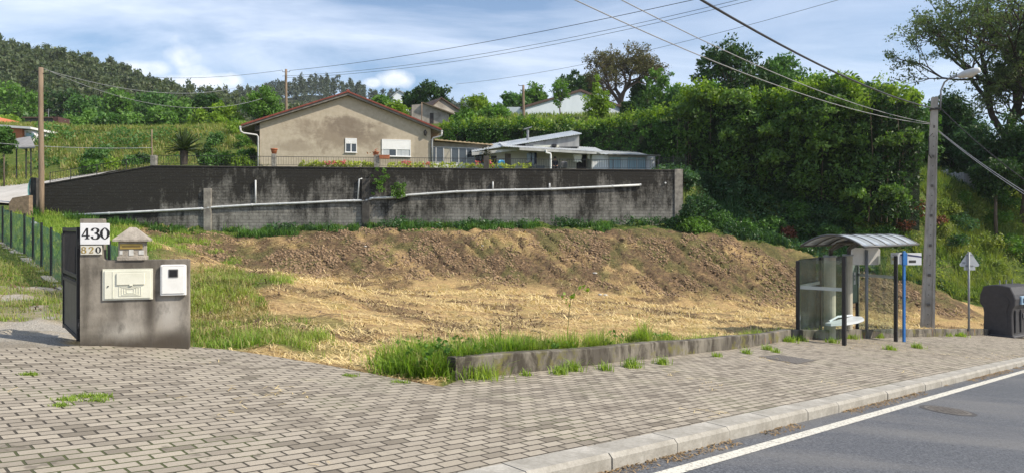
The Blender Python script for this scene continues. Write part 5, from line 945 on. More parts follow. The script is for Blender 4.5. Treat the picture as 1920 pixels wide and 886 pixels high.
s0r, s1r = -.05, 4.75; nS_ = 14
t = NT('ribbed polycarbonate'); t.col(t.ramp(t.noise(3, 5, .6, t.map((1,1,1))), [(.35, (.34,.38,.42)), (.65, (.48,.53,.58))])); t.rough(.22); t.b.inputs['Specular IOR Level'].default_value = .6; t.b.inputs['Alpha'].default_value = .88; polyc = t.m
for i in range(5):
    a_, b_ = s0r+(s1r-s0r)*i/5+.02, s0r+(s1r-s0r)*(i+1)/5-.02; mb = MB(Ms); vs = []
    for k in range(nS_+1): n_ = ra+(rb-ra)*k/nS_; vs += [(a_, n_, rz_(n_)), (b_, n_, rz_(n_)), (b_, n_, rz_(n_)+.012), (a_, n_, rz_(n_)+.012)]
    mb.add(vs, [(0,1,2,3), tuple(nS_*4+q_ for q_ in (3,2,1,0))]+[(k*4+q_, k*4+(q_+1) % 4, (k+1)*4+(q_+1) % 4, (k+1)*4+q_) for k in range(nS_) for q_ in range(4)]); obj('roof_panel', mb, polyc, root, True)
for i in range(6):
    s_ = s0r+(s1r-s0r)*i/5; mb = MB(Ms); mb.tube([(s_, ra+(rb-ra)*k/nS_, rz_(ra+(rb-ra)*k/nS_)+.004) for k in range(nS_+1)], .03, 6); obj('roof_rib', mb, ribm, root, True)
for n_ in (ra, rb): mb = MB(Ms); mb.tube([(s0r, n_, re), (s1r, n_, re)], .03, 6); obj('eaves_bar', mb, ribm, root, True)
seatm = simple('pale blue grey seat', (.60,.64,.68), (.52,.56,.60), 3, .4, 0); zs_ = -2.66; mb = MB(Ms); poly = [(.75,.62),(1.2,.38),(1.9,.30),(2.6,.36),(3.05,.58),(3.0,.80),(.8,.80)]; mb.prism(poly, zs_, zs_+.07, 'z'); se = obj('bench_seat', mb, seatm, root)
mb = MB(Ms); mb.tube([(1.1,.8,zs_+.08),(1.75,.8,zs_+.16),(2.9,.8,zs_+.10)], .03, 8); obj('bench_rail', mb, seatm, se)
for s_ in (1.75, 3.0): mb = MB(Ms); mb.bbox(s_-.03, s_+.03, .55, .95, zs_-.09, zs_-.002, .005); obj('bench_bracket', mb, galv, root)
# grey pole with the square white board seen from behind
pp_ = onp(1625, 633); root = thing('board_pole', 'grey pole with a square white board, standing behind the bus shelter', 'sign', pp_)
mb = MB(); ztp = at(1625, 468, pp_.y).z; mb.tube([pp_, Vector((pp_.x, pp_.y, ztp))], .045, 10); obj('pole', mb, galv, root, True)
mb = MB(); x0 = at(1598, 0, pp_.y).x; x1 = at(1652, 0, pp_.y).x; mb.M = Matrix.Translation(((x0+x1)/2, pp_.y+.07, 0)); w_ = (x1-x0)/2; z0 = at(0,496,pp_.y).z; z1 = at(0,464,pp_.y).z; r_ = .06
mb.prism([(-w_+r_,z0),(w_-r_,z0),(w_,z0+r_),(w_,z1-r_),(w_-r_,z1),(-w_+r_,z1),(-w_,z1-r_),(-w_,z0+r_)], -.02, .02); obj('board', mb, white, root)
# blue bus stop pole with flag sign
bp_ = onp(1695, 640); root = thing('bus_stop_pole', 'bright blue bus stop pole with white rectangular flag sign right of the shelter', 'bus stop sign', bp_)
bluep = simple('bright blue paint', (.03,.17,.48), (.02,.13,.40), 6, .35, .05, .003); Yb = bp_.y; mb = MB(); mb.M = Matrix.Translation((bp_.x, bp_.y, 0)) @ Matrix.Rotation(R(12), 4, 'Z'); mb.bbox(-.045, .045, -.03, .03, bp_.z-.1, at(0,470,Yb).z, .01); mb.bbox(-.075, .075, -.05, .05, at(0,496,Yb).z, at(0,473,Yb).z, .01); obj('pole', mb, bluep, root)
Mf = Matrix.Translation((bp_.x+.02, bp_.y, 0)) @ Matrix.Rotation(R(5), 4, 'Z'); xl, xr = (1667.5-1695)/F*Yb, (1728-1695)/F*Yb; z0, z1 = at(0,495,Yb).z, at(0,473,Yb).z
mb = MB(Mf); mb.bbox(xl, -.08, -.012, .012, z0+.01, z1, .004); mb.bbox(.08, xr, -.012, .012, z0-.02, z1-.01, .004); bd = obj('flag_sign', mb, simple('flag sign white', (.66,.68,.72), (.58,.60,.64), 4, .4, 0), root)
nb2 = simple('navy print', (.03,.04,.12)); 
mb = MB(Mf); mb.box(xl+.30, -.1, -.016, -.0125, z1-.09, z1-.05); obj('stripe', mb, nb2, bd); mb = MB(Mf); mb.prism([(.09,z1-.10),(xr-.003,z1-.155),(xr-.003,z1-.11),(.09,z1-.05)], -.016, -.0125); obj('stripe', mb, nb2, bd)
mb = MB(Mf); mb.box(xl+.04, xl+.16, -.016, -.0125, z0+.13, z0+.2); obj('print', mb, simple('tan print', (.50,.36,.18)), bd); mb = MB(Mf); mb.box(xl+.05, xl+.18, -.016, -.0125, z1-.08, z1-.055); obj('print', mb, simple('grey print', (.3,.3,.32)), bd)
mb = MB(Mf); mb.box(.13, .36, -.016, -.0125, z0+.05, z0+.13); obj('route_plate', mb, simple('dark print', (.05,.05,.05)), bd)
for i in range(5): mb = MB(Mf); mb.box(.145+i*.042, .17+i*.042, -.0185, -.0165, z0+.07, z0+.11)
# triangular warning sign seen from behind
tp0 = at(1816.5, 606, 28.8); root = thing('warning_sign', 'back of a grey triangular road sign on a thin pole near the black bin', 'road sign', tp0)
mb = MB(); zt_ = at(0,472,28.8).z; mb.tube([tp0-Vector((0,0,.3)), Vector((tp0.x, tp0.y, zt_))], .04, 10); obj('pole', mb, galv, root, True)
def tri(x0, x1, xa, za, zb_, mb):
    c_ = ((x0+x1+xa)/3, (zb_*2+za)/3); out_ = []
    for i, (px, pz) in enumerate(((x0,zb_),(x1,zb_),(xa,za))):
        q_ = [(x0,zb_),(x1,zb_),(xa,za)]; pv, nx_ = q_[i-1], q_[(i+1) % 3]
        for w2 in (pv, nx_): l_ = math.hypot(w2[0]-px, w2[1]-pz); out_.append((px+(w2[0]-px)*.07/l_*1.2, pz+(w2[1]-pz)*.07/l_*1.2))
    return out_
X = lambda px: (px-960)/F*28.8; Zz = lambda py: (HY-py)/F*28.8; sgm = simple('bare sign metal', (.46,.49,.52), (.38,.41,.44), 3, .45, .05, .003, .3)
mb = MB(); mb.prism(tri(X(1798.5), X(1840), X(1819), Zz(468.5), Zz(499), mb), 28.85, 28.87); pl = obj('triangle', mb, sgm, root)
mb = MB(); mb.bbox(X(1809), X(1830.5), 28.852, 28.872, Zz(506), Zz(499.5), .01); obj('small_plate', mb, sgm, root)
for py in (477.5, 497.5): mb = MB(); mb.bbox(X(1811), X(1826.5), 28.8+.041, 28.849, Zz(py+1), Zz(py-1), .003); obj('clamp', mb, galv, root)
mb = MB(); mb.box(X(1806), X(1811.5), 28.843, 28.8495, Zz(494), Zz(490.5)); obj('sticker', mb, simple('grey sticker', (.26,.28,.30)), pl)
# ------------------------------------------------------------------ black recycling container
nb = onp(1898, 633); root = thing('recycling_container', 'large black domed waste container with pale blue opening at the pavement end', 'waste container', nb); Mb = Matrix.Translation(nb) @ Matrix.Rotation(ua-R(14), 4, 'Z')
binm = simple('black textured plastic', (.045,.043,.047), (.028,.027,.03), 7, .55, .25, .006, spec=.5); HB = 98/F*nb.y
prof = [(-.04,.05),(-.02,.12),(0,.13),(.02,.95),(-.01,1.2),(-.09,1.36),(-.11,1.62),(-.06,1.80),(.08,HB-.07),(.35,HB-.01),(.60,HB),(.90,HB-.03),(1.12,HB-.10),(1.25,1.70),(1.27,1.45),(1.22,1.30),(1.13,1.18),(1.10,.95),(1.12,.13),(1.14,.12),(1.16,.05)]
mb = MB(Mb); Lb = 1.9; vs = []; n_ = len(prof)
for x, k in ((0, .04), (.035, 0), (Lb-.035, 0), (Lb, .04)):
    for y, z in prof: vs.append((x, .56+(y-.56)*(1-k), .9+(z-.9)*(1-k*.6)))
mb.add(vs, [tuple(range(n_-1, -1, -1)), tuple(range(3*n_, 4*n_))]+[(a2*n_+i, a2*n_+(i+1) % n_, (a2+1)*n_+(i+1) % n_, (a2+1)*n_+i) for a2 in range(3) for i in range(n_)]); obj('body', mb, binm, root)
mb = MB(Mb); mb.bbox(-.05, Lb+.05, -.09, 1.2, -.01, .075, .03); obj('base', mb, binm, root)
mb = MB(Mb); mb.prism([(.16,.25),(.96,.25),(.93,1.15),(1.02,1.45),(.95,1.68),(.6,1.78),(.2,1.68),(.08,1.45),(.20,1.15)], -.02, .033, 'x'); obj('end_relief', mb, binm, root)
for i in range(4): x = .22+i*.48; mb = MB(Mb); mb.bbox(x-.03, x+.03, -.05, .01, .2, 1.15, .02); obj('side_rib', mb, binm, root)
mb = MB(Mb); mb.bbox(.42, 1.45, -.17, -.06, 1.38, 1.72, .02); ho = obj('opening_frame', mb, simple('pale blue plastic', (.28,.42,.55), (.22,.34,.46), 4, .4, 0), root); mb = MB(Mb); mb.bbox(.52, 1.35, -.178, -.171, 1.44, 1.64, .001); obj('opening', mb, simple('navy flap', (.03,.06,.12), rough=.3), ho)
mb = MB(Mb); mb.box(.95, 1.10, -.05, -.01, .78, .98); obj('label', mb, wcl, root)
for i, x in enumerate((.2,.75,1.3)): mb = MB(Mb); mb.tube([(x, .56, HB-.02), (x, .56, HB+.19)], .025, 8); obj('lifting_pin', mb, galv, root)
# ------------------------------------------------------------------ vegetation
bark = simple('grey brown bark', (.15,.115,.085), (.06,.048,.038), 5, .95, .6, .03, stretch=(2, 2, .5)); barkd = simple('dark bark', (.07,.055,.045), (.035,.028,.024), 5, .95, .6, .03)
LM = dict(
 mid = leafmat('mid green leaves', (.045,.11,.018), (.13,.25,.045), .38),
 dark = leafmat('dark green leaves', (.014,.038,.010), (.045,.10,.025), .28),
 lime = leafmat('fresh lime leaves', (.09,.16,.018), (.22,.33,.04), .42),
 wood = leafmat('woodland leaves', (.030,.085,.020), (.095,.20,.05), .35),
 oak = leafmat('brownish spring oak leaves', (.055,.060,.022), (.14,.14,.055), .3, .6, (.17,.14,.075)),
 oakg = leafmat('dull green oak leaves', (.055,.09,.035), (.14,.20,.085), .36, .6, (.15,.19,.09)),
 hedgeb = leafmat('hedge bough leaves', (.05,.10,.025), (.14,.24,.06), .40, .45),
 euc = leafmat('eucalyptus leaves', (.036,.062,.028), (.11,.155,.07), .35, .5, (.15,.165,.08)),
 eucfar = leafmat('hazy eucalyptus leaves', (.035,.052,.036), (.10,.125,.085), .3),  # greyer, bluer leaves with distance haze put into their colour
 ivy = leafmat('ivy leaves', (.020,.055,.020), (.065,.14,.055), .3, .4),
 grass = leafmat('fresh grass blades', (.10,.20,.022), (.30,.43,.07), .45, .5, (.42,.48,.12)), drygrass = leafmat('pale grass blades', (.16,.17,.05), (.38,.34,.14), .3, .6, (.42,.36,.17)),
 red = redl, fern = leafmat('fern fronds', (.03,.085,.018), (.10,.21,.045), .35), weed = leafmat('hillside weeds', (.08,.15,.03), (.25,.33,.09), .42, .5, (.36,.37,.12)))
def crown_tree(name, lab, c, rad, m, n=130, per=26, ls=.14, cr=.45, lobes=9, group=None, trunk=.16, squash=.85, cat='tree', inner=.5, base=None, limbs=True, up=0.):
    c = Vector(c); bx, by = (base or (c.x, c.y)); zb_ = g1(bx, by)-.2; root = thing(name, lab, cat, (bx, by, zb_), group)
    rad = np.array(rad, float); L_ = [(np.array(c), rad*.72)]
    for d in unit(lobes): d = d*np.array([1, 1, .95]); L_.append((np.array(c)+d*rad*.62, rad*(.34+.2*rng.random())))
    wts = np.array([np.prod(r_)**.67 for _, r_ in L_]); wts = wts/wts.sum(); cen = np.concatenate([shell(cc, rr, max(3, int(n*w_)), inner) for (cc, rr), w_ in zip(L_, wts)])
    v_, q_ = clumps(cen, cr, per, ls, .5, squash, up); leafobj('crown', v_, q_, m, root)
    if limbs:
        mb = MB(); f_ = Vector((c.x, c.y, c.z-rad[2]*.35)); b0 = Vector((bx, by, zb_)); mid = b0.lerp(f_, .5)+Vector((rng.normal()*.1, rng.normal()*.1, 0))*rad[0]*.5; mb.tube([b0, mid, f_], [trunk*1.2, trunk*.9, trunk*.65], 8)
        for cc, rr in L_[1:]:
            e_ = Vector(cc); k_ = mid.lerp(f_, .3+.7*random.random()); m_ = k_.lerp(e_, .5)+Vector((0, 0, -.08*rad[2])); mb.tube([k_, m_, e_], [trunk*.4, trunk*.28, trunk*.12], 5, False)
            for _ in range(3): j = cen[rng.integers(len(cen))]; mb.tube([e_, e_.lerp(Vector(j), .9)], [trunk*.12, trunk*.04], 4, False) if (e_-Vector(j)).length < rad[0]*.9 else None
        obj('trunk', mb, bark, root, True)
    return root
def ct(name, lab, px, top, bot, hw, Y, m, dr=1., **k):
    t_, b_ = at(px, top, Y), at(px, bot, Y); rz__ = (t_.z-b_.z)/2*.93; r_ = hw/F*Y*.93; return crown_tree(name, lab, (t_.x, Y, (t_.z+b_.z)/2), (r_, r_*dr, rz__), m, **k)
# open, branching trees: recursive limbs with leaf tufts at the twig ends
def branch_tree(name, lab, base, h, spread, m, bm, depth=5, r0=.4, lean=(0, 0), per=26, ls=.12, cr=.4, seed=1, kids=3, zup=.55, first=.34, brk=.72):
    rs = np.random.default_rng(seed); root = thing(name, lab, 'tree', base); mb = MB(); tips = []
    def grow(p, d, l, r, k):
        n_ = 3; pts = [p]; q_ = Vector(p); dd = Vector(d)
        for i in range(n_): dd = (dd+Vector(rs.normal(size=3))*.16+Vector((0, 0, .05))).normalized(); q_ = q_+dd*l/n_; pts.append(q_.copy())
        mb.tube(pts, [r, r*.88, r*.76, r*.64], 7 if k > 3 else 4, False)
        if k <= 2: tips.append(tuple(pts[2])) 
        if k == 0: tips.append(tuple(q_)); return
        nk = kids+(k == depth)*1
        a0 = rs.random()*6.28
        for i in range(nk):
            a_ = a0+i*6.283/nk+rs.normal()*.35; ax_ = dd.orthogonal().normalized(); bx_ = dd.cross(ax_); sp_ = spread*(.75+.5*rs.random())
            nd = (dd*math.cos(sp_)+(ax_*math.cos(a_)+bx_*math.sin(a_))*math.sin(sp_)); nd.z = nd.z*.85+zup*.12; nd.x += lean[0]*.1; nd.y += lean[1]*.1; st = pts[-1] if i < 2 else pts[2]; grow(st, nd.normalized(), l*brk*(.85+.3*rs.random()), r*.60, k-1)
    grow(Vector(base), Vector((lean[0]*.3, lean[1]*.3, 1)).normalized(), h*first, r0, depth)
    obj('trunk', mb, bm, root, True); c_ = np.array(tips); v_, q_ = clumps(c_, cr, per, ls, .5, .8); leafobj('crown', v_, q_, m, root); return root
# --- wooded hills in the distance
def hill(name, Y0, Y1, prof, drop, tree_h, m_):
    xp = [(p[0]-960)/F for p in prof]; zp = [(HY-p[1])/F*Y1-drop for p in prof]; U_, V_ = np.meshgrid(np.linspace(xp[0], xp[-1], 90), np.linspace(0, 1.35, 40)); Yv = Y0+(Y1-Y0)*V_; Xv = U_*(Y0*.55+Y1*.45+(Yv-Y0)*.55)
    zr = np.interp(U_, xp, zp); Zv = np.where(V_ < 1, 8+(zr-8)*np.sin(np.clip(V_, 0, 1)*math.pi/2)**1.25, zr-(V_-1)*(Y1-Y0)*.25); Zv += (fbm(Xv*.03, Yv*.03, 3, 8)-.45)*6*np.sin(np.clip(V_, 0, 1)*math.pi*.5)
    idx_ = np.arange(U_.size).reshape(U_.shape); q_ = np.stack([idx_[:-1, :-1], idx_[:-1, 1:], idx_[1:, 1:], idx_[1:, :-1]], -1).reshape(-1, 4)
    o_ = link(name, npmesh(name, np.stack([Xv.ravel(), Yv.ravel(), Zv.ravel()], 1), q_), m_, None, True); tag(o_, kind='structure'); return Xv, Yv, Zv
hm = simple('forest floor', (.045,.055,.025), (.02,.026,.013), .12, .95, .3, .3)
proto = []
for k in range(7):
    L_ = [((rng.normal()*.25, rng.normal()*.25, z_), r_) for z_, r_ in ((4.2,1.2),(5.6,1.5),(7.1,1.45),(8.6,1.2),(9.8,.8))]
    cen = np.concatenate([shell(c_, (r_*1.05, r_*1.05, r_), 9, .4) for c_, r_ in L_]); v_, q_ = clumps(cen, .75, 7, .42, .45, 1.0); proto.append((v_, q_))
def forest(name, lab, XYZ, n, smin, smax, m, vlo, vhi, keep=1., seed=5):
    rs = np.random.default_rng(seed); Xv, Yv, Zv = XYZ; H_, W_ = Xv.shape; out_ = []; tr = MB(); k = 0
    for _ in range(n):
        i = (vlo+(vhi-vlo)*rs.random())*(H_-2)/1.35; j = rs.random()*(W_-2); a_, b_ = int(i), int(j); fu, fv = i-a_, j-b_
        g_ = lambda A: (A[a_, b_]*(1-fv)+A[a_, b_+1]*fv)*(1-fu)+(A[a_+1, b_]*(1-fv)+A[a_+1, b_+1]*fv)*fu
        p_ = np.array([g_(Xv), g_(Yv), g_(Zv)-1]); v_, q_ = proto[rs.integers(7)]; s_ = smin+(smax-smin)*rs.random(); t_ = rs.random()*6.28; R_ = np.array([[math.cos(t_), -math.sin(t_), 0], [math.sin(t_), math.cos(t_), 0], [0, 0, 1]]); out_.append(((v_@R_.T)*np.array([s_, s_, s_*(.9+.35*rs.random())])+p_, q_))
    V_, Q_ = joinq(out_); o_ = link(name, npmesh(name, V_, Q_), m); tag(o_, lab, 'forest', kind='stuff'); return o_
h1 = hill('hill', 120, 290, [(-330,70),(-100,80),(0,88),(60,96),(120,108),(200,116),(270,140),(330,162),(380,180),(440,192),(520,205),(620,220),(760,240)], 13, 12, hm)
h2 = hill('far_hill', 330, 480, [(250,230),(330,205),(400,190),(450,172),(520,156),(580,147),(640,152),(700,170),(780,186),(880,196),(1000,205),(1150,215),(1300,225),(1500,240)], 12, 12, hm)
forest('eucalyptus_forest', 'dense dark eucalyptus forest covering the near wooded hill at the left', h1, 2100, .75, 1.15, LM['euc'], .28, 1.04)
forest('far_eucalyptus_forest', 'eucalyptus wood in haze tinted leaves along the ridge of the farther hill', h2, 900, .8, 1.25, LM['eucfar'], .55, 1.03, seed=9)
# --- deciduous trees at the foot of the hill
for i, (px, top, bot, hw, Y, mk, lab) in enumerate((
 (22,150,250,58,118,'mid','broad bright green tree at the left edge below the forest'),(-30,165,250,45,122,'mid','bright green tree cut by the left edge of the picture'),(15,215,262,26,100,'lime','low light green tree behind the orange walled house'),
 (112,160,250,42,128,'dark','dark green tree behind the wooden pole and dark building'),(150,180,248,30,120,'wood','rounded green tree just right of the dark building'),(182,170,245,28,128,'wood','dark rounded tree, second right of the dark building'),
 (222,165,245,32,124,'mid','tall pale green rounded tree in the middle of the row below the forest'),(268,172,245,30,130,'wood','deep green tree right of the tall pale green one'),(305,168,240,32,126,'wood','broad dark green tree above the palm'),(338,185,240,26,122,'mid','green tree right above the palm at the end of the row'),
 (172,212,248,20,104,'mid','small green bush tree at the bank top right of the antenna'),(205,215,248,22,102,'wood','small dark bush at the bank top, left of the middle'),(250,215,246,22,103,'mid','small bright bush on the bank top before the woodland'),(300,205,246,24,104,'mid','middling green bush on the bank top left of the palm'),(140,225,250,16,98,'mid','low bush beside the blue grey sheet roof'),(68,220,250,20,96,'wood','bush between the left edge and the dark building'))):
    ct('broadleaf_tree', lab, px, top, bot, hw, Y, LM[mk], n=120, per=26, ls=.26, cr=.9, group='broadleaf trees below the forest', trunk=.22)
for i, (px, top, bot, hw, Y, mk, lab) in enumerate((
 (392,172,245,30,92,'dark','dark tree with a thin trunk left of the lime green trees'),(372,205,262,18,88,'lime','slim lime green young tree left of the house roof'),(425,190,252,36,84,'lime','wide lime green tree touching the left eaves of the house'),(450,225,258,26,80,'mid','low green shrub beside the left gutter'),
 (496,160,232,40,84,'mid','vivid green round tree behind the left roof slope near the dark pole'),(408,212,252,16,78,'lime','small lime shrub at the left of the roof'),(720,180,222,24,86,'mid','green tree peeking over the right roof slope'),(742,196,226,22,80,'lime','yellow green bush above the right roof slope'),
 (808,148,212,42,105,'dark','dark round tree behind the old stone shed'),(775,172,210,24,108,'dark','dark tree left of the round tree behind the stone shed'),(897,180,232,32,86,'lime','light green bushy tree between the stone shed and white building'),(920,196,240,36,80,'mid','green bush left of the white building above the hedge'),(872,205,255,24,72,'mid','green shrub right of the stone shed'),
 (1003,155,205,28,104,'mid','pale green tree behind the white building left gable'),(965,172,208,26,100,'wood','round green tree left of the thin pole by the white building'),(1070,130,200,34,112,'dark','near black green tree left of the bare oak'),(1100,140,185,24,114,'dark','dark evergreen under the left limbs of the oak'),
 (1240,128,225,42,92,'mid','yellow green tree just right of the oak'),(1205,150,225,26,98,'wood','dark green tree right of the white building'),(1182,190,222,18,90,'dark','small dark shrub at the right end of the white building'),(1275,150,225,34,86,'wood','green tree left of the big round dark tree'),
 (1372,72,215,74,76,'dark','big dark round tree above the tall hedge'),(1452,108,200,62,80,'wood','green tree leaning right of the big dark round tree'),(1515,135,200,40,78,'mid','lighter green tree crown behind the middle of the tall hedge'),(1600,150,200,30,74,'dark','dark tree crown behind the tall hedge near its right end'),(1645,148,215,42,70,'wood','broad green tree behind the right end of the tall hedge'))):
    big = hw > 55; ct('broadleaf_tree' if bot-top > 48 else 'bushy_tree', lab, px, top, bot, hw, Y, LM[mk], n=300 if big else 130, per=30, ls=.17 if Y < 90 else .2, cr=.6 if big else .55, lobes=14 if big else 9, trunk=.2)
ct('young_tree', 'slender young tree with thin trunk in front of the white building', 1051, 140, 208, 17, 82, LM['mid'], n=60, per=22, ls=.12, cr=.4, trunk=.07)
ct('conical_tree', 'yellow green cone shaped tree in front of the right half of the white building', 1120, 165, 225, 29, 80, LM['lime'], n=110, per=26, ls=.14, cr=.42, trunk=.1); ct('conical_tree', 'narrow pointed yellow green tree rising just behind the cone shaped one', 1119, 140, 180, 10, 80.2, LM['lime'], n=26, per=22, ls=.13, cr=.32, trunk=.05)
branch_tree('oak_tree', 'wide spreading oak with bare twisting limbs and thin brown foliage behind the white building', tuple(at(1163, 222, 96)), 12.5, .66, LM['oak'], bark, 6, .48, per=6, ls=.12, cr=.42, seed=12, kids=3, first=.25, brk=.77)
branch_tree('large_tree', 'large open crowned tree with dark forking trunk at the upper right corner', tuple(at(1885, 345, 66)), 22, .50, LM['oakg'], barkd, 6, .55, (.05, 0), per=15, ls=.11, cr=.50, seed=4, kids=3, first=.27, brk=.78)
branch_tree('large_tree', 'second open tree crowding the right edge beside the largest tree', tuple(at(1975, 345, 60)), 15, .52, LM['oakg'], barkd, 6, .42, (-.05, 0), per=13, ls=.11, cr=.46, seed=21, kids=3, first=.28, brk=.77)
ct('ivy_tree', 'ivy covered dark green tree right behind the concrete pole top', 1785, 150, 350, 58, 57, LM['dark'], n=480, per=34, ls=.11, cr=.5, lobes=14, trunk=.25); ct('ivy_tree', 'dense green tree between the tall hedge end and the concrete pole', 1725, 175, 345, 34, 54, LM['wood'], n=260, per=34, ls=.1, cr=.45, trunk=.2)
ct('ivy_tree', 'deep green tree behind the lamp, right of the concrete pole', 1835, 215, 350, 50, 54, LM['ivy'], n=360, per=34, ls=.1, cr=.5, trunk=.2); ct('ivy_tree', 'dark shaded tree mass at the right edge above the slope', 1915, 200, 375, 52, 52, LM['dark'], n=460, per=34, ls=.1, cr=.5, lobes=14, trunk=.2); ct('ivy_tree', 'low dark bush under the trees at the right, below the pale fence boards', 1868, 290, 372, 40, 50, LM['dark'], n=240, per=34, ls=.09, cr=.42, trunk=.12)
ct('ivy_tree', 'dark green tree just beyond the right edge of the picture', 1990, 180, 400, 70, 50, LM['wood'], n=300, per=30, ls=.11, cr=.5, trunk=.2)
# --- hedges: rows of shrubs grown together, leaf masses round many stems
def hedge(name, lab, pts, m, stems, per, ls, cr, dens, mtop=None, cat='hedge', bulge=1.2):
    """pts: list of (px, ytop, ybot, Y, half depth)"""
    A_ = [(at(px, yt, Y), at(px, yb, Y), hd) for px, yt, yb, Y, hd in pts]
    for t_, b_, _ in A_: b_.z = min(b_.z, g1(b_.x, b_.y)+.3)
    root = thing(name, lab, cat, A_[0][1]); cen = []; top = []; bough = []; core = MB(); L_ = 0; st = []
    for (t0, b0, d0_), (t1, b1, d1_) in zip(A_[:-1], A_[1:]):
        l = Vector((t1.x-t0.x, t1.y-t0.y)).length; dr_ = Vector((t1.x-t0.x, t1.y-t0.y)).normalized(); nr = Vector((-dr_.y, dr_.x)); hgt = (t0.z-b0.z+t1.z-b1.z)/2; n_ = int(l*(hgt+d0_)*dens)
        for _ in range(n_):
            u = random.random(); T_ = t0.lerp(t1, u); B_ = b0.lerp(b1, u); d_ = d0_+(d1_-d0_)*u; wv_ = fbm(np.array([(L_+u*l)*.5]), np.array([3.]), 3, 4)[0]-.45; wz_ = fbm(np.array([(L_+u*l)*.6]), np.array([9.]), 3, 5)[0]-.45; tz = T_.z+wz_*(1.1 if bulge < 2 else 3.2)
            if random.random() < d_/(hgt+d_)*1.1: z = tz-random.random()*.35; w_ = (random.random()*2-1)*d_; (top if mtop and random.random() < .6 else cen).append((T_.x+nr.x*w_, T_.y+nr.y*w_, z))
            else:
                v_ = random.random(); z = B_.z+(tz-B_.z)*v_; bul = fbm(np.array([(L_+u*l)*.55]), np.array([z*.4]), 4, 6)[0]-.45; w_ = -(d_+bul*bulge+random.random()*.15)*(1 if random.random() < .8 else -1); (top if (mtop and v_ > .90) else cen).append((T_.x+nr.x*w_, T_.y+nr.y*w_, z))
        for _ in range(int(l*hgt*(.16 if bulge > 2 else .05))):
            u = random.random(); v_ = random.random()**.8; B_ = b0.lerp(b1, u); T_ = t0.lerp(t1, u); rr_ = .55+.7*random.random(); w_ = -(d0_+.5+random.random()*.5); sh_ = shell((B_.x+nr.x*w_, B_.y+nr.y*w_, B_.z+(T_.z-B_.z)*v_), (rr_, rr_*.8, rr_*.75), int(26*rr_), .75, -.2); bough += [tuple(q_) for q_ in sh_]
        L_ += l
        k = max(2, int(l/stems))
        for i in range(k):
            u = (i+random.random())/k; T_ = t0.lerp(t1, u); B_ = b0.lerp(b1, u); o_ = Vector((nr.x, nr.y, 0))*(random.random()*2-1)*d0_*.7; st.append([B_+o_-Vector((0,0,.5)), B_.lerp(T_, .5)+o_+Vector((random.uniform(-.2,.2),random.uniform(-.2,.2),0)), T_+o_*.8-Vector((0,0,.3))])
        # a solid dark core wall added inside to block light, coloured like shade
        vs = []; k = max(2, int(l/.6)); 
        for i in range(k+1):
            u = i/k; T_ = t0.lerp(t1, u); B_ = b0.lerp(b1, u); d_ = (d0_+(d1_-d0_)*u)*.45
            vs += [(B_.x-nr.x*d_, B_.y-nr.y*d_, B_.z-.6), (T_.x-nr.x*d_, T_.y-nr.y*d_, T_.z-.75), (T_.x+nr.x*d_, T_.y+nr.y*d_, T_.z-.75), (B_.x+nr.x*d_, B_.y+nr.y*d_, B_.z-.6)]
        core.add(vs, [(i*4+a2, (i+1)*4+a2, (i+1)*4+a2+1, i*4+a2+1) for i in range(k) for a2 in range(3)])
    v_, q_ = clumps(np.array(cen), cr, per, ls, .45, 1.0); leafobj('foliage', v_, q_, m, root)
    if mtop and top: v_, q_ = clumps(np.array(top), cr*.9, per, ls, .45, 1.25); leafobj('sunlit_top_leaves', v_, q_, mtop, root)  # lighter leaves on top, sunlight on the hedge put into colour
    if bough: v_, q_ = clumps(np.array(bough), .26, 22, ls, .45, .8); leafobj('boughs', v_, q_, LM['mid'] if bulge < 2 else LM['hedgeb'], root)
    mb = MB()
    for s_ in st: mb.tube(s_, [.05,.04,.02], 5, False)
    obj('stems', mb, bark, root, True); obj('dark_core', core, simple('dark core', (.030,.065,.018), (.010,.022,.008), 3.5, .9, 1., .15), root); return root  # opaque core, darker than the leaves to stand for inner shade
hedge('laurel_hedge', 'long dark laurel hedge with brighter top leaves behind the low shed', [(845,240,315,66,1.2),(880,228,315,64,1.4),(940,226,320,63,1.4),(1040,232,325,62,1.4),(1140,226,325,61,1.5),(1230,216,330,60,1.5),(1300,204,330,59,1.6)], green_d, .8, 26, .12, .42, 7.5, LM['lime'])
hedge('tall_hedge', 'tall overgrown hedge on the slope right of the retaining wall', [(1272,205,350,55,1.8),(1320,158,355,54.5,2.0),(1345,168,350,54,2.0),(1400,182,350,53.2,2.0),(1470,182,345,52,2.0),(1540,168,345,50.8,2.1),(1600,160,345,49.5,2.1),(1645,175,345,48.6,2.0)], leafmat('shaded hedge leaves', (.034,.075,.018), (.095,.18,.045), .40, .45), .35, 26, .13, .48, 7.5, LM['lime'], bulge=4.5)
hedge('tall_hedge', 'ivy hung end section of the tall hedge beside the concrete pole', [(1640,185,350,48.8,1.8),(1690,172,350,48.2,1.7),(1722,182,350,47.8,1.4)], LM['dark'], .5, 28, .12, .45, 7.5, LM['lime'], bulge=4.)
for i, (px, yt, hw_) in enumerate(((1333,142,15),(1290,168,13),(1225,190,12),(1415,158,14),(1448,165,12),(1500,158,13),(1555,150,16),(1585,148,14),(1618,165,12),(1712,160,13))):
    ct('hedge_shoot', ('leafy shoot rising from the %s of the tall hedge top' % ('far left','left end of the shed hedge','low hedge right','left middle','middle','right middle','highest part','part beside the highest','right third','right end')[i]), px, yt, yt+62, hw_, (54 if px > 1260 else 60)-(px-1270)*.012, LM['lime'] if i % 2 else LM['mid'], n=34, per=24, ls=.12, cr=.36, lobes=4, trunk=.05, cat='shoot', group='leafy shoots above the tall hedge')
def YG(px, py, a=30., b=75.):
    for Y in np.arange(a, b, .25):
        p_ = at(px, py, Y)
        if g1(p_.x, Y) >= p_.z: return float(Y)
    return b
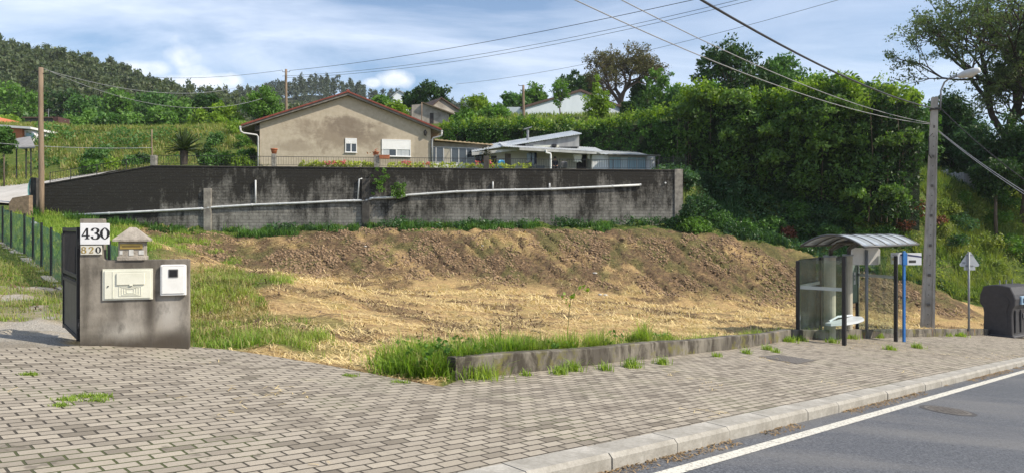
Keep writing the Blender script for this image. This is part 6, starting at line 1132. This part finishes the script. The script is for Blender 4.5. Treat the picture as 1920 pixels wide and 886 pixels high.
# --- palm, clipped tree, yuccas, dead bush
def fronds(root, c, n, L_, m, up0=.2, up1=1.3, droop=.5, leaf=.3, nl=22, name='fronds', w=.02):
    out_ = []
    for i in range(n):
        a_ = random.random()*6.283; e_ = up0+(up1-up0)*random.random(); d = np.array([math.cos(a_)*math.cos(e_), math.sin(a_)*math.cos(e_), math.sin(e_)]); l = L_*(.8+.3*random.random()); sd = np.array([-math.sin(a_), math.cos(a_), 0]); vs = []; 
        for k in range(nl):
            u = (k+1)/nl; p_ = np.array(c)+d*l*u+np.array([0, 0, -droop*l*u*u*math.cos(e_)]); ll = leaf*(1-.75*u)*(.5 if u < .12 else 1)
            for s_ in (1, -1): t_ = p_+sd*s_*ll+d*ll*.5+np.array([0, 0, .12*ll]); vs += [p_, p_+d*w, t_+d*w*.4, t_]
        vs = np.array(vs); out_.append((vs, np.arange(len(vs)).reshape(-1, 4)))
        rp = []
        for k in range(6): u = k/5; rp.append(tuple(np.array(c)+d*l*u+np.array([0, 0, -droop*l*u*u*math.cos(e_)])))
        r_ = MB(); r_.tube(rp, [.02]*5+[.006], 4, False); vv = np.concatenate(r_.v); out_.append((vv, np.array(r_.f)))
    V_, Q_ = joinq(out_); return leafobj(name, V_, Q_, m, root)
pc_ = at(345, 283, 49); zb_ = g1(pc_.x, pc_.y); root = thing('cycad_palm', 'dark stiff palm like plant on a short trunk behind the left railing', 'palm', (pc_.x, pc_.y, zb_)); mb = MB(); mb.tube([(pc_.x, pc_.y, zb_-.1), (pc_.x, pc_.y, pc_.z-.1), (pc_.x, pc_.y, pc_.z+.1)], [.24,.27,.2], 10); obj('trunk', mb, barkd, root); fronds(root, (pc_.x, pc_.y, pc_.z), 95, 1.5, leafmat('cycad leaves', (.022,.042,.014), (.075,.11,.035), .2, .35), .05, 1.45, .28, .15, 30, 'fronds', .05)
c_ = at(8, 262, 50); r_ = 20/F*50; crown_tree('clipped_tree', 'round clipped tree with glossy leaves at the left edge', c_, (r_, r_, r_*1.5), green_d, n=170, per=34, ls=.085, cr=.2, lobes=5, trunk=.05, inner=.8)
for i, (px, py, Y, s_, lab) in enumerate(((1655,340,44.5,1.0,'spiky yucca on the slope left of the red brown bush, upper one'),(1667,362,43.8,.9,'spiky yucca right above the red brown bush'),(1685,322,45.5,1.0,'bluish spiky yucca beneath the end of the tall hedge'),(1600,352,46,.9,'small yucca on the dark slope left of the others'),(1622,345,45.5,1.,'dark spiky yucca between the small one and the upper one'),(1775,352,45,1.,'yucca clump right of the concrete pole'),(1712,330,46,.9,'yucca close to the concrete pole on its left'))):
    Y = YG(px, py+14)-.2; p_ = at(px, py, Y); zb_ = g1(p_.x, p_.y); root = thing('yucca', lab, 'yucca', (p_.x, p_.y, min(zb_, p_.z-.3)), 'yuccas on the slope'); mb = MB(); mb.tube([(p_.x, p_.y, min(zb_, p_.z-.3)-.1), p_], [.07,.06], 6); obj('trunk', mb, bark, root)
    n_ = 70; d = unit(n_); d[:, 2] = np.abs(d[:, 2])*.9-.15; a_ = d*s_*.55; b_ = np.cross(d, [0, 0, 1.]); b_ /= np.linalg.norm(b_, axis=1)[:, None]; pp__ = np.array(p_); V_ = np.stack([pp__+b_*.02, pp__-b_*.02, pp__+a_*.6-b_*.028, pp__+a_*.6+b_*.028, pp__+a_-[0, 0, .06]+b_*.003, pp__+a_-[0, 0, .06]-b_*.003], 1).reshape(-1, 3); i_ = np.arange(n_)[:, None]*6; leafobj('leaves', V_, np.concatenate([i_+np.array([0,1,2,3]), i_+np.array([3,2,5,4])]), leafmat('yucca leaves', (.05,.11,.05), (.16,.25,.11), .25, .35), root)
deadm = leafmat('red brown dead leaves', (.07,.022,.014), (.22,.08,.045), .2, .7, (.16,.06,.035))
for px, t_, b_, hw, Y, lab in ((1702,362,425,27,42.5,'red brown dead bush left of the concrete pole'),(1690,410,440,24,42,'low reddish brush pile below the dead bush behind the shelter'),(1478,425,452,10,44,'small red brown dead shrub on the crest above the mown bank'),(1760,405,435,24,42.5,'reddish dead bracken right behind the concrete pole')): ct('dead_bush', lab, px, t_, b_, hw, YG(px, b_-8), deadm, n=70, per=34, ls=.09, cr=.32, lobes=7, trunk=.04, cat='bush')
# --- shrubs on the shaded slope and in the garden
def surf(px, py, Y): p_ = at(px, py, Y); return p_.x, Y, g1(p_.x, Y)
sl = [(1310,390,47,34),(1345,420,46,30),(1300,425,46.5,26),(1375,355,50,30),(1420,385,47.5,30),(1395,430,46,26),(1450,350,49,30),(1490,400,46.5,30),(1520,360,47.5,30),(1545,405,45.5,30),(1575,370,46,28),(1600,410,44.5,32),(1640,400,44,28),(1560,440,44,26),(1620,445,43.2,26),(1330,340,52,30),(1500,430,45.5,22),(1440,420,46,24),(1285,360,50,24),(1660,440,42.8,22)]
side = ('ivy','wood','mid','ivy','dark','fern')
for i, (px, py, Y, hw) in enumerate(sl):
    Y = YG(px, py+10); p_ = at(px, py, Y); z = g1(p_.x, Y); r_ = hw/F*Y; crown_tree('slope_shrub', 'leafy green shrub on the shaded slope between the block wall and the concrete pole', (p_.x, Y, z+r_*.35), (r_*1.15, r_, r_*.75), LM[side[i % 6]], n=80, per=34, ls=.085, cr=.34, lobes=6, group='shrubs on the shaded slope', trunk=.03, cat='shrub', limbs=False)
gs = [(165,312,50,16),(215,310,51,18),(245,306,52,22),(270,300,53,18),(395,300,50,20),(425,298,51,22),(455,302,50,20),(180,290,58,26),(385,285,60,22),(460,285,58,20),(470,262,66,24),(445,245,70,26),(405,262,66,20),(530,262,52,0),(560,262,52,0)]
for i, (px, py, Y, hw) in enumerate(gs):
    if not hw: continue
    p_ = at(px, py, Y); z = g1(p_.x, Y); r_ = hw/F*Y; crown_tree('garden_shrub', 'bushy garden shrub behind the left part of the railing near the palm', (p_.x, Y, max(z+r_*.3, p_.z-r_*.2)), (r_, r_, r_*.8), LM[('mid','lime','wood','dark','fern')[i % 5]], n=60, per=26, ls=.10, cr=.32, lobes=5, group='garden shrubs by the palm', trunk=.03, cat='shrub', limbs=False)
root = None
for i, (px, py, hw) in enumerate(((1770,395,26),(1795,420,28),(1825,400,30),(1860,415,32),(1895,395,32),(1925,420,34),(1785,455,24),(1840,455,28),(1885,460,30),(1920,480,30),(1760,430,22),(1815,490,22),(1865,500,24),(1800,375,24),(1850,372,26),(1900,365,26))):
    Y = YG(px, py+8); p_ = at(px, py, Y); z = g1(p_.x, Y); r_ = hw/F*Y; crown_tree('hillside_bush', 'pale green loose bush among tall grass on the sunlit slope behind the bin', (p_.x, Y, z+r_*.3), (r_*1.1, r_, r_*.7), LM[('weed','ivy','weed','mid','fern')[i % 5]], n=60, per=30, ls=.075, cr=.34, lobes=6, group='bushes on the sunlit slope', trunk=.03, cat='shrub', limbs=False)
for px, py, hw, m_ in ((1292,395,20,'ivy'),(1275,418,16,'fern'),(1262,425,12,'ivy')):
    p_ = at(px, py, 46.6); z = g1(p_.x, 46.6); r_ = hw/F*46.6; crown_tree('creeper_bush', 'creeper growing up around the right end of the block wall', (p_.x, 46.6, p_.z), (r_, r_, r_*1.3), LM[m_], n=60, per=32, ls=.08, cr=.3, lobes=5, group='creepers at the wall end', trunk=.03, cat='shrub', limbs=False)
# plants growing out of the block wall
for px, t_, b_, hw, lab in ((716,314,362,16,'bright green plant growing out of the block wall beside the thick post'),(748,342,372,14,'leafy weed growing from the block wall above the drain pipe')):
    c_ = rw(px, (t_+b_)/2, -.35); crown = thing('wall_plant', lab, 'plant', c_); cen = np.array(c_)+rng.normal(size=(34, 3))*np.array([.22,.12,.42*(b_-t_)/48]); v_, q_ = clumps(cen, .15, 20, .06); leafobj('leaves', v_, q_, LM['mid'], crown)
# flowers behind the railing
flow = []; pk = []
for px0, px1, m_ in ((555,700,0),(725,1000,0)):
    for _ in range(260): px = random.uniform(px0, px1); q_ = rwp(RW.t(px), .5+random.random()*.6, 4.0+random.random()*.36); flow.append(tuple(q_))
v_, q_ = clumps(np.array(flow), .12, 14, .05); tag(link('border_plants', npmesh('border_plants', v_, q_), yell), 'yellow green border plants along the top of the block wall behind the railing', 'border plants', kind='stuff')
for px, lab in ((612,'leftmost pink flower clump below the small window'),(628,'middle pink flower clump below the small window'),(645,'pink flower clump right below the small window'),(757,'pink flower clump under the wide shuttered window'),(768,'second pink clump under the wide shuttered window'),(802,'pink flower clump at the foot of the right downpipe'),(898,'red flower clump left of the dark railing post'),(922,'red flower clump right of the dark railing post')):
    p_ = rwp(RW.t(px), .35, 4.28); cen = np.array(p_)+rng.normal(size=(7, 3))*np.array([.14,.1,.07]); v_, q_ = clumps(cen, .07, 10, .04, .8); root = thing('flower_clump', lab, 'flowers', p_, 'flower clumps behind the railing'); leafobj('blossoms', v_, q_, pinkm, root)
# --- ground cover: blades, straw, ferns
def scat(n, x0, x1, y0, y1, ok): x = x0+rng.random(n)*(x1-x0); y = y0+rng.random(n)*(y1-y0); k = ok(x, y); x, y = x[k], y[k]; return x, y
from mathutils.bvhtree import BVHTree
def gz(x, y):
    """height of the modelled ground sheet"""
    i = np.clip(np.searchsorted(gy, y)-1, 0, len(gy)-2); j = np.clip(np.searchsorted(gx, x)-1, 0, len(gx)-2); fx = (x-gx[j])/(gx[j+1]-gx[j]); fy = (y-gy[i])/(gy[i+1]-gy[i])
    return (GZ[i, j]*(1-fx)+GZ[i, j+1]*fx)*(1-fy)+(GZ[i+1, j]*(1-fx)+GZ[i+1, j+1]*fx)*fy
def cov(A, x, y): i = np.clip(np.searchsorted(gy, y)-1, 0, len(gy)-2); j = np.clip(np.searchsorted(gx, x)-1, 0, len(gx)-2); return A[i, j]
def cover(name, lab, m, cat, x, y, h, w, lean=.6, dz=-.02):
    v_, q_ = blades(np.c_[x, y, gz(x, y)+dz], h, w, lean); o_ = link(name, npmesh(name, v_, q_), m); return tag(o_, lab, cat, kind='stuff')
infield = lambda x, y: ~inside(x, y, pav) & (-(x-K0.x)*.717+(y-K0.y)*.697 > .5)
# cut straw lying on the field
x, y = scat(150000, -9, 16, 8.3, 26, lambda x, y: infield(x, y) & (cov(grassy, x, y) < .6) & (cov(gravel, x, y) < .4) & (fbm(x*1.6, y*2.4, 4, 60)+rng.random(len(x))*.10 > .50) & (rng.random(len(x)) < np.clip((14/y)**1.6, 0, 1)))
v_, q_ = lay(len(x), np.c_[x, y, gz(x, y)+.02], .16, .0042, .35); tag(link('cut_straw', npmesh('cut_straw', v_, q_), strawm), 'cut dry straw lying over the mown plot', 'straw', kind='stuff')
x, y = scat(70000, -25, 26, 20, 44, lambda x, y: infield(x, y) & (cov(grassy, x, y) < .5) & (cov(soil, x, y) < .4+.5*rng.random(len(x))) & (fbm(x*1.1, y*1.1, 3, 61)+rng.random(len(x))*.12 > .54))
v_, q_ = lay(len(x), np.c_[x, y, gz(x, y)+.03], .30, .010, .45); tag(link('coarse_straw', npmesh('coarse_straw', v_, q_), strawm), 'coarse cut stalks over the far half of the mown plot', 'straw', kind='stuff')
x, y = scat(90000, -26, 26, 12, 44, lambda x, y: infield(x, y) & (cov(soil, x, y)+rng.random(len(x))*.5 > .7)); v_, q_ = lay(len(x), np.c_[x, y, gz(x, y)+.02], .13, .012, .5); tag(link('brown_debris', npmesh('brown_debris', v_, q_), leafmat('brown plant debris', (.06,.038,.025), (.20,.13,.075), .05, .9, (.16,.105,.065))), 'brown withered debris on the dug bank', 'plant debris', kind='stuff')
def clods(c, r, m, name, lab):
    n = len(c); R_ = (r*(.35+1.1*rng.random(n)**2))[:, None]; O = np.array([(1,0,0),(0,1,0),(-1,0,0),(0,-1,0),(0,0,1),(0,0,-1)], float); t_ = rng.random(n)*6.28; ca_, sa_ = np.cos(t_), np.sin(t_); v_ = O[None]*(R_[:, :, None])*(.6+.7*rng.random((n, 6, 1))); v_ += rng.normal(size=(n, 6, 3))*R_[:, :, None]*.15
    x_ = v_[:, :, 0]*ca_[:, None]-v_[:, :, 1]*sa_[:, None]; y_ = v_[:, :, 0]*sa_[:, None]+v_[:, :, 1]*ca_[:, None]; v_ = np.stack([x_, y_, v_[:, :, 2]*.75], -1)+c[:, None, :]
    F_ = np.array([(0,1,4),(1,2,4),(2,3,4),(3,0,4),(1,0,5),(2,1,5),(3,2,5),(0,3,5)]); return tag(link(name, npmesh(name, v_.reshape(-1, 3), (np.arange(n)[:, None, None]*6+F_[None]).reshape(-1, 3)), m), lab, 'soil', kind='stuff')
clm = simple('dry clod earth', (.34,.235,.14), (.14,.092,.058), 3, .98, 0)
x, y = scat(60000, -26, 26, 33, 45.5, lambda x, y: infield(x, y) & (cov(bank, x, y) > .2) & (fbm(x*.8, y*.8, 3, 80)+rng.random(len(x))*.15 > .52)); clods(np.c_[x, y, gz(x, y)], .085, clm, 'soil_clods', 'crumbled brown clods of earth on the dug bank')
x, y = scat(60000, -4, 16, 9, 34, lambda x, y: infield(x, y) & (cov(grassy, x, y) < .5) & (fbm(x*.9, y*1.6, 3, 81) > .56)); clods(np.c_[x, y, gz(x, y)], .03, clm, 'field_clods', 'small earth crumbs showing through the straw on the plot')
# fresh grass: by the gate wall, along the low wall, behind the fence, on the verge
x, y = scat(300000, -14, 10, 8.3, 22, lambda x, y: infield(x, y) & (cov(grassy, x, y)*fbm(x*1.2, y*1.2, 3, 62)*1.9 > .35+rng.random(len(x))*.45) & (rng.random(len(x)) < np.clip((12/y)**1.5, 0, 1)))
hh_ = (.05+.16*fbm(x*1.7, y*1.7, 3, 71)**1.5*2)*np.where((x < -5.4) & (x+.5*y < .5), .45, .8); cover('fresh_grass', 'fresh green grass beside the gate wall and along the driveway', LM['grass'], 'grass', x, y, hh_, .006, 1.2)
i = rng.random(len(x)) < .34; cover('pale_grass', 'pale half dry grass among the green tufts near the gate wall', LM['drygrass'], 'grass', x[i], y[i], .15, .005, 1.2)
# the tall grass fringe on top of the low wall
LA, LB = LW[0], LW[1]; dl_ = Vector((LB.x-LA.x, LB.y-LA.y)); ll_ = dl_.length; dl_.normalize(); nl_ = Vector((-dl_.y, dl_.x)); X_ = []; Y_ = []
for _ in range(30000):
    s_ = random.random()**1.1*ll_*.72-.35; n_ = .22+abs(random.gauss(0, .38))*(1.15-.35*s_/ll_); f_ = float(fbm(np.array([s_*1.1]), np.array([n_*1.5]), 3, 64)[0])
    if f_ < .38+.1*random.random() and s_ > .6: continue
    X_.append(LA.x+dl_.x*s_+nl_.x*n_); Y_.append(LA.y+dl_.y*s_+nl_.y*n_)
X_, Y_ = np.array(X_), np.array(Y_); k = infield(X_, Y_); cover('wall_fringe_grass', 'thick bright green grass standing along the top of the low concrete wall', LM['grass'], 'grass', X_[k], Y_[k], (.07+.42*fbm(X_*1.6, Y_*1.6, 3, 72)**1.4)[k], .0065, 1.15); k2 = k & (rng.random(len(X_)) < .10)
cover('dry_fringe_grass', 'dry stalks among the bright grass above the low wall', LM['drygrass'], 'grass', X_[k2], Y_[k2], .27, .005, .8)
bl_ = [(x_, y_) for x_, y_ in zip(X_[k], Y_[k])][::260]; cen = np.array([(x_, y_, P(x_, y_)+.30) for x_, y_ in bl_]); v_, q_ = clumps(cen, .09, 16, .028, .7); tag(link('broadleaf_weeds', npmesh('broadleaf_weeds', v_, q_), LM['mid']), 'broad leaved weeds mixed into the grass above the low wall', 'weeds', kind='stuff')
# weedy mound right of the gate wall and heaps of withered grass
x, y = scat(26000, -8.5, -4.0, 11.5, 21, lambda x, y: (np.hypot((x+.40*y+.25)/1.1, (y-16)/4.5) < .55+.9*fbm(x*1.1, y*1.1, 3, 73))); cover('mound_weeds', 'mixed green and straw coloured weeds on the mound right of the gate wall', LM['drygrass'], 'weeds', x, y, .11, .007, 1.8); k_ = fbm(x*1.5, y*1.5, 3, 75) > .52; cover('mound_grass', 'green grass on the mound right of the gate wall', LM['grass'], 'grass', x[k_], y[k_], .12, .007, 1.4)
n_ = 260; x, y = scat(n_*5, -16, 13, 44.2, 47.6, lambda x, y: (wally(x)-y > .1) & (wally(x)-y < 1.2) & (fbm(x*.5, y*.5, 3, 74) > .42)); cen = np.c_[x, y, gz(x, y)+.15+.3*rng.random(len(x))][:n_]; v_, q_ = clumps(cen, .36, 26, .07); tag(link('wall_foot_bushes', npmesh('wall_foot_bushes', v_, q_), LM['ivy']), 'low dark leafy growth against the foot of the block wall', 'weeds', kind='stuff')
# trailing tufts at the wall's near end, spilling on to the blocks
X_, Y_ = [], []
for cx_, cy_, sx_, n_ in ((-1.08,8.9,.12,1500),(-1.3,8.95,.16,900),(-.8,9.2,.25,2400)):
    X_ += list(rng.normal(cx_, sx_, n_)); Y_ += list(rng.normal(cy_, sx_*.6, n_))
X_, Y_ = np.array(X_), np.array(Y_); zz = np.maximum(gz(X_, Y_), P(X_, Y_))-.01; v_, q_ = blades(np.c_[X_, Y_, zz], .17, .006, 1.3); tag(link('corner_grass', npmesh('corner_grass', v_, q_), LM['grass']), 'shaggy grass clump spilling round the near end of the low wall', 'grass', kind='stuff')
# single tufts at the foot of the low wall
for i, (px, py, s_) in enumerate(((1048,700,.6),(1074,694,.7),(1132,693,.5),(1184,688,.8),(1241,682,.6),(905,709,.3),(985,703,.3),(1400,662,.5),(1440,655,.6),(1345,668,.35),(1592,634,1.3),(1640,632,1.3),(1560,642,.8),(1480,640,1.2),(1500,638,1.),(1770,629,1.4),(1800,630,1.4),(1720,652,.8),(1668,655,.7),(1455,660,.4))):
    p_ = onp(px, py); n_ = int(170*min(1, s_+.1)); c_ = np.c_[rng.normal(p_.x, .07*s_+.02, n_), rng.normal(p_.y, .07*s_+.02, n_), np.full(n_, p_.z)-.005]; v_, q_ = blades(c_, .15*s_**.7*(1 if s_ < 1 else .7), .006 if s_ < 1 else .01, 1.1)
    o_ = link('grass_tuft', npmesh('grass_tuft', v_-np.array(p_), q_), LM['grass']); o_.location = p_; tag(o_, 'small bright grass tuft growing where the low wall or pole meets the paving blocks', 'grass tuft', 'grass tufts at the foot of the low wall')
for i, (px, py) in enumerate(((122,749),(157,743),(188,743),(115,760),(180,750),(55,702),(655,704),(750,716))):
    p_ = onp(px, py); n_ = 120; c_ = np.c_[rng.normal(p_.x, .05, n_), rng.normal(p_.y, .03, n_), np.full(n_, p_.z)-.005]; v_, q_ = blades(c_, .028, .005, 1.4); o_ = link('moss_tuft', npmesh('moss_tuft', v_-np.array(p_), q_), LM['grass']); o_.location = p_; tag(o_, 'tiny weed tuft growing between the paving blocks in the left foreground', 'weed tuft', 'weed tufts between the paving blocks')
# sprig with large leaves standing in the field
p_ = at(1063, 590, 15.4); p_.z = float(gz(np.array([p_.x]), np.array([p_.y]))[0]); root = thing('vine_sprig', 'single young sprig with a few large green leaves in the mown plot', 'plant', p_); mb = MB(); q1_ = at(1070, 560, 15.4); q2_ = at(1087, 530, 15.4); q3_ = at(1100, 508, 15.4); mb.tube([p_, q1_, q2_, q3_], [.008,.007,.005,.003], 5); mb.tube([q1_, at(1052, 552, 15.3)], .004, 4); obj('stem', mb, simple('olive stem', (.16,.14,.06)), root)
c_ = np.array([tuple(at(a_, b_, 15.35)) for a_, b_ in ((1048,552),(1055,556),(1060,562),(1066,566),(1072,558),(1096,541),(1102,544),(1092,538),(1068,572),(1057,550))]); v_, q_ = leaves(np.repeat(c_, 2, 0)+rng.normal(size=(20, 3))*.02, .055, .75); leafobj('leaves', v_, q_, LM['lime'], root)
# ferns and weeds along the foot of the block wall
x, y = scat(90000, -29, 13, 41, 48.2, lambda x, y: (wally(x)-y > .05) & (wally(x)-y < 1.9) & (fbm(x*.8, y*.8, 3, 66) > .36+.1*(wally(x)-y)))
cover('wall_foot_weeds', 'dark green ferns and weeds along the foot of the block wall', LM['fern'], 'weeds', x, y, .34, .022, 1.1)
x, y = scat(60000, -29, -14, 20, 44, lambda x, y: (cov(grassy, x, y) > .5) & (x > -17.4+(25-y)*.9)); cover('bank_grass', 'sunlit green grass between the mesh fence and the block wall', LM['grass'], 'grass', x, y, .22, .014, 1.0)
x, y = scat(80000, -27, 27, 12, 46, lambda x, y: infield(x, y) & (cov(grassy, x, y) > .45) & (y > 20)); cover('bank_tufts', 'sparse green regrowth on the dug bank below the block wall', LM['weed'], 'weeds', x, y, .12, .011, 1.2)
# rough hillside at the right: tall grass and weeds
x, y = scat(170000, 14, 42, 38, 56, lambda x, y: (cov(grassy, x, y) > .4) & (y > 41-(x-25)*.05) & (fbm(x*.6, y*.6, 3, 67) > .33)); k = (x > 23) & (y < 53)
cover('hillside_grass', 'tall rough grass and weeds on the slope behind the concrete pole and bin', LM['weed'], 'weeds', x[k], y[k], .60, .016, 1.0); cover('slope_undergrowth', 'shaded undergrowth on the slope below the tall hedge', LM['ivy'], 'undergrowth', x[~k], y[~k], .38, .03, 1.3)
n_ = 900; x, y = scat(n_*4, 22, 42, 42, 53, lambda x, y: cov(grassy, x, y) > .5); cen = np.c_[x, y, gz(x, y)+.25][:n_]; v_, q_ = clumps(cen, .42, 26, .07); tag(link('hillside_weeds', npmesh('hillside_weeds', v_, q_), LM['weed']), 'leafy weeds scattered through the tall grass of the right hand slope', 'weeds', kind='stuff')
n_ = 1100; x, y = scat(n_*5, 10, 27, 43.5, 56, lambda x, y: (cov(grassy, x, y) > .5) & (y > np.interp(x, [11,14,20,27], [48.5,46,45,43.5]))); cen = np.c_[x, y, gz(x, y)+.12][:n_]; v_, q_ = clumps(cen, .5, 30, .085); tag(link('slope_ivy', npmesh('slope_ivy', v_, q_), LM['ivy']), 'ivy and brambles carpeting the shaded slope right of the block wall', 'ivy', kind='stuff')
# grass bank at the left behind the terrace
x, y = scat(120000, -62, -17, 50, 76, lambda x, y: fbm(x*.35, y*.35, 3, 68) > .36); k = rng.random(len(x)) < .62; cover('upper_bank_grass', 'green grass on the high bank behind the wooden pole', LM['weed'], 'grass', x[k], y[k], .35, .03, 1.2); cover('upper_bank_dry_grass', 'straw coloured grass patches on the high bank behind the wooden pole', LM['drygrass'], 'grass', x[~k], y[~k], .33, .03, 1.2)
n_ = 160; x, y = scat(n_*4, -50, -18, 60, 71, lambda x, y: fbm(x*.5, y*.5, 3, 69) > .52); cen = np.c_[x, y, gz(x, y)+.3][:n_]; v_, q_ = clumps(cen, .8, 40, .12); tag(link('bank_brambles', npmesh('bank_brambles', v_, q_), LM['wood']), 'dark bramble patches on the face of the high grass bank', 'brambles', kind='stuff')
x, y = scat(60000, -60, 60, 76, 130, lambda x, y: rng.random(len(x)) > .2); cover('meadow', 'rough grass on the rising ground behind the houses', LM['weed'], 'grass', x, y, .35, .05, 1.0)
# pale stones and litter on the field
for i, (px, py, Y, s_) in enumerate(((1116,480,40,.16),(1114,488,40,.13),(1125,523,37,.15),(1135,524,37,.17),(1088,518,38,.12),(685,455,41,.12),(905,462,42,.10),(655,616,11.5,.035),(318,446,32,.12))):
    p_ = at(px, py, Y); z = float(gz(np.array([p_.x]), np.array([Y]))[0]); mb = MB(Matrix.Translation((p_.x, Y, z)) @ Matrix.Rotation(i*1.3, 4, 'Z')); mb.lathe((0,0,-.02), [(s_*.5,0),(s_*.75,s_*.2),(s_*.6,s_*.5),(s_*.2,s_*.62)], 7); tag(obj('stone', mb, simple('pale stone', (.55,.53,.48), (.36,.34,.30), 8, .9)), 'pale stone lying on the mown plot or its bank', 'stone', 'pale stones on the mown plot')

# --- thin summer haze in the valley air
hz = MB(); hz.box(-640, 640, -80, 880, -45, 190); o = obj('haze', hz, None); tag(o, kind='stuff'); hm_ = bpy.data.materials.new('haze'); hm_.use_nodes = True; ht = hm_.node_tree; ht.nodes.clear(); ho_ = ht.nodes.new('ShaderNodeOutputMaterial'); pv = ht.nodes.new('ShaderNodeVolumePrincipled'); pv.inputs['Color'].default_value = (.80, .88, 1, 1); pv.inputs['Density'].default_value = .00016; ht.links.new(pv.outputs[0], ho_.inputs['Volume']); o.data.materials.append(hm_)
